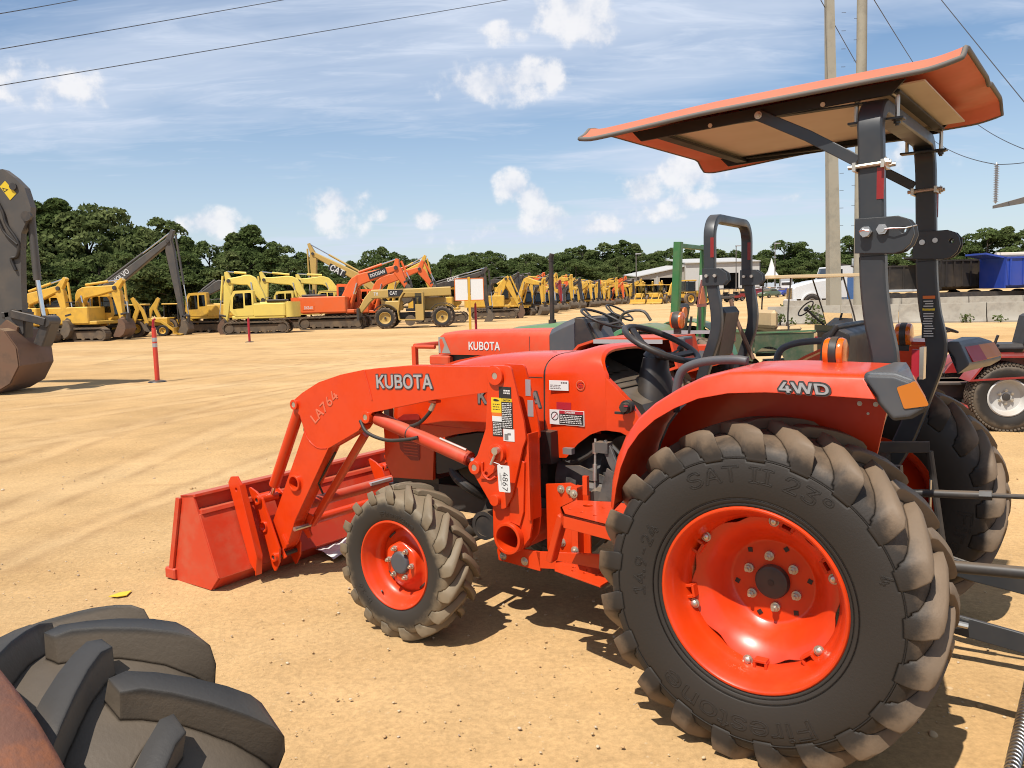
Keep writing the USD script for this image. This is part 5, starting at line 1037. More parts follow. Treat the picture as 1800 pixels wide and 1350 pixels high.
# --- golf cart with a tan roof
paint('cart_green', (.018, .085, .050), .38, .30, grime=((.20, .19, .14), 4, .4)); paint('cart_tan', (.62, .45, .24), .5, .15); paint('cart_roof', (.78, .60, .36), .55, .12)
def golf_cart():
    t = thing('golf_cart', 'green golf cart with a tan roof and a cargo bed', 'golf cart', (4.42, 15.0, 0), 8)
    P = lambda n, m, mat, sm=32: part(t, n, m, mat, sm)
    for s in (1, -1):
        simple_wheel(t, 'rear_wheel', (0, s * .44, .23), .23, .115, .10, 'turf_rubber', 'white_rim'); simple_wheel(t, 'front_wheel', (1.65, s * .44, .23), .23, .115, .10, 'turf_rubber', 'white_rim')
        m = extrude(poly([(-.32, .44), (.76, .44), (.76, .92), (-.32, .94)], [Point(-.08, .40).buffer(.30)]), .56, .58); P('bed_side', m if s > 0 else mirror(m), 'cart_green')
        m = tube(smooth_path([(.34, .52, .78), (.30, .52, 1.2), (.34, .54, 1.86)], 10), .014, 6); P('roof_strut', m if s > 0 else mirror(m), 'dark_metal'); m = tube([(1.62, .50, .84), (1.52, .52, 1.2), (1.30, .54, 1.86)], .014, 6); P('roof_strut', m if s > 0 else mirror(m), 'dark_metal')
        m = rbox((.78, .53, .68), (.09, .11, .48), .02); P('bed_corner', m if s > 0 else mirror(m), 'cart_tan'); m = box((.79, .59, .80), (.05, .01, .09)); P('tail_lens', m if s > 0 else mirror(m), 'red_lens')
    P('bed_tail', box((-.33, 0, .69), (.02, 1.0, .48)), 'cart_green'); P('bed_rim', cat(box((.22, .575, .945), (1.12, .04, .03)), box((.22, -.575, .945), (1.12, .04, .03)), box((-.34, 0, .945), (.03, 1.15, .03))), 'green_pale'); P('bed_floor', box((.22, 0, .60), (1.05, 1.1, .02)), 'cart_green')
    P('seat_back', rbox((.10, 0, 1.16), (.12, .96, .32), .055), 'cart_tan'); P('seat_cushion', rbox((.36, 0, .985), (.46, 1.0, .10), .045), 'cart_tan'); P('seat_frame', cat(*[tube([(.30, y, .60), (.34, y, .86), (.34, y, 1.10)], .014, 6) for y in (-.4, -.15, .15, .4)], tube([(.18, -.42, .62), (.34, -.3, .9)], .012, 6), tube([(.18, .42, .62), (.34, .3, .9)], .012, 6)), 'dark_metal')
    P('arm_hoop', tube(smooth_path([(.0, .50, .74), (.02, .50, .92), (.20, .50, .95), (.42, .50, .82)], 12), .016, 6), 'dark_metal'); P('body', box((.85, 0, .34), (1.1, .96, .12)), 'cart_green'); P('front_cowl', loft([[(x, w, .30), (x, w, z), (x, -w, z), (x, -w, .30)] for x, w, z in ((1.34, .52, 1.0), (1.60, .54, .98), (1.98, .46, .60))]), 'cart_green'); P('dash', box((1.29, 0, .78), (.05, .96, .2)), 'black_plastic')
    P('steering_column', tube([(1.44, .26, .95), (1.06, .26, 1.28)], .02, 8), 'dark_metal'); P('steering_wheel', torus((1.03, .26, 1.31), .17, .013, (-.75, 0, .66), 28, 8), 'black_plastic', 60); P('steering_hub', cyl((1.05, .26, 1.29), (1.025, .26, 1.312), .05, n=12), 'black_plastic'); P('windshield', hexa([(1.60, -.48, .88), (1.594, -.48, .88), (1.594, .48, .88), (1.60, .48, .88)], [(1.50, -.48, 1.22), (1.494, -.48, 1.22), (1.494, .48, 1.22), (1.50, .48, 1.22)]), 'cab_glass')
    roof = rpoly([(-.06, -.60), (1.72, -.60), (1.72, .60), (-.06, .60)], .10); P('roof', cat(extrude(roof, 1.865, 1.90, 'xy'), extrude(roof.buffer(-.05), 1.90, 1.915, 'xy')), 'cart_roof'); P('roof_slot', box((.25, .601, 1.882), (.3, .004, .014)), 'cart_tan')
golf_cart()
# ------------------------------------------------------------------ things standing further back in the yard
def at(px, py, d):
    """the point d metres ahead (world y) on the line of sight through a point of the photograph"""
    v = view_dir(px, py); return np.array([0, 0, CAM_H]) + v * (d / v[1])
def ground_x(px, d): p = at(px, 520, d); return np.array([p[0], d, float(yard_height(p[0], d))])
paint('post_orange', (.75, .055, .03), .45, .12); paint('post_yellow', (.75, .42, .03), .5, .1); paint('concrete', (.40, .37, .31), .85, .25, grime=((.26, .23, .19), 1.6, .7), bump=.2, scale_=1.5); paint('pole_concrete', (.40, .37, .29), .85, .15, grime=((.27, .25, .20), .9, .7), scale_=.8)
def delineators():
    rows = [(266, 18.5, 1.22, 'post_orange', 'orange delineator post with two silver bands and a red tag, nearest to the digger bucket'), (434, 36.0, 1.03, 'sticker_red', 'thin red delineator post before the pale yellow excavators'), (835, 36.5, 1.4, 'sticker_red', 'red delineator post beside the yellow sign post')]
    for px, d, h, m, lab in rows:
        g = ground_x(px, d); t = thing('delineator_post', lab, 'delineator', g)
        part(t, 'base', lathe([(0, .05), (.10, .05), (.18, .03), (.20, .0)], 24, 'z'), 'black_plastic'); part(t, 'post', cat(lathe([(.052, .04), (.050, h * .9), (.045, h * .94), (.045, h * .98), (.03, h), (0, h)], 16, 'z'), torus((0, 0, h + .01), .035, .012, (1, 0, 0), 14, 6)), m, 50)
        if d < 30:
            for z in (h * .64, h * .74): part(t, 'band', lathe([(.0535, z), (.0535, z + .085)], 16, 'z'), 'letter_silver')
            part(t, 'tag', tube([(0, -.03, h), (.02, -.03, h + .16), (.06, -.02, h + .18)], .028, 6), 'sticker_red')
delineators()
def notice():
    c = at(827, 582, 36); t = thing('notice_board', 'two white panels in orange frames on a yellow post', 'sign', (c[0], 36, 0))
    part(t, 'post', box((0, 0, 1.25), (.10, .10, 2.55)), 'post_yellow')
    for s in (-1, 1):
        part(t, 'panel', box((s * .33, .0, 2.0), (.53, .03, .90)), 'sign_white'); part(t, 'panel_frame', cat(box((s * .33, .0, 2.46), (.58, .05, .03)), box((s * .33, 0, 1.54), (.58, .05, .03)), box((s * (.33 + .28), 0, 2.0), (.03, .05, .92))), 'sticker_orange')
paint('sign_white', (.88, .87, .84), .5, .02)
notice()
def barrier_proto(L=3.6, h=.84):
    q = [(-.31, 0), (.31, 0), (.31, .07), (.16, .28), (.085, h - .02), (.07, h), (-.07, h), (-.085, h - .02), (-.16, .28), (-.31, .07)]
    m = extrude(Polygon(q), -L / 2, L / 2, 'xz'); return rot(m, 'z', 90)
def barriers():
    B = barrier_proto(); first = None
    near = [((1349, 39.4), (1478, 38.2)), ((1478, 38.2), (1580, 37.3)), ((1580, 37.3), (1734, 36.0)), ((1734, 36.0), (1878, 35.1))]; far = [((1376, 56), (1475, 55)), ((1475, 55), (1585, 54)), ((1585, 54), (1702, 53)), ((1702, 53), (1830, 52))]
    names = ['in front of the white truck', 'between the pole and the roll bar', 'right of the roll bar posts', 'at the right edge']
    for row, g, nm in ((near, 'concrete barriers along the near edge of the yard', 'front-row concrete barrier '), (far, 'concrete barriers in the row behind', 'rear-row concrete barrier ')):
        for k, ((p0, d0), (p1, d1)) in enumerate(row):
            a, b = ground_x(p0, d0), ground_x(p1, d1); c = (a + b) / 2; L = np.linalg.norm(b - a); ang = math.degrees(math.atan2(b[1] - a[1], b[0] - a[0]))
            t = single('concrete_barrier', scale(B, ((L - .03) / 3.6, 1, 1)), 'concrete', nm + names[k], 'barrier', g); x = UsdGeom.Xformable(stage.GetPrimAtPath(t)); x.AddTranslateOp().Set(Gf.Vec3d(*c)); x.AddRotateZOp().Set(ang)
barriers()
def weeds():
    rg = np.random.default_rng(3); ms = []
    for px, d, n, h in ((1368, 38.9, 60, .5), (1390, 38.4, 40, .3), (1430, 38.2, 90, .9), (1446, 38, 60, .4), (1480, 37.8, 40, .3), (1700, 35.9, 30, .4), (1760, 35.3, 30, .3), (1372, 40.2, 30, .9)):
        c = ground_x(px, d)
        for k in range(n):
            a = rg.uniform(0, 2 * PI); r = rg.uniform(0, .35); z = rg.uniform(.03, h) ; p = c + [r * math.cos(a), r * math.sin(a) * .4, z]; u = rg.normal(size=3); u /= np.linalg.norm(u); w = np.cross(u, rg.normal(size=3)); w /= np.linalg.norm(w); s = rg.uniform(.05, .11)
            ms.append((np.array([p - u * s, p + w * s * .5, p + u * s, p - w * s * .5]), quads([[0, 1, 2, 3]])))
    single('weeds', cat(ms), 'leaf', 'green weeds along the foot of the concrete barriers', 'weeds', kind='stuff', smooth=False)

# trees -----------------------------------------------------------------
look('leaf', {'o': ('object_info', {}), 'g': ('geometry', {}), 'r': ('rgb_ramp', {'ramp': [(0, (.058, .082, .026)), (.5, (.090, .120, .040)), (1, (.135, .158, .060))]}), 'n': ('noise_texture', {'scale': .55, 'detail': 3.0}), 'mx': ('math', {'math_type': 'multiply_add', 'value2': .55}), 'nm': ('map_range', {'from_min': .3, 'from_max': .7, 'to_min': 0, 'to_max': .5, 'clamp': True}),
     'd': ('diffuse_bsdf', {}), 't': ('translucent_bsdf', {}), 'x': ('mix_closure', {'fac': .36})},
     [('o.random', 'mx.value1'), ('g.position', 'n.vector'), ('n.fac', 'nm.value'), ('nm.result', 'mx.value3'), ('mx.value', 'r.fac'), ('r.color', 'd.color'), ('r.color', 't.color'), ('d.BSDF', 'x.closure1'), ('t.BSDF', 'x.closure2')], 'x.closure')
paint('bark', (.085, .065, .045), .9, .1)
def tree_parts(t, seed, H, W, trunk, n=6500, leaf=.31, pine=False):
    rg = np.random.default_rng(seed); lobes = []
    nl = 26
    for k in range(nl):
        z = trunk + (H - trunk) * ((k + .5) / nl) ** .85; q = (z - trunk) / (H - trunk)
        w = W * (.5 if pine else .62) * (1 - q) ** (.9 if pine else .45) * (1.05 if q > .12 else .7); a = rg.uniform(0, 2 * PI); r = w * rg.uniform(.25, 1) ** .6
        lobes.append((r * math.cos(a), r * math.sin(a), z, W * rg.uniform(.13, .25) * (1.12 - .5 * q)))
    L = np.array(lobes); L[:, 3] *= 1.15; idx = rg.choice(nl, n, p=L[:, 3] ** 2 / (L[:, 3] ** 2).sum()); u = rg.normal(size=(n, 3)); u /= np.linalg.norm(u, axis=1, keepdims=True); u[:, 2] = np.abs(u[:, 2]) * .9 - .25
    c = L[idx, :3] + u * (L[idx, 3] * rg.uniform(.70, 1.08, n))[:, None]; nrm = u + .75 * rg.normal(size=(n, 3)); nrm /= np.linalg.norm(nrm, axis=1, keepdims=True)
    a = np.cross(nrm, rg.normal(size=(n, 3))); a /= np.linalg.norm(a, axis=1, keepdims=True); b = np.cross(nrm, a); s = (leaf * rg.uniform(.5, 1.15, n))[:, None]
    v = np.stack([c - a * s, c + b * s * .55 - a * s * .1, c + a * s, c - b * s * .6 + a * s * .15], 1).reshape(-1, 3); f = quads(np.arange(4 * n).reshape(-1, 4))
    part(t, 'crown', (v, f), 'leaf', False)
    tr = [tube(smooth_path([(0, 0, -.3), (.1, .05, trunk * .6), (-.1, .1, H * .55), (.05, 0, H * .88)], 10), np.linspace(W * .045, .05, 10), 7)]
    for k in range(5, nl, 3): x, y, z, r = lobes[k]; tr.append(tube([(0, 0, max(.8, z - 1.6)), (x * .5, y * .5, z - .6), (x, y, z)], [.14, .09, .03], 5))
    part(t, 'trunk', cat(tr), 'bark')
TREES = []
def trees():
    protos = [(11, 12.0, 8.5, 2.2, 0), (12, 12.5, 7.0, 1.6, 0), (13, 11.0, 9.5, 1.8, 0), (14, 13.5, 6.0, 2.0, 1), (15, 12.0, 8.0, 1.2, 0), (16, 13.0, 9.0, 3.0, 0)]
    spots = []
    for x, y in ((-20, 335), (20, 338), (62, 343), (112, 338), (160, 360), (205, 362), (243, 392), (290, 374), (332, 408), (372, 420), (418, 402), (448, 388), (492, 418), (522, 440)): spots.append((x, y, 78, 'left'))
    for x, y in ((562, 446), (598, 470), (636, 462), (670, 430), (702, 440), (734, 455), (768, 460)): spots.append((x, y, 150, 'mid'))
    for x, y in ((800, 456), (836, 464), (868, 460), (905, 450), (934, 446), (966, 447), (1000, 434), (1026, 428), (1060, 424), (1092, 418), (1117, 424), (1150, 442), (1184, 436), (1216, 432), (1252, 428), (1290, 440), (1338, 446), (1378, 420), (1410, 424), (1442, 442), (1492, 412), (1524, 426), (1560, 430), (1606, 434), (1650, 430), (1700, 410), (1732, 402), (1768, 394), (1802, 402)): spots.append((x, y, 330, 'right'))
    rg = random.Random(8)
    for x in range(-60, 545, 26): spots.append((x + rg.uniform(-10, 10), 430 + rg.uniform(0, 40), 68 + rg.uniform(0, 6), 'left'))
    for x in range(530, 800, 22): spots.append((x, 450 + rg.uniform(0, 22), 140, 'mid'))
    for x in range(785, 1835, 19): spots.append((x + rg.uniform(-8, 8), 446 + rg.uniform(0, 20), 314 + rg.uniform(-10, 10), 'right'))
    for x in range(800, 1835, 24): spots.append((x + rg.uniform(-9, 9), 438 + rg.uniform(0, 16), 345 + rg.uniform(0, 20), 'right'))
    lab = {'left': 'leafy tree of the tall wood', 'mid': 'dark leafy tree in the wood behind the orange excavators', 'right': 'distant green tree of the long line'}
    src = {}
    for k, (px, py, d, z) in enumerate(spots):
        i = rg.randrange(6); z2 = {'left': 'between the digger arm and the long grey boom' if px < 190 else 'behind the long grey boom' if px < 345 else 'behind the pale yellow excavators', 'mid': 'mid', 'right': 'left of the shed' if px < 1120 else 'behind the shed and roll bars' if px < 1430 else 'beyond the trucks at the right'}[z]; LB = lab[z] + ('' if z == 'mid' else ', ' + z2); GR = 'trees ' + (z2 if z != 'mid' else 'of the wood behind the orange excavators'); sd, H, W, tk, pine = protos[i]; p = ground_x(px, d); top = at(px, py, d)[2]; s = (top - p[2]) / H / 1.07; wide = s * rg.uniform(1.0, 1.35)
        if d > 300: wide *= 1.12
        if i not in src:
            t = thing('tree', LB, 'tree', p, rg.uniform(0, 360), GR, (wide, wide, s)); tree_parts(t, sd, H, W, tk, pine=bool(pine)); src[i] = t
        else: copy_of(src[i], p, rg.uniform(0, 360), LB, 'tree', GR, 'tree', (wide, wide, s))
trees(); weeds()

# poles and wires --------------------------------------------------------
def utility_poles():
    a0, a1 = at(1466, 560, 45), at(1454, -260, 45); t = thing('utility_pole', 'tapered concrete utility pole behind the golf cart, left of the pair', 'utility pole', (a0[0], 45, 0))
    part(t, 'shaft', loft([[np.array([dx, dy, 0]) * w + c for dx, dy in ((-.5, -.5), (.5, -.5), (.5, .5), (-.5, .5))] for c, w in ((np.array([0, 0, 0]), .62), (np.array([a1[0] - a0[0], 0, a1[2]]), .28))]), 'pole_concrete')
    part(t, 'climbing_peg', cat(*[cyl((.2, 0, z), (.42, 0, z), .012, n=5) for z in np.arange(4, 16, .9)]), 'dark_metal')
    b0, b1 = at(1510, 560, 47), at(1518, -260, 47); t = thing('utility_pole', 'smooth concrete utility pole, right of the pair, half behind the tractor roll bar', 'utility pole', (b0[0], 47, 0))
    part(t, 'shaft', cyl((0, 0, 0), (b1[0] - b0[0], 0, b1[2]), .31, .24, 20), 'pole_concrete'); part(t, 'climbing_peg', cat(*[cyl((-.2, 0, z), (-.52, 0, z), .012, n=5) for z in np.arange(5, 18, 1.1)]), 'dark_metal')
    c = at(1860, 560, 40); t = thing('utility_pole', 'steel arm with a ribbed insulator reaching in from a pole at the right edge', 'utility pole', (c[0], 40, 0))
    rel = lambda px, py: at(px, py, 40) - [c[0], 40, 0]
    part(t, 'shaft', cyl((0, 0, 0), (0, 0, 12), .3, .2, 14), 'pole_concrete'); e, f = rel(1746, 364), rel(1862, 338); part(t, 'cross_arm', loft([[p + [0, -w, -h], p + [0, w, -h], p + [0, w, h], p + [0, -w, h]] for p, w, h in ((e, .06, .07), (f, .14, .24))]), 'trim_grey')
    i0, i1 = rel(1750, 356), rel(1752, 288); pr = []
    for k in range(22): z = i0[2] + (i1[2] - i0[2]) * (k + .5) / 22; pr += [(.055, z - .022), (.125, z), (.055, z + .022)]
    part(t, 'insulator', move(lathe([(.02, i0[2] - .05)] + pr + [(.02, i1[2] + .06)], 14, 'z'), (i0[0], 0, 0)), 'letter_silver')
utility_poles()
def wires():
    far = 'thin dark power line '
    rows = [((0, 22, 30), (130, 0, 40), 'high at the upper left corner'), ((0, 84, 34), (490, 0, 46), 'crossing the sky at the upper left, middle of three'), ((0, 146, 34), (880, 0, 52), 'longest of three crossing the sky at the upper left'), ((1443, 0, 44), (1512, 122, 58), 'slanting between the two concrete poles'), ((1537, 0, 46), (1602, 104, 62), 'slanting down behind the front of the canopy'), ((1655, 0, 30), (1800, 178, 26), 'slanting down right of the canopy'), ((1712, 214, 60), (1800, 262, 48), 'below the rear corner of the canopy'), ((1640, 246, 62), (1752, 289, 40), 'running to the insulator from the left'), ((1752, 289, 40), (1800, 286, 38), 'leaving the insulator to the right')]
    for k, (a, b, lab) in enumerate(rows):
        p, q = at(*a), at(*b); ex = q - p
        if k < 6: p, q = (p - ex * (.9 if a[0] in (0,) else .15)), q + ex * (.5 if k != 5 else .6)
        n = 14; s = np.linspace(0, 1, n); sag = -.012 * np.linalg.norm(q - p) * 4 * s * (1 - s) * (0.12 if k < 6 else .9); P = p + (q - p) * s[:, None]; P[:, 2] += sag
        single('power_line', tube(P, .0105 * np.linalg.norm(P.mean(0)) / 40 + .006, 5), 'cable', far + lab, 'power line')
wires()
def light_poles():
    for px, top, d, lab in ((1119, 446, 200, 'slim lamp post left of the grey shed'), (1294, 432, 210, 'slim lamp post seen through the second roll bar'), (1362, 428, 190, 'slim mast behind the golf cart roof')):
        g = ground_x(px, d); h = at(px, top, d)[2] - g[2]; t = thing('lamp_post', lab, 'lamp post', g); part(t, 'mast', cyl((0, 0, 0), (0, 0, h), .16, .10, 8), 'trim_grey'); part(t, 'lamp_head', cat(box((.5, 0, h), (1.3, .5, .25)), box((0, 0, h - .1), (.3, .3, .3))), 'letter_silver')
light_poles()
# shed ---------------------------------------------------------------------
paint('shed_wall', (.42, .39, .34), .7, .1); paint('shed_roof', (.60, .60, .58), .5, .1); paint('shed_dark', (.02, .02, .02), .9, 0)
def shed():
    d = 232; g = ground_x(1121, d); gz = g[2]; t = thing('storage_shed', 'long grey metal shed with dark open bays and a stepped roof', 'building', (g[0], d, gz)); ppm = 1477 / d; X = lambda px: (px - 1121) / ppm; Zt = lambda px, py: at(px, py, d)[2] - gz
    zl, zr, zm = Zt(1121, 487), Zt(1202, 469), Zt(1260, 462)
    pts = [(X(1121), 0), (X(1121), zl), (X(1202), zr), (X(1202), 0)]; bay = [(X(1127), X(1150), Zt(1138, 491)), (X(1160), X(1188), Zt(1175, 488))]
    q = Polygon(pts)
    for a, b, h in bay: q = q.difference(sbox(a, -1, b, h))
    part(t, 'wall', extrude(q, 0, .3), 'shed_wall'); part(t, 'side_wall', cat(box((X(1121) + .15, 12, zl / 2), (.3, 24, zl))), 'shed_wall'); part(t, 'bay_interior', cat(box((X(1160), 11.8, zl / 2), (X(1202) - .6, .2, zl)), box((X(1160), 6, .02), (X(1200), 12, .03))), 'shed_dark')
    part(t, 'roof', hexa([(X(1119), -.6, zl), (X(1202), -.6, zr), (X(1202), 26, zr + 1), (X(1119), 26, zl + 1)], [(X(1119), -.6, zl + .25), (X(1202), -.6, zr + .25), (X(1202), 26, zr + 1.25), (X(1119), 26, zl + 1.25)]), 'shed_roof')
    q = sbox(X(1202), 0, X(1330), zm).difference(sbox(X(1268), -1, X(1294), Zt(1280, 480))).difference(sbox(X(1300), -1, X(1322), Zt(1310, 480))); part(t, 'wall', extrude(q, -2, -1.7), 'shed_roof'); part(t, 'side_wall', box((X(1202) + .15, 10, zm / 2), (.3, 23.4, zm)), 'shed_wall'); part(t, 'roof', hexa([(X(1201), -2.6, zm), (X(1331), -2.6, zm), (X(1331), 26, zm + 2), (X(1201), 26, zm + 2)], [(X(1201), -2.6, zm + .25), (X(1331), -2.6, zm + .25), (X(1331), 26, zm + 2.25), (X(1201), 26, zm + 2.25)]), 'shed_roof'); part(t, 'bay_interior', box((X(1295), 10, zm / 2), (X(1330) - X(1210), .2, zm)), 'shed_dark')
    for px in (1155, 1194): part(t, 'door_post', box((X(px), -.12, zl / 2), (.25, .2, zl)), 'shed_roof')
shed()
# ------------------------------------------------------------------ earth-moving machines (x forward, z up)
paint('digger_yellow', (.88, .50, .05), .45, .22, grime=((.30, .17, .06), 2.0, .3), scale_=1.5); paint('pale_yellow', (.98, .74, .15), .45, .16, scale_=1.5); paint('mustard', (.62, .40, .10), .5, .25, scale_=1.5); paint('digger_orange', (.92, .15, .025), .42, .14, scale_=1.5); paint('boom_grey', (.070, .068, .066), .5, .18, scale_=1.5); paint('boom_black', (.028, .029, .032), .45, .2, scale_=1.5); paint('track_dirt', (.085, .065, .048), .85, .5, scale_=2.0); paint('bucket_rust', (.17, .085, .05), .7, .3, grime=((.09, .055, .04), 3, .6), scale_=3); paint('bucket_grey', (.12, .095, .07), .7, .35, scale_=3)
def tracks(t, L=4.3, gauge=2.35, w=.6, r=.43, n=34):
    for s in (1, -1):
        y = s * gauge / 2; h = L / 2 - r; q = Polygon([(-h, 0), (h, 0)] + []) if False else None
        belt = unary_union([Point(-h, r).buffer(r, 10), Point(h, r).buffer(r, 10), sbox(-h, 0, h, 2 * r)]); inner = belt.buffer(-.09)
        part(t, 'track', extrude(belt.difference(inner), y - w / 2, y + w / 2), 'track_dirt'); part(t, 'track_frame', cat(extrude(inner.buffer(-.12), y - w * .32, y + w * .32), *[cyl((x, y - w * .36, r * .55), (x, y + w * .36, r * .55), .13, n=12) for x in np.linspace(-h, h, 7)], *[cyl((e * h, y - w * .4, r), (e * h, y + w * .4, r), r - .13, n=16) for e in (1, -1)]), 'track_dirt')
        b = np.array(belt.exterior.coords); P = np.array([belt.exterior.interpolate(k / n, normalized=True).coords[0] for k in range(n)]); c0 = np.array([0, r]); sh = []
        for k in range(n):
            d = np.array(belt.exterior.interpolate(((k + .2) / n) % 1, normalized=True).coords[0]) - P[k]; a = math.degrees(math.atan2(d[1], d[0])); sh.append(move(rot(box((0, 0, 0), (.10, w, .05)), 'y', -a), (P[k][0], y, P[k][1])))
        part(t, 'track_shoes', cat(sh), 'track_dirt', False)
    part(t, 'undercarriage', cat(box((0, 0, .62), (1.6, gauge - .5, .4)), cyl((0, 0, .8), (0, 0, 1.02), .7, n=20)), 'dark_metal')
def bucket_mesh(W=1.1):
    o = [(.0, .12), (.22, .10), (.42, -.18), (.46, -.50), (.30, -.82), (.02, -1.0), (-.34, -.98), (-.40, -.92), (-.02, -.20)]
    q = rpoly(o, .03); side = [extrude(q, s * W / 2 - .02, s * W / 2 + .02) for s in (1, -1)]
    sh = loft([[(x, y, z) for x, z in ((.10, .14), (.24, .10), (.44, -.18), (.48, -.50), (.31, -.84), (.02, -1.02), (-.42, -1.0), (-.42, -.97), (.0, -.97), (.28, -.80), (.43, -.50), (.40, -.20), (.22, .06), (.10, .10))] for y in (-W / 2, W / 2)])
    teeth = [box((-.48, y, -.985), (.18, .08, .05)) for y in np.linspace(-W * .42, W * .42, 5)]; ears = [extrude(poly([(-.10, .0), (.22, .0), (.26, .16), (.06, .28), (-.08, .14)]), y - .03, y + .03) for y in (-.2, .2)]
    return cat(*side, sh, *teeth, *ears)
BUCKET = bucket_mesh()
def excavator(label, loc, yaw, body, boomc, pose, group=None, sc=1.0, mark=None, bucket_ang=0, bucketc='bucket_grey', cabc=None, decal=None, name='excavator', own_ram=True, buck=1.0, boom_w=.42):
    """pose: boom root, bend, tip, stick top, stick end in local (x, z) metres before scaling"""
    t = thing(name, label, 'excavator', loc, yaw, group, sc); P = lambda n, m, mat, sm=32: part(t, n, m, mat, sm); cabc = cabc or body
    tracks(t)
    P('house', cat(rbox((-.55, -.45, 1.62), (3.1, 1.75, 1.05), .06), rbox((-.2, 0, 1.16), (3.4, 2.5, .22), .04)), body); P('side_locker', rbox((-.95, .98, 1.62), (2.1, .62, .86), .05), body)
    cw = [(-2.75 + .35 * (1 - math.cos(a)), 1.30 * math.sin(a)) for a in np.linspace(-PI / 2, PI / 2, 9)]; cw = [(-2.2 - .62 * math.cos(a), 1.27 * math.sin(a)) for a in np.linspace(-PI / 2, PI / 2, 11)] + [(-2.0, 1.27), (-2.0, -1.27)]
    P('counterweight', extrude(Polygon(cw).buffer(0), 1.10, 2.12, 'xy'), body); P('engine_hood', rbox((-1.3, -.25, 2.22), (1.3, 1.5, .16), .05), 'dark_metal'); P('exhaust', cyl((-1.2, -.6, 2.25), (-1.2, -.6, 2.62), .06, n=10), 'dark_metal'); P('hand_rail', tube([(.4, -1.25, 2.0), (.4, -1.25, 2.45), (-.7, -1.25, 2.45), (-.7, -1.25, 2.1)], .022, 5), 'dark_metal')
    side = rpoly([(.08, 1.25), (1.30, 1.25), (1.62, 1.62), (1.52, 2.55), (1.32, 2.92), (.16, 2.96), (.08, 2.9)], .08); win = rpoly([(.72, 1.75), (1.42, 1.72), (1.36, 2.50), (1.20, 2.74), (.72, 2.76)], .05); win2 = rpoly([(.18, 1.95), (.62, 1.92), (.62, 2.76), (.20, 2.76)], .04); ring = side.difference(win).difference(win2)
    P('cab', cat(extrude(ring, 1.22, 1.27), extrude(ring, .38, .43), extrude(side.difference(side.buffer(-.05)).difference(sbox(1.36, 1.5, 1.9, 2.7)), .43, 1.22), box((.6, .82, 1.45), (.9, .7, .3))), cabc); [P('cab_window', extrude(wi.buffer(-.004), y, y + .01), 'cab_glass') for wi in (win, win2) for y in (1.235, .40)]; P('windscreen', hexa([(1.585, .46, 1.62), (1.60, .46, 1.62), (1.60, 1.19, 1.62), (1.585, 1.19, 1.62)], [(1.50, .46, 2.58), (1.515, .46, 2.58), (1.515, 1.19, 2.58), (1.50, 1.19, 2.58)]), 'cab_glass'); P('cab_seat', cat(box((.55, .82, 1.75), (.5, .5, .15)), box((.32, .82, 2.1), (.14, .5, .7))), 'vinyl_black')
    v = lambda p, y=-.15: np.array([p[0], y, p[1]])
    r, b, tp, st, se = [np.array(pose[k], float) for k in ('root', 'bend', 'tip', 'top', 'end')]
    path = smooth_path([r, (r + b) / 2 + (b - r)[::-1] * [-.02, .02], b, (b + tp) / 2, tp], 14); n = len(path); hh = np.interp(np.linspace(0, 1, n), [0, .12, .45, .6, 1], [.40, .55, .74, .70, .36])
    P('boom', bar([v(p) for p in path], boom_w, hh), boomc, 40); P('stick', bar([v(st), v(st + (tp - st) * .9), v(tp + (se - tp) * .12), v(tp + (se - tp) * .5), v(se)], boom_w * .8, [.22, .44, .62, .46, .26]), boomc, 40)
    P('joint', cat(*[cyl(v(p, -.15 - boom_w * .62), v(p, -.15 + boom_w * .62), .13, n=12) for p in (r, tp, se)]), 'dark_metal')
    def ram(a, c, k=.58, rad=.085, y=-.15): P('cylinder', cyl(v(a, y), v(a + (c - a) * k, y), rad, n=12), boomc if boomc != 'boom_black' else 'boom_black'); P('cylinder_rod', cyl(v(a + (c - a) * k, y), v(c, y), rad * .55, n=10), 'chrome')
    u = (tp - b) / np.linalg.norm(tp - b); nrm = np.array([-u[1], u[0]]); nrm = nrm if nrm[1] > 0 else -nrm
    ram(b + u * .25 + nrm * .50, st, .60); [ram(r + np.array([.55, -.35]), b - u * .05 - nrm * .12, .62, .09, y) for y in (-.15 - boom_w * .62, -.15 + boom_w * .62)]
    w = (se - tp) / np.linalg.norm(se - tp); m = np.array([-w[1], w[0]]); m = m if m @ (st - tp + np.array([1e-3, 0])) > 0 and abs(m[0]) > .2 else m; m = m if m[0] > 0 else -m
    k1 = se - w * .42 + m * .42
    if own_ram: ram(st + (tp - st) * .5 + m * .32, k1, .62, .075)
    P('linkage', cat(bar([v(se - w * .40), v(k1)], .36, .12), bar([v(k1), v(se + m * .30 + w * .12)], .30, .12)), 'dark_metal')
    bk = rot(scale(BUCKET, buck), 'y', -bucket_ang); P('bucket', move(bk, v(se)), bucketc)
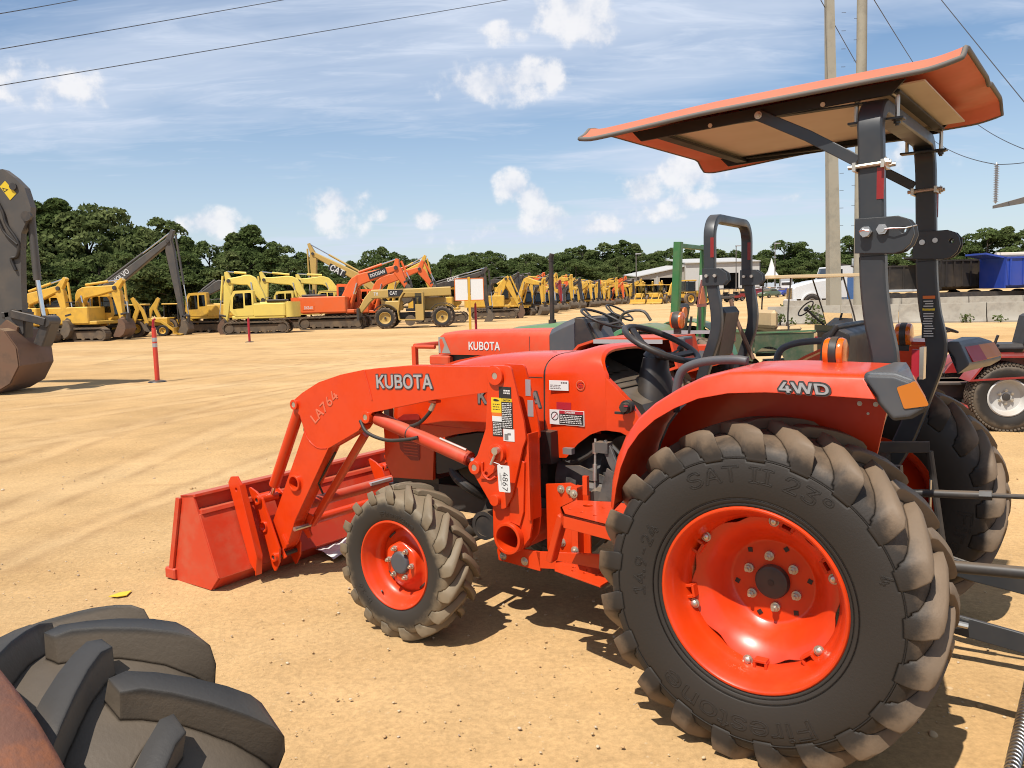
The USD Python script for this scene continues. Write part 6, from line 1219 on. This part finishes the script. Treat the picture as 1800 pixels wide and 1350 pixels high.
    if decal:
        tx, wd, col, at_, ang, bg = decal; side_y = (-.15 + boom_w / 2 + .012); bp_ = at_
        for sgn in (1, -1):
            q = text_poly(tx, 1.0); x0, y0, x1, y1 = q.bounds; q = affinity.scale(affinity.translate(q, -(x0 + x1) / 2, -(y0 + y1) / 2), wd / (x1 - x0), wd / (x1 - x0) * 1.15, origin=(0, 0))
            for pg, dep, mt in (([(sbox(-wd * .62, -wd * .22, wd * .62, wd * .22), .004, bg)] if bg else []) + [(q, .008, col)]):
                e = extrude(pg, 0, dep, 'xy'); vv = np.array(e[0]); c_, s_ = math.cos(math.radians(ang)), math.sin(math.radians(ang))
                xx, zz = (-vv[:, 0], vv[:, 1]) if sgn > 0 else (vv[:, 0], vv[:, 1]); X2, Z2 = xx * c_ - zz * s_, xx * s_ + zz * c_
                yy = side_y + vv[:, 2] if sgn > 0 else -.30 - side_y - vv[:, 2]
                P('lettering' if mt == col else 'decal', (np.stack([bp_[0] + X2, yy, bp_[1] + Z2], 1), e[1]), mt, False)
    if mark:
        txt, col, bg, xx, zz, wd = mark
        for s in (1, -1):
            m1 = box((xx, s * 1.30 if s > 0 else -1.335, zz), (wd * 1.35, .012, wd * .55)); P('decal', m1, bg); tm = text_left(txt, xx + wd / 2, 1.308, zz - wd * .16, wd * .32, wd, .006); P('lettering', tm if s > 0 else move(scale(tm, (-1, -1, 1)), (2 * xx, -.035, 0)), col, False)
    return t
def posed(label, px, d, face, body, boomc, pts, yawoff=0, **kw):
    """an excavator whose boom is measured in the photograph; face +1 looks right, -1 looks left"""
    g = ground_x(px, d); ppm = 1477.14 / d; sc = kw.setdefault('sc', .80 if d > 40 else 1.0)
    def L(p): q = at(p[0], p[1], d); return ((q[0] - g[0]) * face / sc / math.cos(math.radians(yawoff)), (q[2] - g[2]) / sc)
    pose = dict(zip(('root', 'bend', 'tip', 'top', 'end'), [L(p) for p in pts]))
    if kw.get('decal'): dc = list(kw['decal']); dc[3] = L(dc[3]); dc[4] = dc[4] * face; dc[1] /= sc; kw['decal'] = dc
    return excavator(label, g, (0 if face > 0 else 180) + yawoff, body, boomc, pose, **kw)
CATM = ('CAT', 'letter_white', 'sticker_black', -1.45, 1.62, .5)
posed('yellow excavator with red and white boom decal, leftmost of the row', 62, 42, 1, 'digger_yellow', 'digger_yellow', [(48, 545), (52, 528), (112, 507), (124, 489), (128, 566)], decal=('', 1, None, (80, 515), 12, None) if False else None, mark=CATM, yawoff=-8)
posed('yellow excavator with arched boom and dark cab beside the long grey boom', 150, 42.5, 1, 'digger_yellow', 'digger_yellow', [(142, 543), (150, 516), (211, 506), (224, 491), (224, 563)], mark=CATM, yawoff=-8, bucketc='bucket_rust')
posed('excavator with long dark grey boom and tall grey stick before the trees', 172, 47, 1, 'digger_yellow', 'boom_grey', [(165, 552), (176, 520), (298, 424), (306, 405), (325, 566)], decal=('VOLVO', 1.05, 'letter_white', (217, 486), 37, None), yawoff=0, boom_w=.45)
posed('excavator with grey boom and yellow house facing left, beside the pale yellow ones', 372, 50, -1, 'digger_yellow', 'boom_grey', [(404, 528), (388, 500), (352, 520), (340, 522), (334, 566)], mark=CATM, yawoff=6)
posed('pale yellow excavator with dark cab glass, front left of its group', 452, 46, -1, 'pale_yellow', 'pale_yellow', [(462, 527), (440, 493), (404, 494), (399, 478), (399, 566)], yawoff=8, bucketc='bucket_rust')
posed('second pale yellow excavator, behind the front one', 520, 53.5, -1, 'pale_yellow', 'pale_yellow', [(536, 524), (514, 494), (466, 492), (460, 478), (470, 540)], yawoff=8)
posed('third pale yellow excavator, half hidden behind the orange one', 592, 56.5, -1, 'pale_yellow', 'pale_yellow', [(598, 520), (572, 494), (528, 494), (524, 482), (533, 540)], yawoff=8)
posed('mustard excavator with the tallest stick rising over the row', 622, 59, -1, 'mustard', 'mustard', [(668, 516), (630, 488), (550, 446), (542, 428), (553, 520)], decal=('CAT', 1.0, 'letter_white', (593, 475), -29, 'sticker_black'), boom_w=.5)
posed('orange excavator with long boom, front one of the two', 588, 50.2, 1, 'digger_orange', 'digger_orange', [(600, 540), (629, 494), (697, 471), (699, 455), (716, 506)], decal=('DOOSAN', .9, 'letter_white', (665, 481), 17, 'sticker_black'), mark=('DX340', 'letter_white', 'digger_orange', -1.45, 1.45, .55), yawoff=0, sc=.90)
posed('orange excavator standing behind the front orange one', 630, 54, 1, 'digger_orange', 'digger_orange', [(648, 540), (672, 496), (738, 473), (744, 458), (762, 506)], yawoff=0)
posed('yellow excavator whose stick tip shows above the rear orange boom', 660, 60, 1, 'digger_yellow', 'digger_yellow', [(680, 528), (696, 492), (742, 464), (748, 449), (757, 510)])
posed('excavator with black boom and white lettering behind the notice board', 776, 57, 1, 'digger_yellow', 'boom_black', [(768, 530), (766, 508), (848, 480), (856, 470), (858, 548)], decal=('DEERE', .80, 'letter_white', (797, 490), 14, None))
posed('yellow excavator with its stick splayed outwards, right of the notice board', 868, 64, 1, 'digger_yellow', 'digger_yellow', [(866, 536), (880, 508), (889, 490), (894, 486), (914, 541)], bucketc='bucket_rust')
# the large grey digger arm that reaches in at the left edge
def big_digger():
    d = 17.3; g = ground_x(-360, d); t = posed('large grey excavator arm with a rusty bucket at the left edge', -360, d, 1, 'boom_grey', 'boom_grey', [(-300, 470), (-215, 250), (-20, 330), (28, 318), (26, 588)], bucketc='bucket_rust', bucket_ang=-4, buck=1.12, boom_w=.28, own_ram=False)
    A = lambda px, py: (lambda q: (q[0] - g[0], q[2]))(at(px + 3, py, d - .33)); P = lambda n, m, mat: part(t, n, m, mat)
    pl = [(-22, 300), (2, 297), (22, 312), (40, 330), (51, 364), (50, 380), (42, 392), (34, 410), (33, 440), (34, 500), (36, 550), (38, 585), (28, 600), (12, 594), (6, 560), (-6, 500), (-20, 430), (-30, 360)]
    P('stick_box', extrude(rpoly([A(*p) for p in pl], .03), -.33, -.13), 'boom_grey'); P('warning_plate', extrude(Polygon([A(*p) for p in ((-3, 328), (6, 318), (26, 340), (15, 352))]), -.337, -.330), 'sticker_yellow'); P('warning_sign', extrude(Polygon([A(*p) for p in ((1, 330), (12, 333), (5, 338))]).difference(Polygon([A(*p) for p in ((1, 330), (12, 333), (5, 338))]).buffer(-.012)), -.340, -.337), 'sticker_black')
    for x, y, r in ((21, 328, .07), (44, 380, .10), (22, 552, .10), (24, 590, .12)): p = A(x, y); P('pin', cyl((p[0], -.30, p[1]), (p[0], -.37, p[1]), r, n=16), 'dark_metal')
    b3 = lambda pts, y: [np.array([A(*p)[0], -.30 - y, A(*p)[1]]) for p in pts]
    P('hose', tube(smooth_path(b3([(-20, 330), (2, 370), (10, 395), (30, 425), (28, 450), (18, 455), (26, 475)], .06), 24), .03, 8), 'hose'); P('hose', tube(smooth_path(b3([(-20, 350), (0, 395), (8, 410), (30, 430)], .08), 20), .025, 8), 'hose'); P('outer_ram', cyl(*b3([(43, 372), (55, 492)], -.13), .075, n=16), 'boom_grey'); P('outer_rod', cyl(*b3([(55, 492), (66, 556)], -.13), .045, n=14), 'chrome'); P('link_arm', bar(b3([(20, 552), (46, 558), (78, 566)], .06), .09, .16), 'dark_metal'); P('link_arm', bar(b3([(78, 566), (70, 590), (64, 606)], -.15), .4, .2), 'dark_metal'); P('link_pin', cyl(*[x[0] for x in (b3([(76, 565)], -.35), b3([(76, 565)], .08))], .12, n=16), 'dark_metal')
big_digger()
# rows of machines receding to the right ----------------------------------------
def rows():
    pose = [dict(root=(1.0, 1.9), bend=(2.6, 4.0), tip=(5.4, 3.6), top=(5.9, 4.2), end=(5.6, 1.1)), dict(root=(1.0, 1.9), bend=(2.2, 4.4), tip=(4.6, 4.5), top=(5.0, 5.1), end=(5.1, 1.2)), dict(root=(1.0, 1.9), bend=(2.9, 3.7), tip=(5.6, 4.6), top=(6.0, 5.2), end=(6.4, 1.2))]
    cols = [('digger_yellow', 'digger_yellow'), ('digger_yellow', 'boom_black'), ('digger_orange', 'digger_orange'), ('pale_yellow', 'digger_yellow'), ('red_paint', 'red_paint'), ('boom_grey', 'boom_grey')]; nm = ['yellow', 'black-armed yellow', 'orange', 'pale yellow', 'red', 'grey']
    src = {}; rg = random.Random(2)
    seq = [0, 0, 5, 0, 0, 4, 5, 0, 1, 0, 3, 0, 0, 1, 0, 3, 0, 2, 0, 1, 0, 0]
    for k, c in enumerate(seq):
        px = 905 + 9.6 * k; d = 70 + 2.9 * k; i = k % 3; loc = ground_x(px, d); yaw = -62 + rg.uniform(-8, 8); s = rg.uniform(.56, .72); lab = f'{nm[c]} excavator in the long row right of the notice board'; grp = f'{nm[c]} excavators of the long row'
        if (c, i) not in src: src[(c, i)] = excavator(lab, loc, yaw, cols[c][0], cols[c][1], pose[i], grp, s, bucketc='bucket_grey', cabc='boom_black')
        else: copy_of(src[(c, i)], loc, yaw, lab, 'excavator', grp, 'excavator', s)
    for k in range(16):
        c = rg.choice([0, 0, 0, 1, 3, 2]); ks = [q for q in src if q[0] == c]; px = 850 + 15.5 * k; d = 92 + 4.2 * k; s = rg.uniform(.70, .86)
        copy_of(src[rg.choice(ks)], ground_x(px, d), -50 + rg.uniform(-12, 12), f'{nm[c]} excavator in the second row, its boom over the front row', 'excavator', f'{nm[c]} excavators of the second row', 'excavator', s)
rows()
# telehandler ----------------------------------------------------------------------
def telehandler():
    d = 48.6; g = ground_x(730, d); t = thing('telehandler', 'mustard telehandler with open cab and long level boom', 'telehandler', g, 180); P = lambda n, m, mat, sm=32: part(t, n, m, mat, sm); A = lambda px, py: (lambda q: (-(q[0] - g[0]), q[2]))(at(px, py, d)); MU = 'mustard'
    for px in (682, 780):
        for s in (1, -1): x = A(px, 560)[0]; simple_wheel(t, 'wheel', (x, s * .95, .62), .62, .34, .19, 'far_rubber', MU, 16, .03, n=40); fender_arc(t, .62, .76, .72, 1.18, 'dark_metal', -60, 60, s, .03) if False else P('mudguard', move(loft([[(r * math.sin(a), y, .62 + r * math.cos(a)) for r, y in ((.78, s * .72), (.78, s * 1.18), (.75, s * 1.18), (.75, s * .72))] for a in np.linspace(-1.0, 1.0, 10)]), (x, 0, 0)), 'boom_black')
    x0, x1 = A(792, 515)[0], A(652, 515)[0]; zb = A(720, 515)[1]
    P('boom', bar([(x0, -.25, zb + .05), ((x0 + x1) / 2, -.25, zb), (x1, -.25, zb - .02)], .42, .52), MU); e = A(632, 548); P('boom_nose', bar([(x1 - .1, -.25, zb), (x1 + .25, -.25, zb - .35), (e[0], -.25, e[1])], .36, [.5, .42, .25]), MU); P('carriage', box((e[0] + .05, -.25, e[1] - .15), (.12, 1.2, .7)), 'dark_metal')
    bd = A(682, 512); P('decal', box((A(695, 514)[0], -.035, zb + .02), (.85, .012, .40)), 'sticker_black'); P('lettering', text_left('CAT', A(695, 514)[0] + .34, -.028, zb - .08, .20, .42, .006), 'letter_white', False); P('lettering', text_left('TH', A(660, 515)[0] + .12, -.037, zb - .1, .2, .25, .006), 'letter_white', False)
    P('chassis', rbox((0, 0, .72), (4.1, 1.0, .36), .05), 'dark_metal'); P('engine_cover', rbox((-.9, -.75, 1.35), (1.6, .6, .75), .06), MU); P('engine_cover', rbox((1.15, .55, 1.30), (1.0, .5, .55), .06), MU)
    q = rpoly([A(*p) for p in ((705, 524), (712, 513), (746, 513), (748, 562), (705, 562), (702, 548))], .06); qi = q.buffer(-.07); P('cab_frame', cat(extrude(q.difference(qi), .95, 1.02), extrude(q.difference(qi), .12, .18), extrude(q.difference(q.buffer(-.05)), .18, .95)), MU); dr = A(740, 540); P('cab_door', extrude(qi.intersection(sbox(-9, 0, dr[0] + .22, A(740, 534)[1])), .96, 1.0), MU); P('cab_window', extrude(qi.intersection(sbox(-9, A(740, 534)[1], dr[0] + .22, 9)), .975, .985), 'cab_glass'); P('cab_seat', cat(box((A(718, 545)[0] - .2, .55, 1.05), (.5, .5, .16)), box((A(718, 545)[0] - .45, .55, 1.4), (.14, .5, .6))), 'vinyl_black'); P('steering_wheel', torus((A(712, 540)[0], .55, 1.35), .2, .02, (.5, 0, .8), 20, 6), 'black_plastic')
    P('boom_ram', cyl((A(700, 535)[0], -.25, .95), (A(672, 518)[0], -.25, zb - .25), .09, n=12), 'dark_metal'); P('spare_rim', cyl((A(725, 566)[0], .9, .45), (A(725, 566)[0], 1.0, .45), .3, n=20), 'track_dirt')
telehandler()
# backhoe loaders ---------------------------------------------------------------------
def backhoe(label, loc, yaw, group):
    t = thing('backhoe_loader', label, 'backhoe loader', loc, yaw, group); P = lambda n, m, mat, sm=32: part(t, n, m, mat, sm); Y = 'digger_yellow'
    for s in (1, -1): simple_wheel(t, 'rear_wheel', (0, s * .85, .75), .75, .4, .22, 'far_rubber', Y, n=28); simple_wheel(t, 'front_wheel', (2.15, s * .8, .5), .5, .28, .15, 'far_rubber', Y, n=24); part(t, 'loader_arm', bar([(.9, s * .5, 1.5), (2.0, s * .5, 1.3), (3.0, s * .5, .5)], .14, .24), Y)
    P('hood', rbox((1.7, 0, 1.3), (1.7, .8, .7), .08), Y); [P('cab_post', box((x, y, 1.95), (.08, .08, 1.7)), 'boom_black') for x in (-.5, .75) for y in (-.7, .7)]; P('cab_roof', rbox((.12, 0, 2.82), (1.6, 1.6, .14), .04), Y); [P('cab_window', b, 'cab_glass') for b in (box((.75, 0, 2.1), (.02, 1.3, 1.2)), box((.12, .7, 2.1), (1.1, .02, 1.2)), box((.12, -.7, 2.1), (1.1, .02, 1.2)))]; P('cab_base', box((.1, 0, 1.1), (1.3, 1.4, .5)), Y); [P('mudguard', box((-.05, y, 1.52), (1.1, .5, .08)), Y) for y in (.85, -.85)]
    P('loader_bucket', loft([[(3.0, y, .75), (3.05, y, .2), (3.7, y, .1), (3.7, y, .16), (3.15, y, .28), (3.1, y, .75)] for y in (-1.15, 1.15)]), Y); P('backhoe_boom', bar([(-.9, 0, .9), (-1.5, 0, 2.4), (-1.2, 0, 3.3)], .25, .35), Y); P('backhoe_stick', bar([(-1.1, 0, 3.4), (-1.9, 0, 2.3), (-2.2, 0, 1.2)], .2, .3), Y); P('backhoe_bucket', move(scale(BUCKET, (.6, .6, .6)), (-2.2, 0, 1.1)), 'bucket_grey'); P('chassis', box((.9, 0, .75), (3.2, .7, .35)), 'dark_metal'); return t
s0 = backhoe('yellow backhoe loader with a cab beside the green roll bar', ground_x(1206, 96), 20, None)
for k, (px, d, yw) in enumerate(((1082, 122, 205), (1104, 126, 200), (1128, 118, 250), (1146, 122, 255), (1160, 116, 245), (1052, 128, 200), (1182, 124, 235), (1118, 150, 200), (1150, 150, 200))): copy_of(s0, ground_x(px, d), yw, 'yellow backhoe loader in the cluster before the grey shed', 'backhoe loader', 'backhoe loaders before the shed', 'backhoe_loader', .92)
for px, d, yw, lb in ((207, 44.5, 190, 'low yellow loader between the two yellow excavators on the left'), (240, 46, 10, 'yellow loader half hidden behind the excavator bucket on the left'), (300, 50, 5, 'yellow machine with a dark roof frame left of the grey boom')): copy_of(s0, ground_x(px, d), yw, lb, 'loader', None, 'wheel_loader', .62)
# ------------------------------------------------------------------ trucks, cars and small vehicles at the back
paint('truck_white', (.78, .78, .77), .3, .06, coat=.4); paint('dump_black', (.018, .018, .019), .45, .2, scale_=1.0); paint('dump_blue', (.014, .062, .42), .35, .10, coat=.3, scale_=1.0); paint('hub_grey', (.35, .33, .30), .5, .3); paint('loo_blue', (.03, .15, .42), .5, .1)
def dump_truck(label, px, d, cabc, boxc, yaw, box_len=5.6, cab=True, strip=True, sc=1.17):
    g = ground_x(px, d); t = thing('dump_truck', label, 'dump truck', g, yaw, None, sc); P = lambda n, m, mat, sm=32: part(t, n, m, mat, sm)
    for x in (([4.6] if cab else []) + [-.6, -1.95]):
        for s in (1, -1): simple_wheel(t, 'wheel', (x, s * 1.0, .52), .52, .29, .14 if x > 1 else .26, 'far_rubber', 'hub_grey', n=28)
    P('chassis', box((1.4, 0, .78), (7.4, .9, .28)), 'dark_metal')
    if cab:
        P('hood', loft([[(x, w, .80), (x, w, z - .12), (x, w - .16, z), (x, -w + .16, z), (x, -w, z - .12), (x, -w, .80)] for x, w, z in ((3.55, .98, 2.12), (4.6, .92, 1.98), (5.55, .78, 1.72), (5.72, .70, 1.50))]), cabc, 40); P('grille', box((5.74, 0, 1.18), (.05, 1.1, .72)), 'chrome'); P('bumper', rbox((5.68, 0, .62), (.22, 2.2, .32), .05), cabc)
        q = rpoly([(1.9, .85), (3.6, .85), (3.6, 2.15), (3.35, 2.90), (1.9, 2.95)], .08); w = rpoly([(2.55, 1.95), (3.42, 1.95), (3.24, 2.66), (2.55, 2.72)], .05); P('cab', cat(extrude(q.difference(w), 1.0, 1.06), extrude(q.difference(w), -1.06, -1.0), extrude(q.difference(q.buffer(-.05)).difference(sbox(3.25, 2.1, 4, 2.8)), -1.0, 1.0)), cabc); [P('cab_window', extrude(w, y, y + .01), 'cab_glass') for y in (1.02, -1.03)]; P('windscreen', hexa([(3.57, -.95, 2.15), (3.59, -.95, 2.15), (3.59, .95, 2.15), (3.57, .95, 2.15)], [(3.36, -.9, 2.78), (3.38, -.9, 2.78), (3.38, .9, 2.78), (3.36, .9, 2.78)]), 'cab_glass'); P('exhaust_stack', cyl((1.78, .8, .9), (1.78, .8, 3.4), .08, n=10), 'chrome')
        for s in (1, -1): P('mirror', box((3.25, s * 1.28, 2.15), (.10, .22, .5)), 'black_plastic'); P('wheel_arch', move(loft([[(r * math.sin(a), y, .52 + r * math.cos(a)) for r, y in ((.70, s * .86), (.70, s * 1.10), (.62, s * 1.10), (.62, s * .86))] for a in np.linspace(-1.4, 1.4, 12)]), (4.6, 0, 0)), cabc); P('step_tank', rbox((2.5, s * .95, .65), (1.2, .35, .42), .1), 'chrome')
    L = box_len; P('dump_box', cat(loft([[(x, w, z) for w, z in ((-1.2, 2.75), (-1.2, 1.25), (-.9, 1.08), (.9, 1.08), (1.2, 1.25), (1.2, 2.75), (1.12, 2.75), (1.12, 1.3), (-1.12, 1.3), (-1.12, 2.75))] for x in (1.65, 1.65 - L)]), box((1.65, 0, 1.95), (.08, 2.35, 1.7)), box((1.65 - L, 0, 1.9), (.08, 2.35, 1.6))), boxc); [P('box_rib', box((1.4 - k * L / 7, s * 1.23, 2.0), (.10, .06, 1.45)), boxc) for k in range(7) for s in (1, -1)]; [P('box_rim', box((1.65 - L / 2, s * 1.2, 2.79), (L, .14, .10)), boxc) for s in (1, -1)]; P('cab_shield', hexa([(1.6, -1.1, 2.75), (2.7, -1.0, 3.0), (2.7, 1.0, 3.0), (1.6, 1.1, 2.75)], [(1.6, -1.1, 2.85), (2.7, -1.0, 3.1), (2.7, 1.0, 3.1), (1.6, 1.1, 2.85)]), boxc); P('tarp_roll', cyl((1.5, 0, 2.98), (-1.5, 0, 2.98), .16, n=10) if boxc == 'dump_blue' else box((1.5, 0, 2.9), (.1, 2, .1)), 'panel_tan' if boxc == 'dump_blue' else boxc)
    if strip:
        for s in (1, -1): P('mudguard', box((-1.25, s * 1.14, 1.18), (3.0, .42, .14)), 'truck_white')
    return t
dump_truck('white dump truck cab with a black tipping body beyond the concrete barriers', 1536, 62, 'truck_white', 'dump_black', 180, 6.6, sc=1.08)
dump_truck('dark tipping body between the roll bar posts and the blue truck', 1678, 60, 'truck_white', 'dump_black', 186, 3.6, cab=False, strip=False)
dump_truck('blue dump truck with white mudguards at the right edge', 1792, 57, 'dump_blue', 'dump_blue', 183, 5.4, cab=False)
g = ground_x(1508, 58); t = thing('portable_toilet', 'narrow blue portable toilet showing beside the roll bar post', 'portable toilet', g); part(t, 'cabin', rbox((0, 0, 1.15), (1.1, 1.1, 2.3), .05), 'loo_blue'); part(t, 'door', box((0, -.56, 1.1), (.7, .02, 1.8)), 'loo_blue'); part(t, 'roof', rbox((0, 0, 2.36), (1.15, 1.15, .16), .06), 'letter_white')
def utv(label, px, d, col, yaw):
    g = ground_x(px, d); t = thing('utility_buggy', label, 'buggy', g, yaw); P = lambda n, m, mat: part(t, n, m, mat)
    for x in (-.95, .95):
        for s in (1, -1): simple_wheel(t, 'wheel', (x, s * .6, .33), .33, .18, .13, 'far_rubber', 'hub_grey', n=20)
    P('body', cat(rbox((0, 0, .62), (2.6, 1.3, .34), .08), loft([[(x, w, .5), (x, w, z), (x, -w, z), (x, -w, .5)] for x, w, z in ((.5, .62, 1.05), (1.1, .6, .98), (1.5, .5, .75))])), col); P('bed', box((-.95, 0, .95), (.9, 1.25, .28)), col); P('roll_cage', cat(*[tube(smooth_path([(.55, s * .58, 1.0), (.25, s * .55, 1.75), (-.35, s * .55, 1.8), (-.5, s * .58, .95)], 12), .03, 5) for s in (1, -1)], tube([(.25, -.55, 1.75), (.25, .55, 1.75)], .03, 5), tube([(-.35, -.55, 1.8), (-.35, .55, 1.8)], .03, 5)), 'boom_black'); P('roof', box((-.05, 0, 1.83), (.8, 1.1, .04)), 'boom_black'); P('seat', cat(box((-.1, 0, .85), (.45, 1.1, .14)), box((-.35, 0, 1.1), (.12, 1.1, .5))), 'vinyl_black')
for px, d, c, y, lb in ((1272, 112, 'boom_grey', 200, 'grey open buggy parked before the shed, nearest of the buggies'), (1290, 120, 'red_paint', 205, 'red buggy behind the nearest grey one'), (1302, 128, 'red_paint', 205, 'second red buggy, further right by the roll bar')): utv(lb, px, d, c, y)
paint('car_green', (.10, .15, .07), .3, .1, coat=.3); paint('car_silver', (.42, .43, .44), .3, .1, coat=.3)
def car(label, px, d, col, yaw):
    g = ground_x(px, d); t = thing('parked_car', label, 'car', g, yaw); P = lambda n, m, mat: part(t, n, m, mat, 40)
    for x in (-1.35, 1.4):
        for s in (1, -1): simple_wheel(t, 'wheel', (x, s * .8, .33), .33, .2, .11, 'far_rubber', 'hub_grey', n=20)
    P('body', loft([[(x, w, .32), (x, w + .03, .7), (x, w - .06, z), (x, -w + .06, z), (x, -w - .03, .7), (x, -w, .32)] for x, w, z in ((-2.3, .78, .85), (-1.9, .86, 1.02), (.9, .88, 1.02), (2.0, .82, .88), (2.35, .7, .7))]), col); P('roof', loft([[(x, w, z0), (x, w - .12, z1), (x, -w + .12, z1), (x, -w, z0)] for x, w, z0, z1 in ((-1.75, .80, 1.0, 1.05), (-1.0, .78, 1.0, 1.46), (.2, .78, 1.0, 1.48), (1.05, .80, 1.0, 1.05))]), col); [P('window', b, 'dump_black') for b in (box((-.35, .735, 1.22), (1.5, .03, .26)), box((-.35, -.735, 1.22), (1.5, .03, .26)), hexa([(.35, -.6, 1.40), (.98, -.65, 1.08), (.98, .65, 1.08), (.35, .6, 1.40)], [(.37, -.6, 1.43), (1.0, -.65, 1.11), (1.0, .65, 1.11), (.37, .6, 1.43)]))]; [P('headlight', box((2.3, y, .72), (.08, .3, .12)), 'letter_white') for y in (.55, -.55)]
for px, d, c, y, lb in ((1326, 150, 'red_paint', 215, 'dark red parked car left of the white truck'), (1340, 158, 'car_silver', 215, 'silver parked car behind the dark red one'), (1352, 142, 'car_green', 220, 'green parked car nearest to the white truck'), (1362, 170, 'truck_white', 220, 'white parked car at the back left of the truck'), (1336, 182, 'truck_white', 215, 'white parked car in the far row by the shed'), (1378, 150, 'dump_blue', 225, 'blue parked car close by the white truck grille')): car(lb, px, d, c, y)
g = ground_x(1382, 178); t = thing('box_truck', 'pale grey box truck standing behind the parked cars', 'truck', g, 250); part(t, 'cargo_box', rbox((-1, 0, 2.1), (4.5, 2.3, 2.5), .05), 'car_silver'); part(t, 'cab', rbox((2.1, 0, 1.5), (1.5, 2.0, 1.7), .15), 'truck_white'); part(t, 'windscreen', box((2.87, 0, 1.9), (.03, 1.7, .6)), 'dump_black'); [part(t, 'wheel', cyl((x, s * .75, .45), (x, s * 1.05, .45), .45, n=18), 'far_rubber') for x in (-2, 2) for s in (1, -1)]
g = ground_x(1356, 200); t = thing('peaked_tent', 'small white peaked tent behind the parked cars', 'tent', g); part(t, 'canvas', loft([[(-1.5, -1.5, 3.2), (1.5, -1.5, 3.2), (1.5, 1.5, 3.2), (-1.5, 1.5, 3.2)], [(-.7, -.7, 4.6), (.7, -.7, 4.6), (.7, .7, 4.6), (-.7, .7, 4.6)], [(-.05, -.05, 7.6), (.05, -.05, 7.6), (.05, .05, 7.6), (-.05, .05, 7.6)]]), 'letter_white'); part(t, 'leg', cyl((-1.45, -1.45, 0), (-1.45, -1.45, 3.2), .05, n=6), 'steel'); part(t, 'leg', cyl((1.45, -1.45, 0), (1.45, -1.45, 3.2), .05, n=6), 'steel')
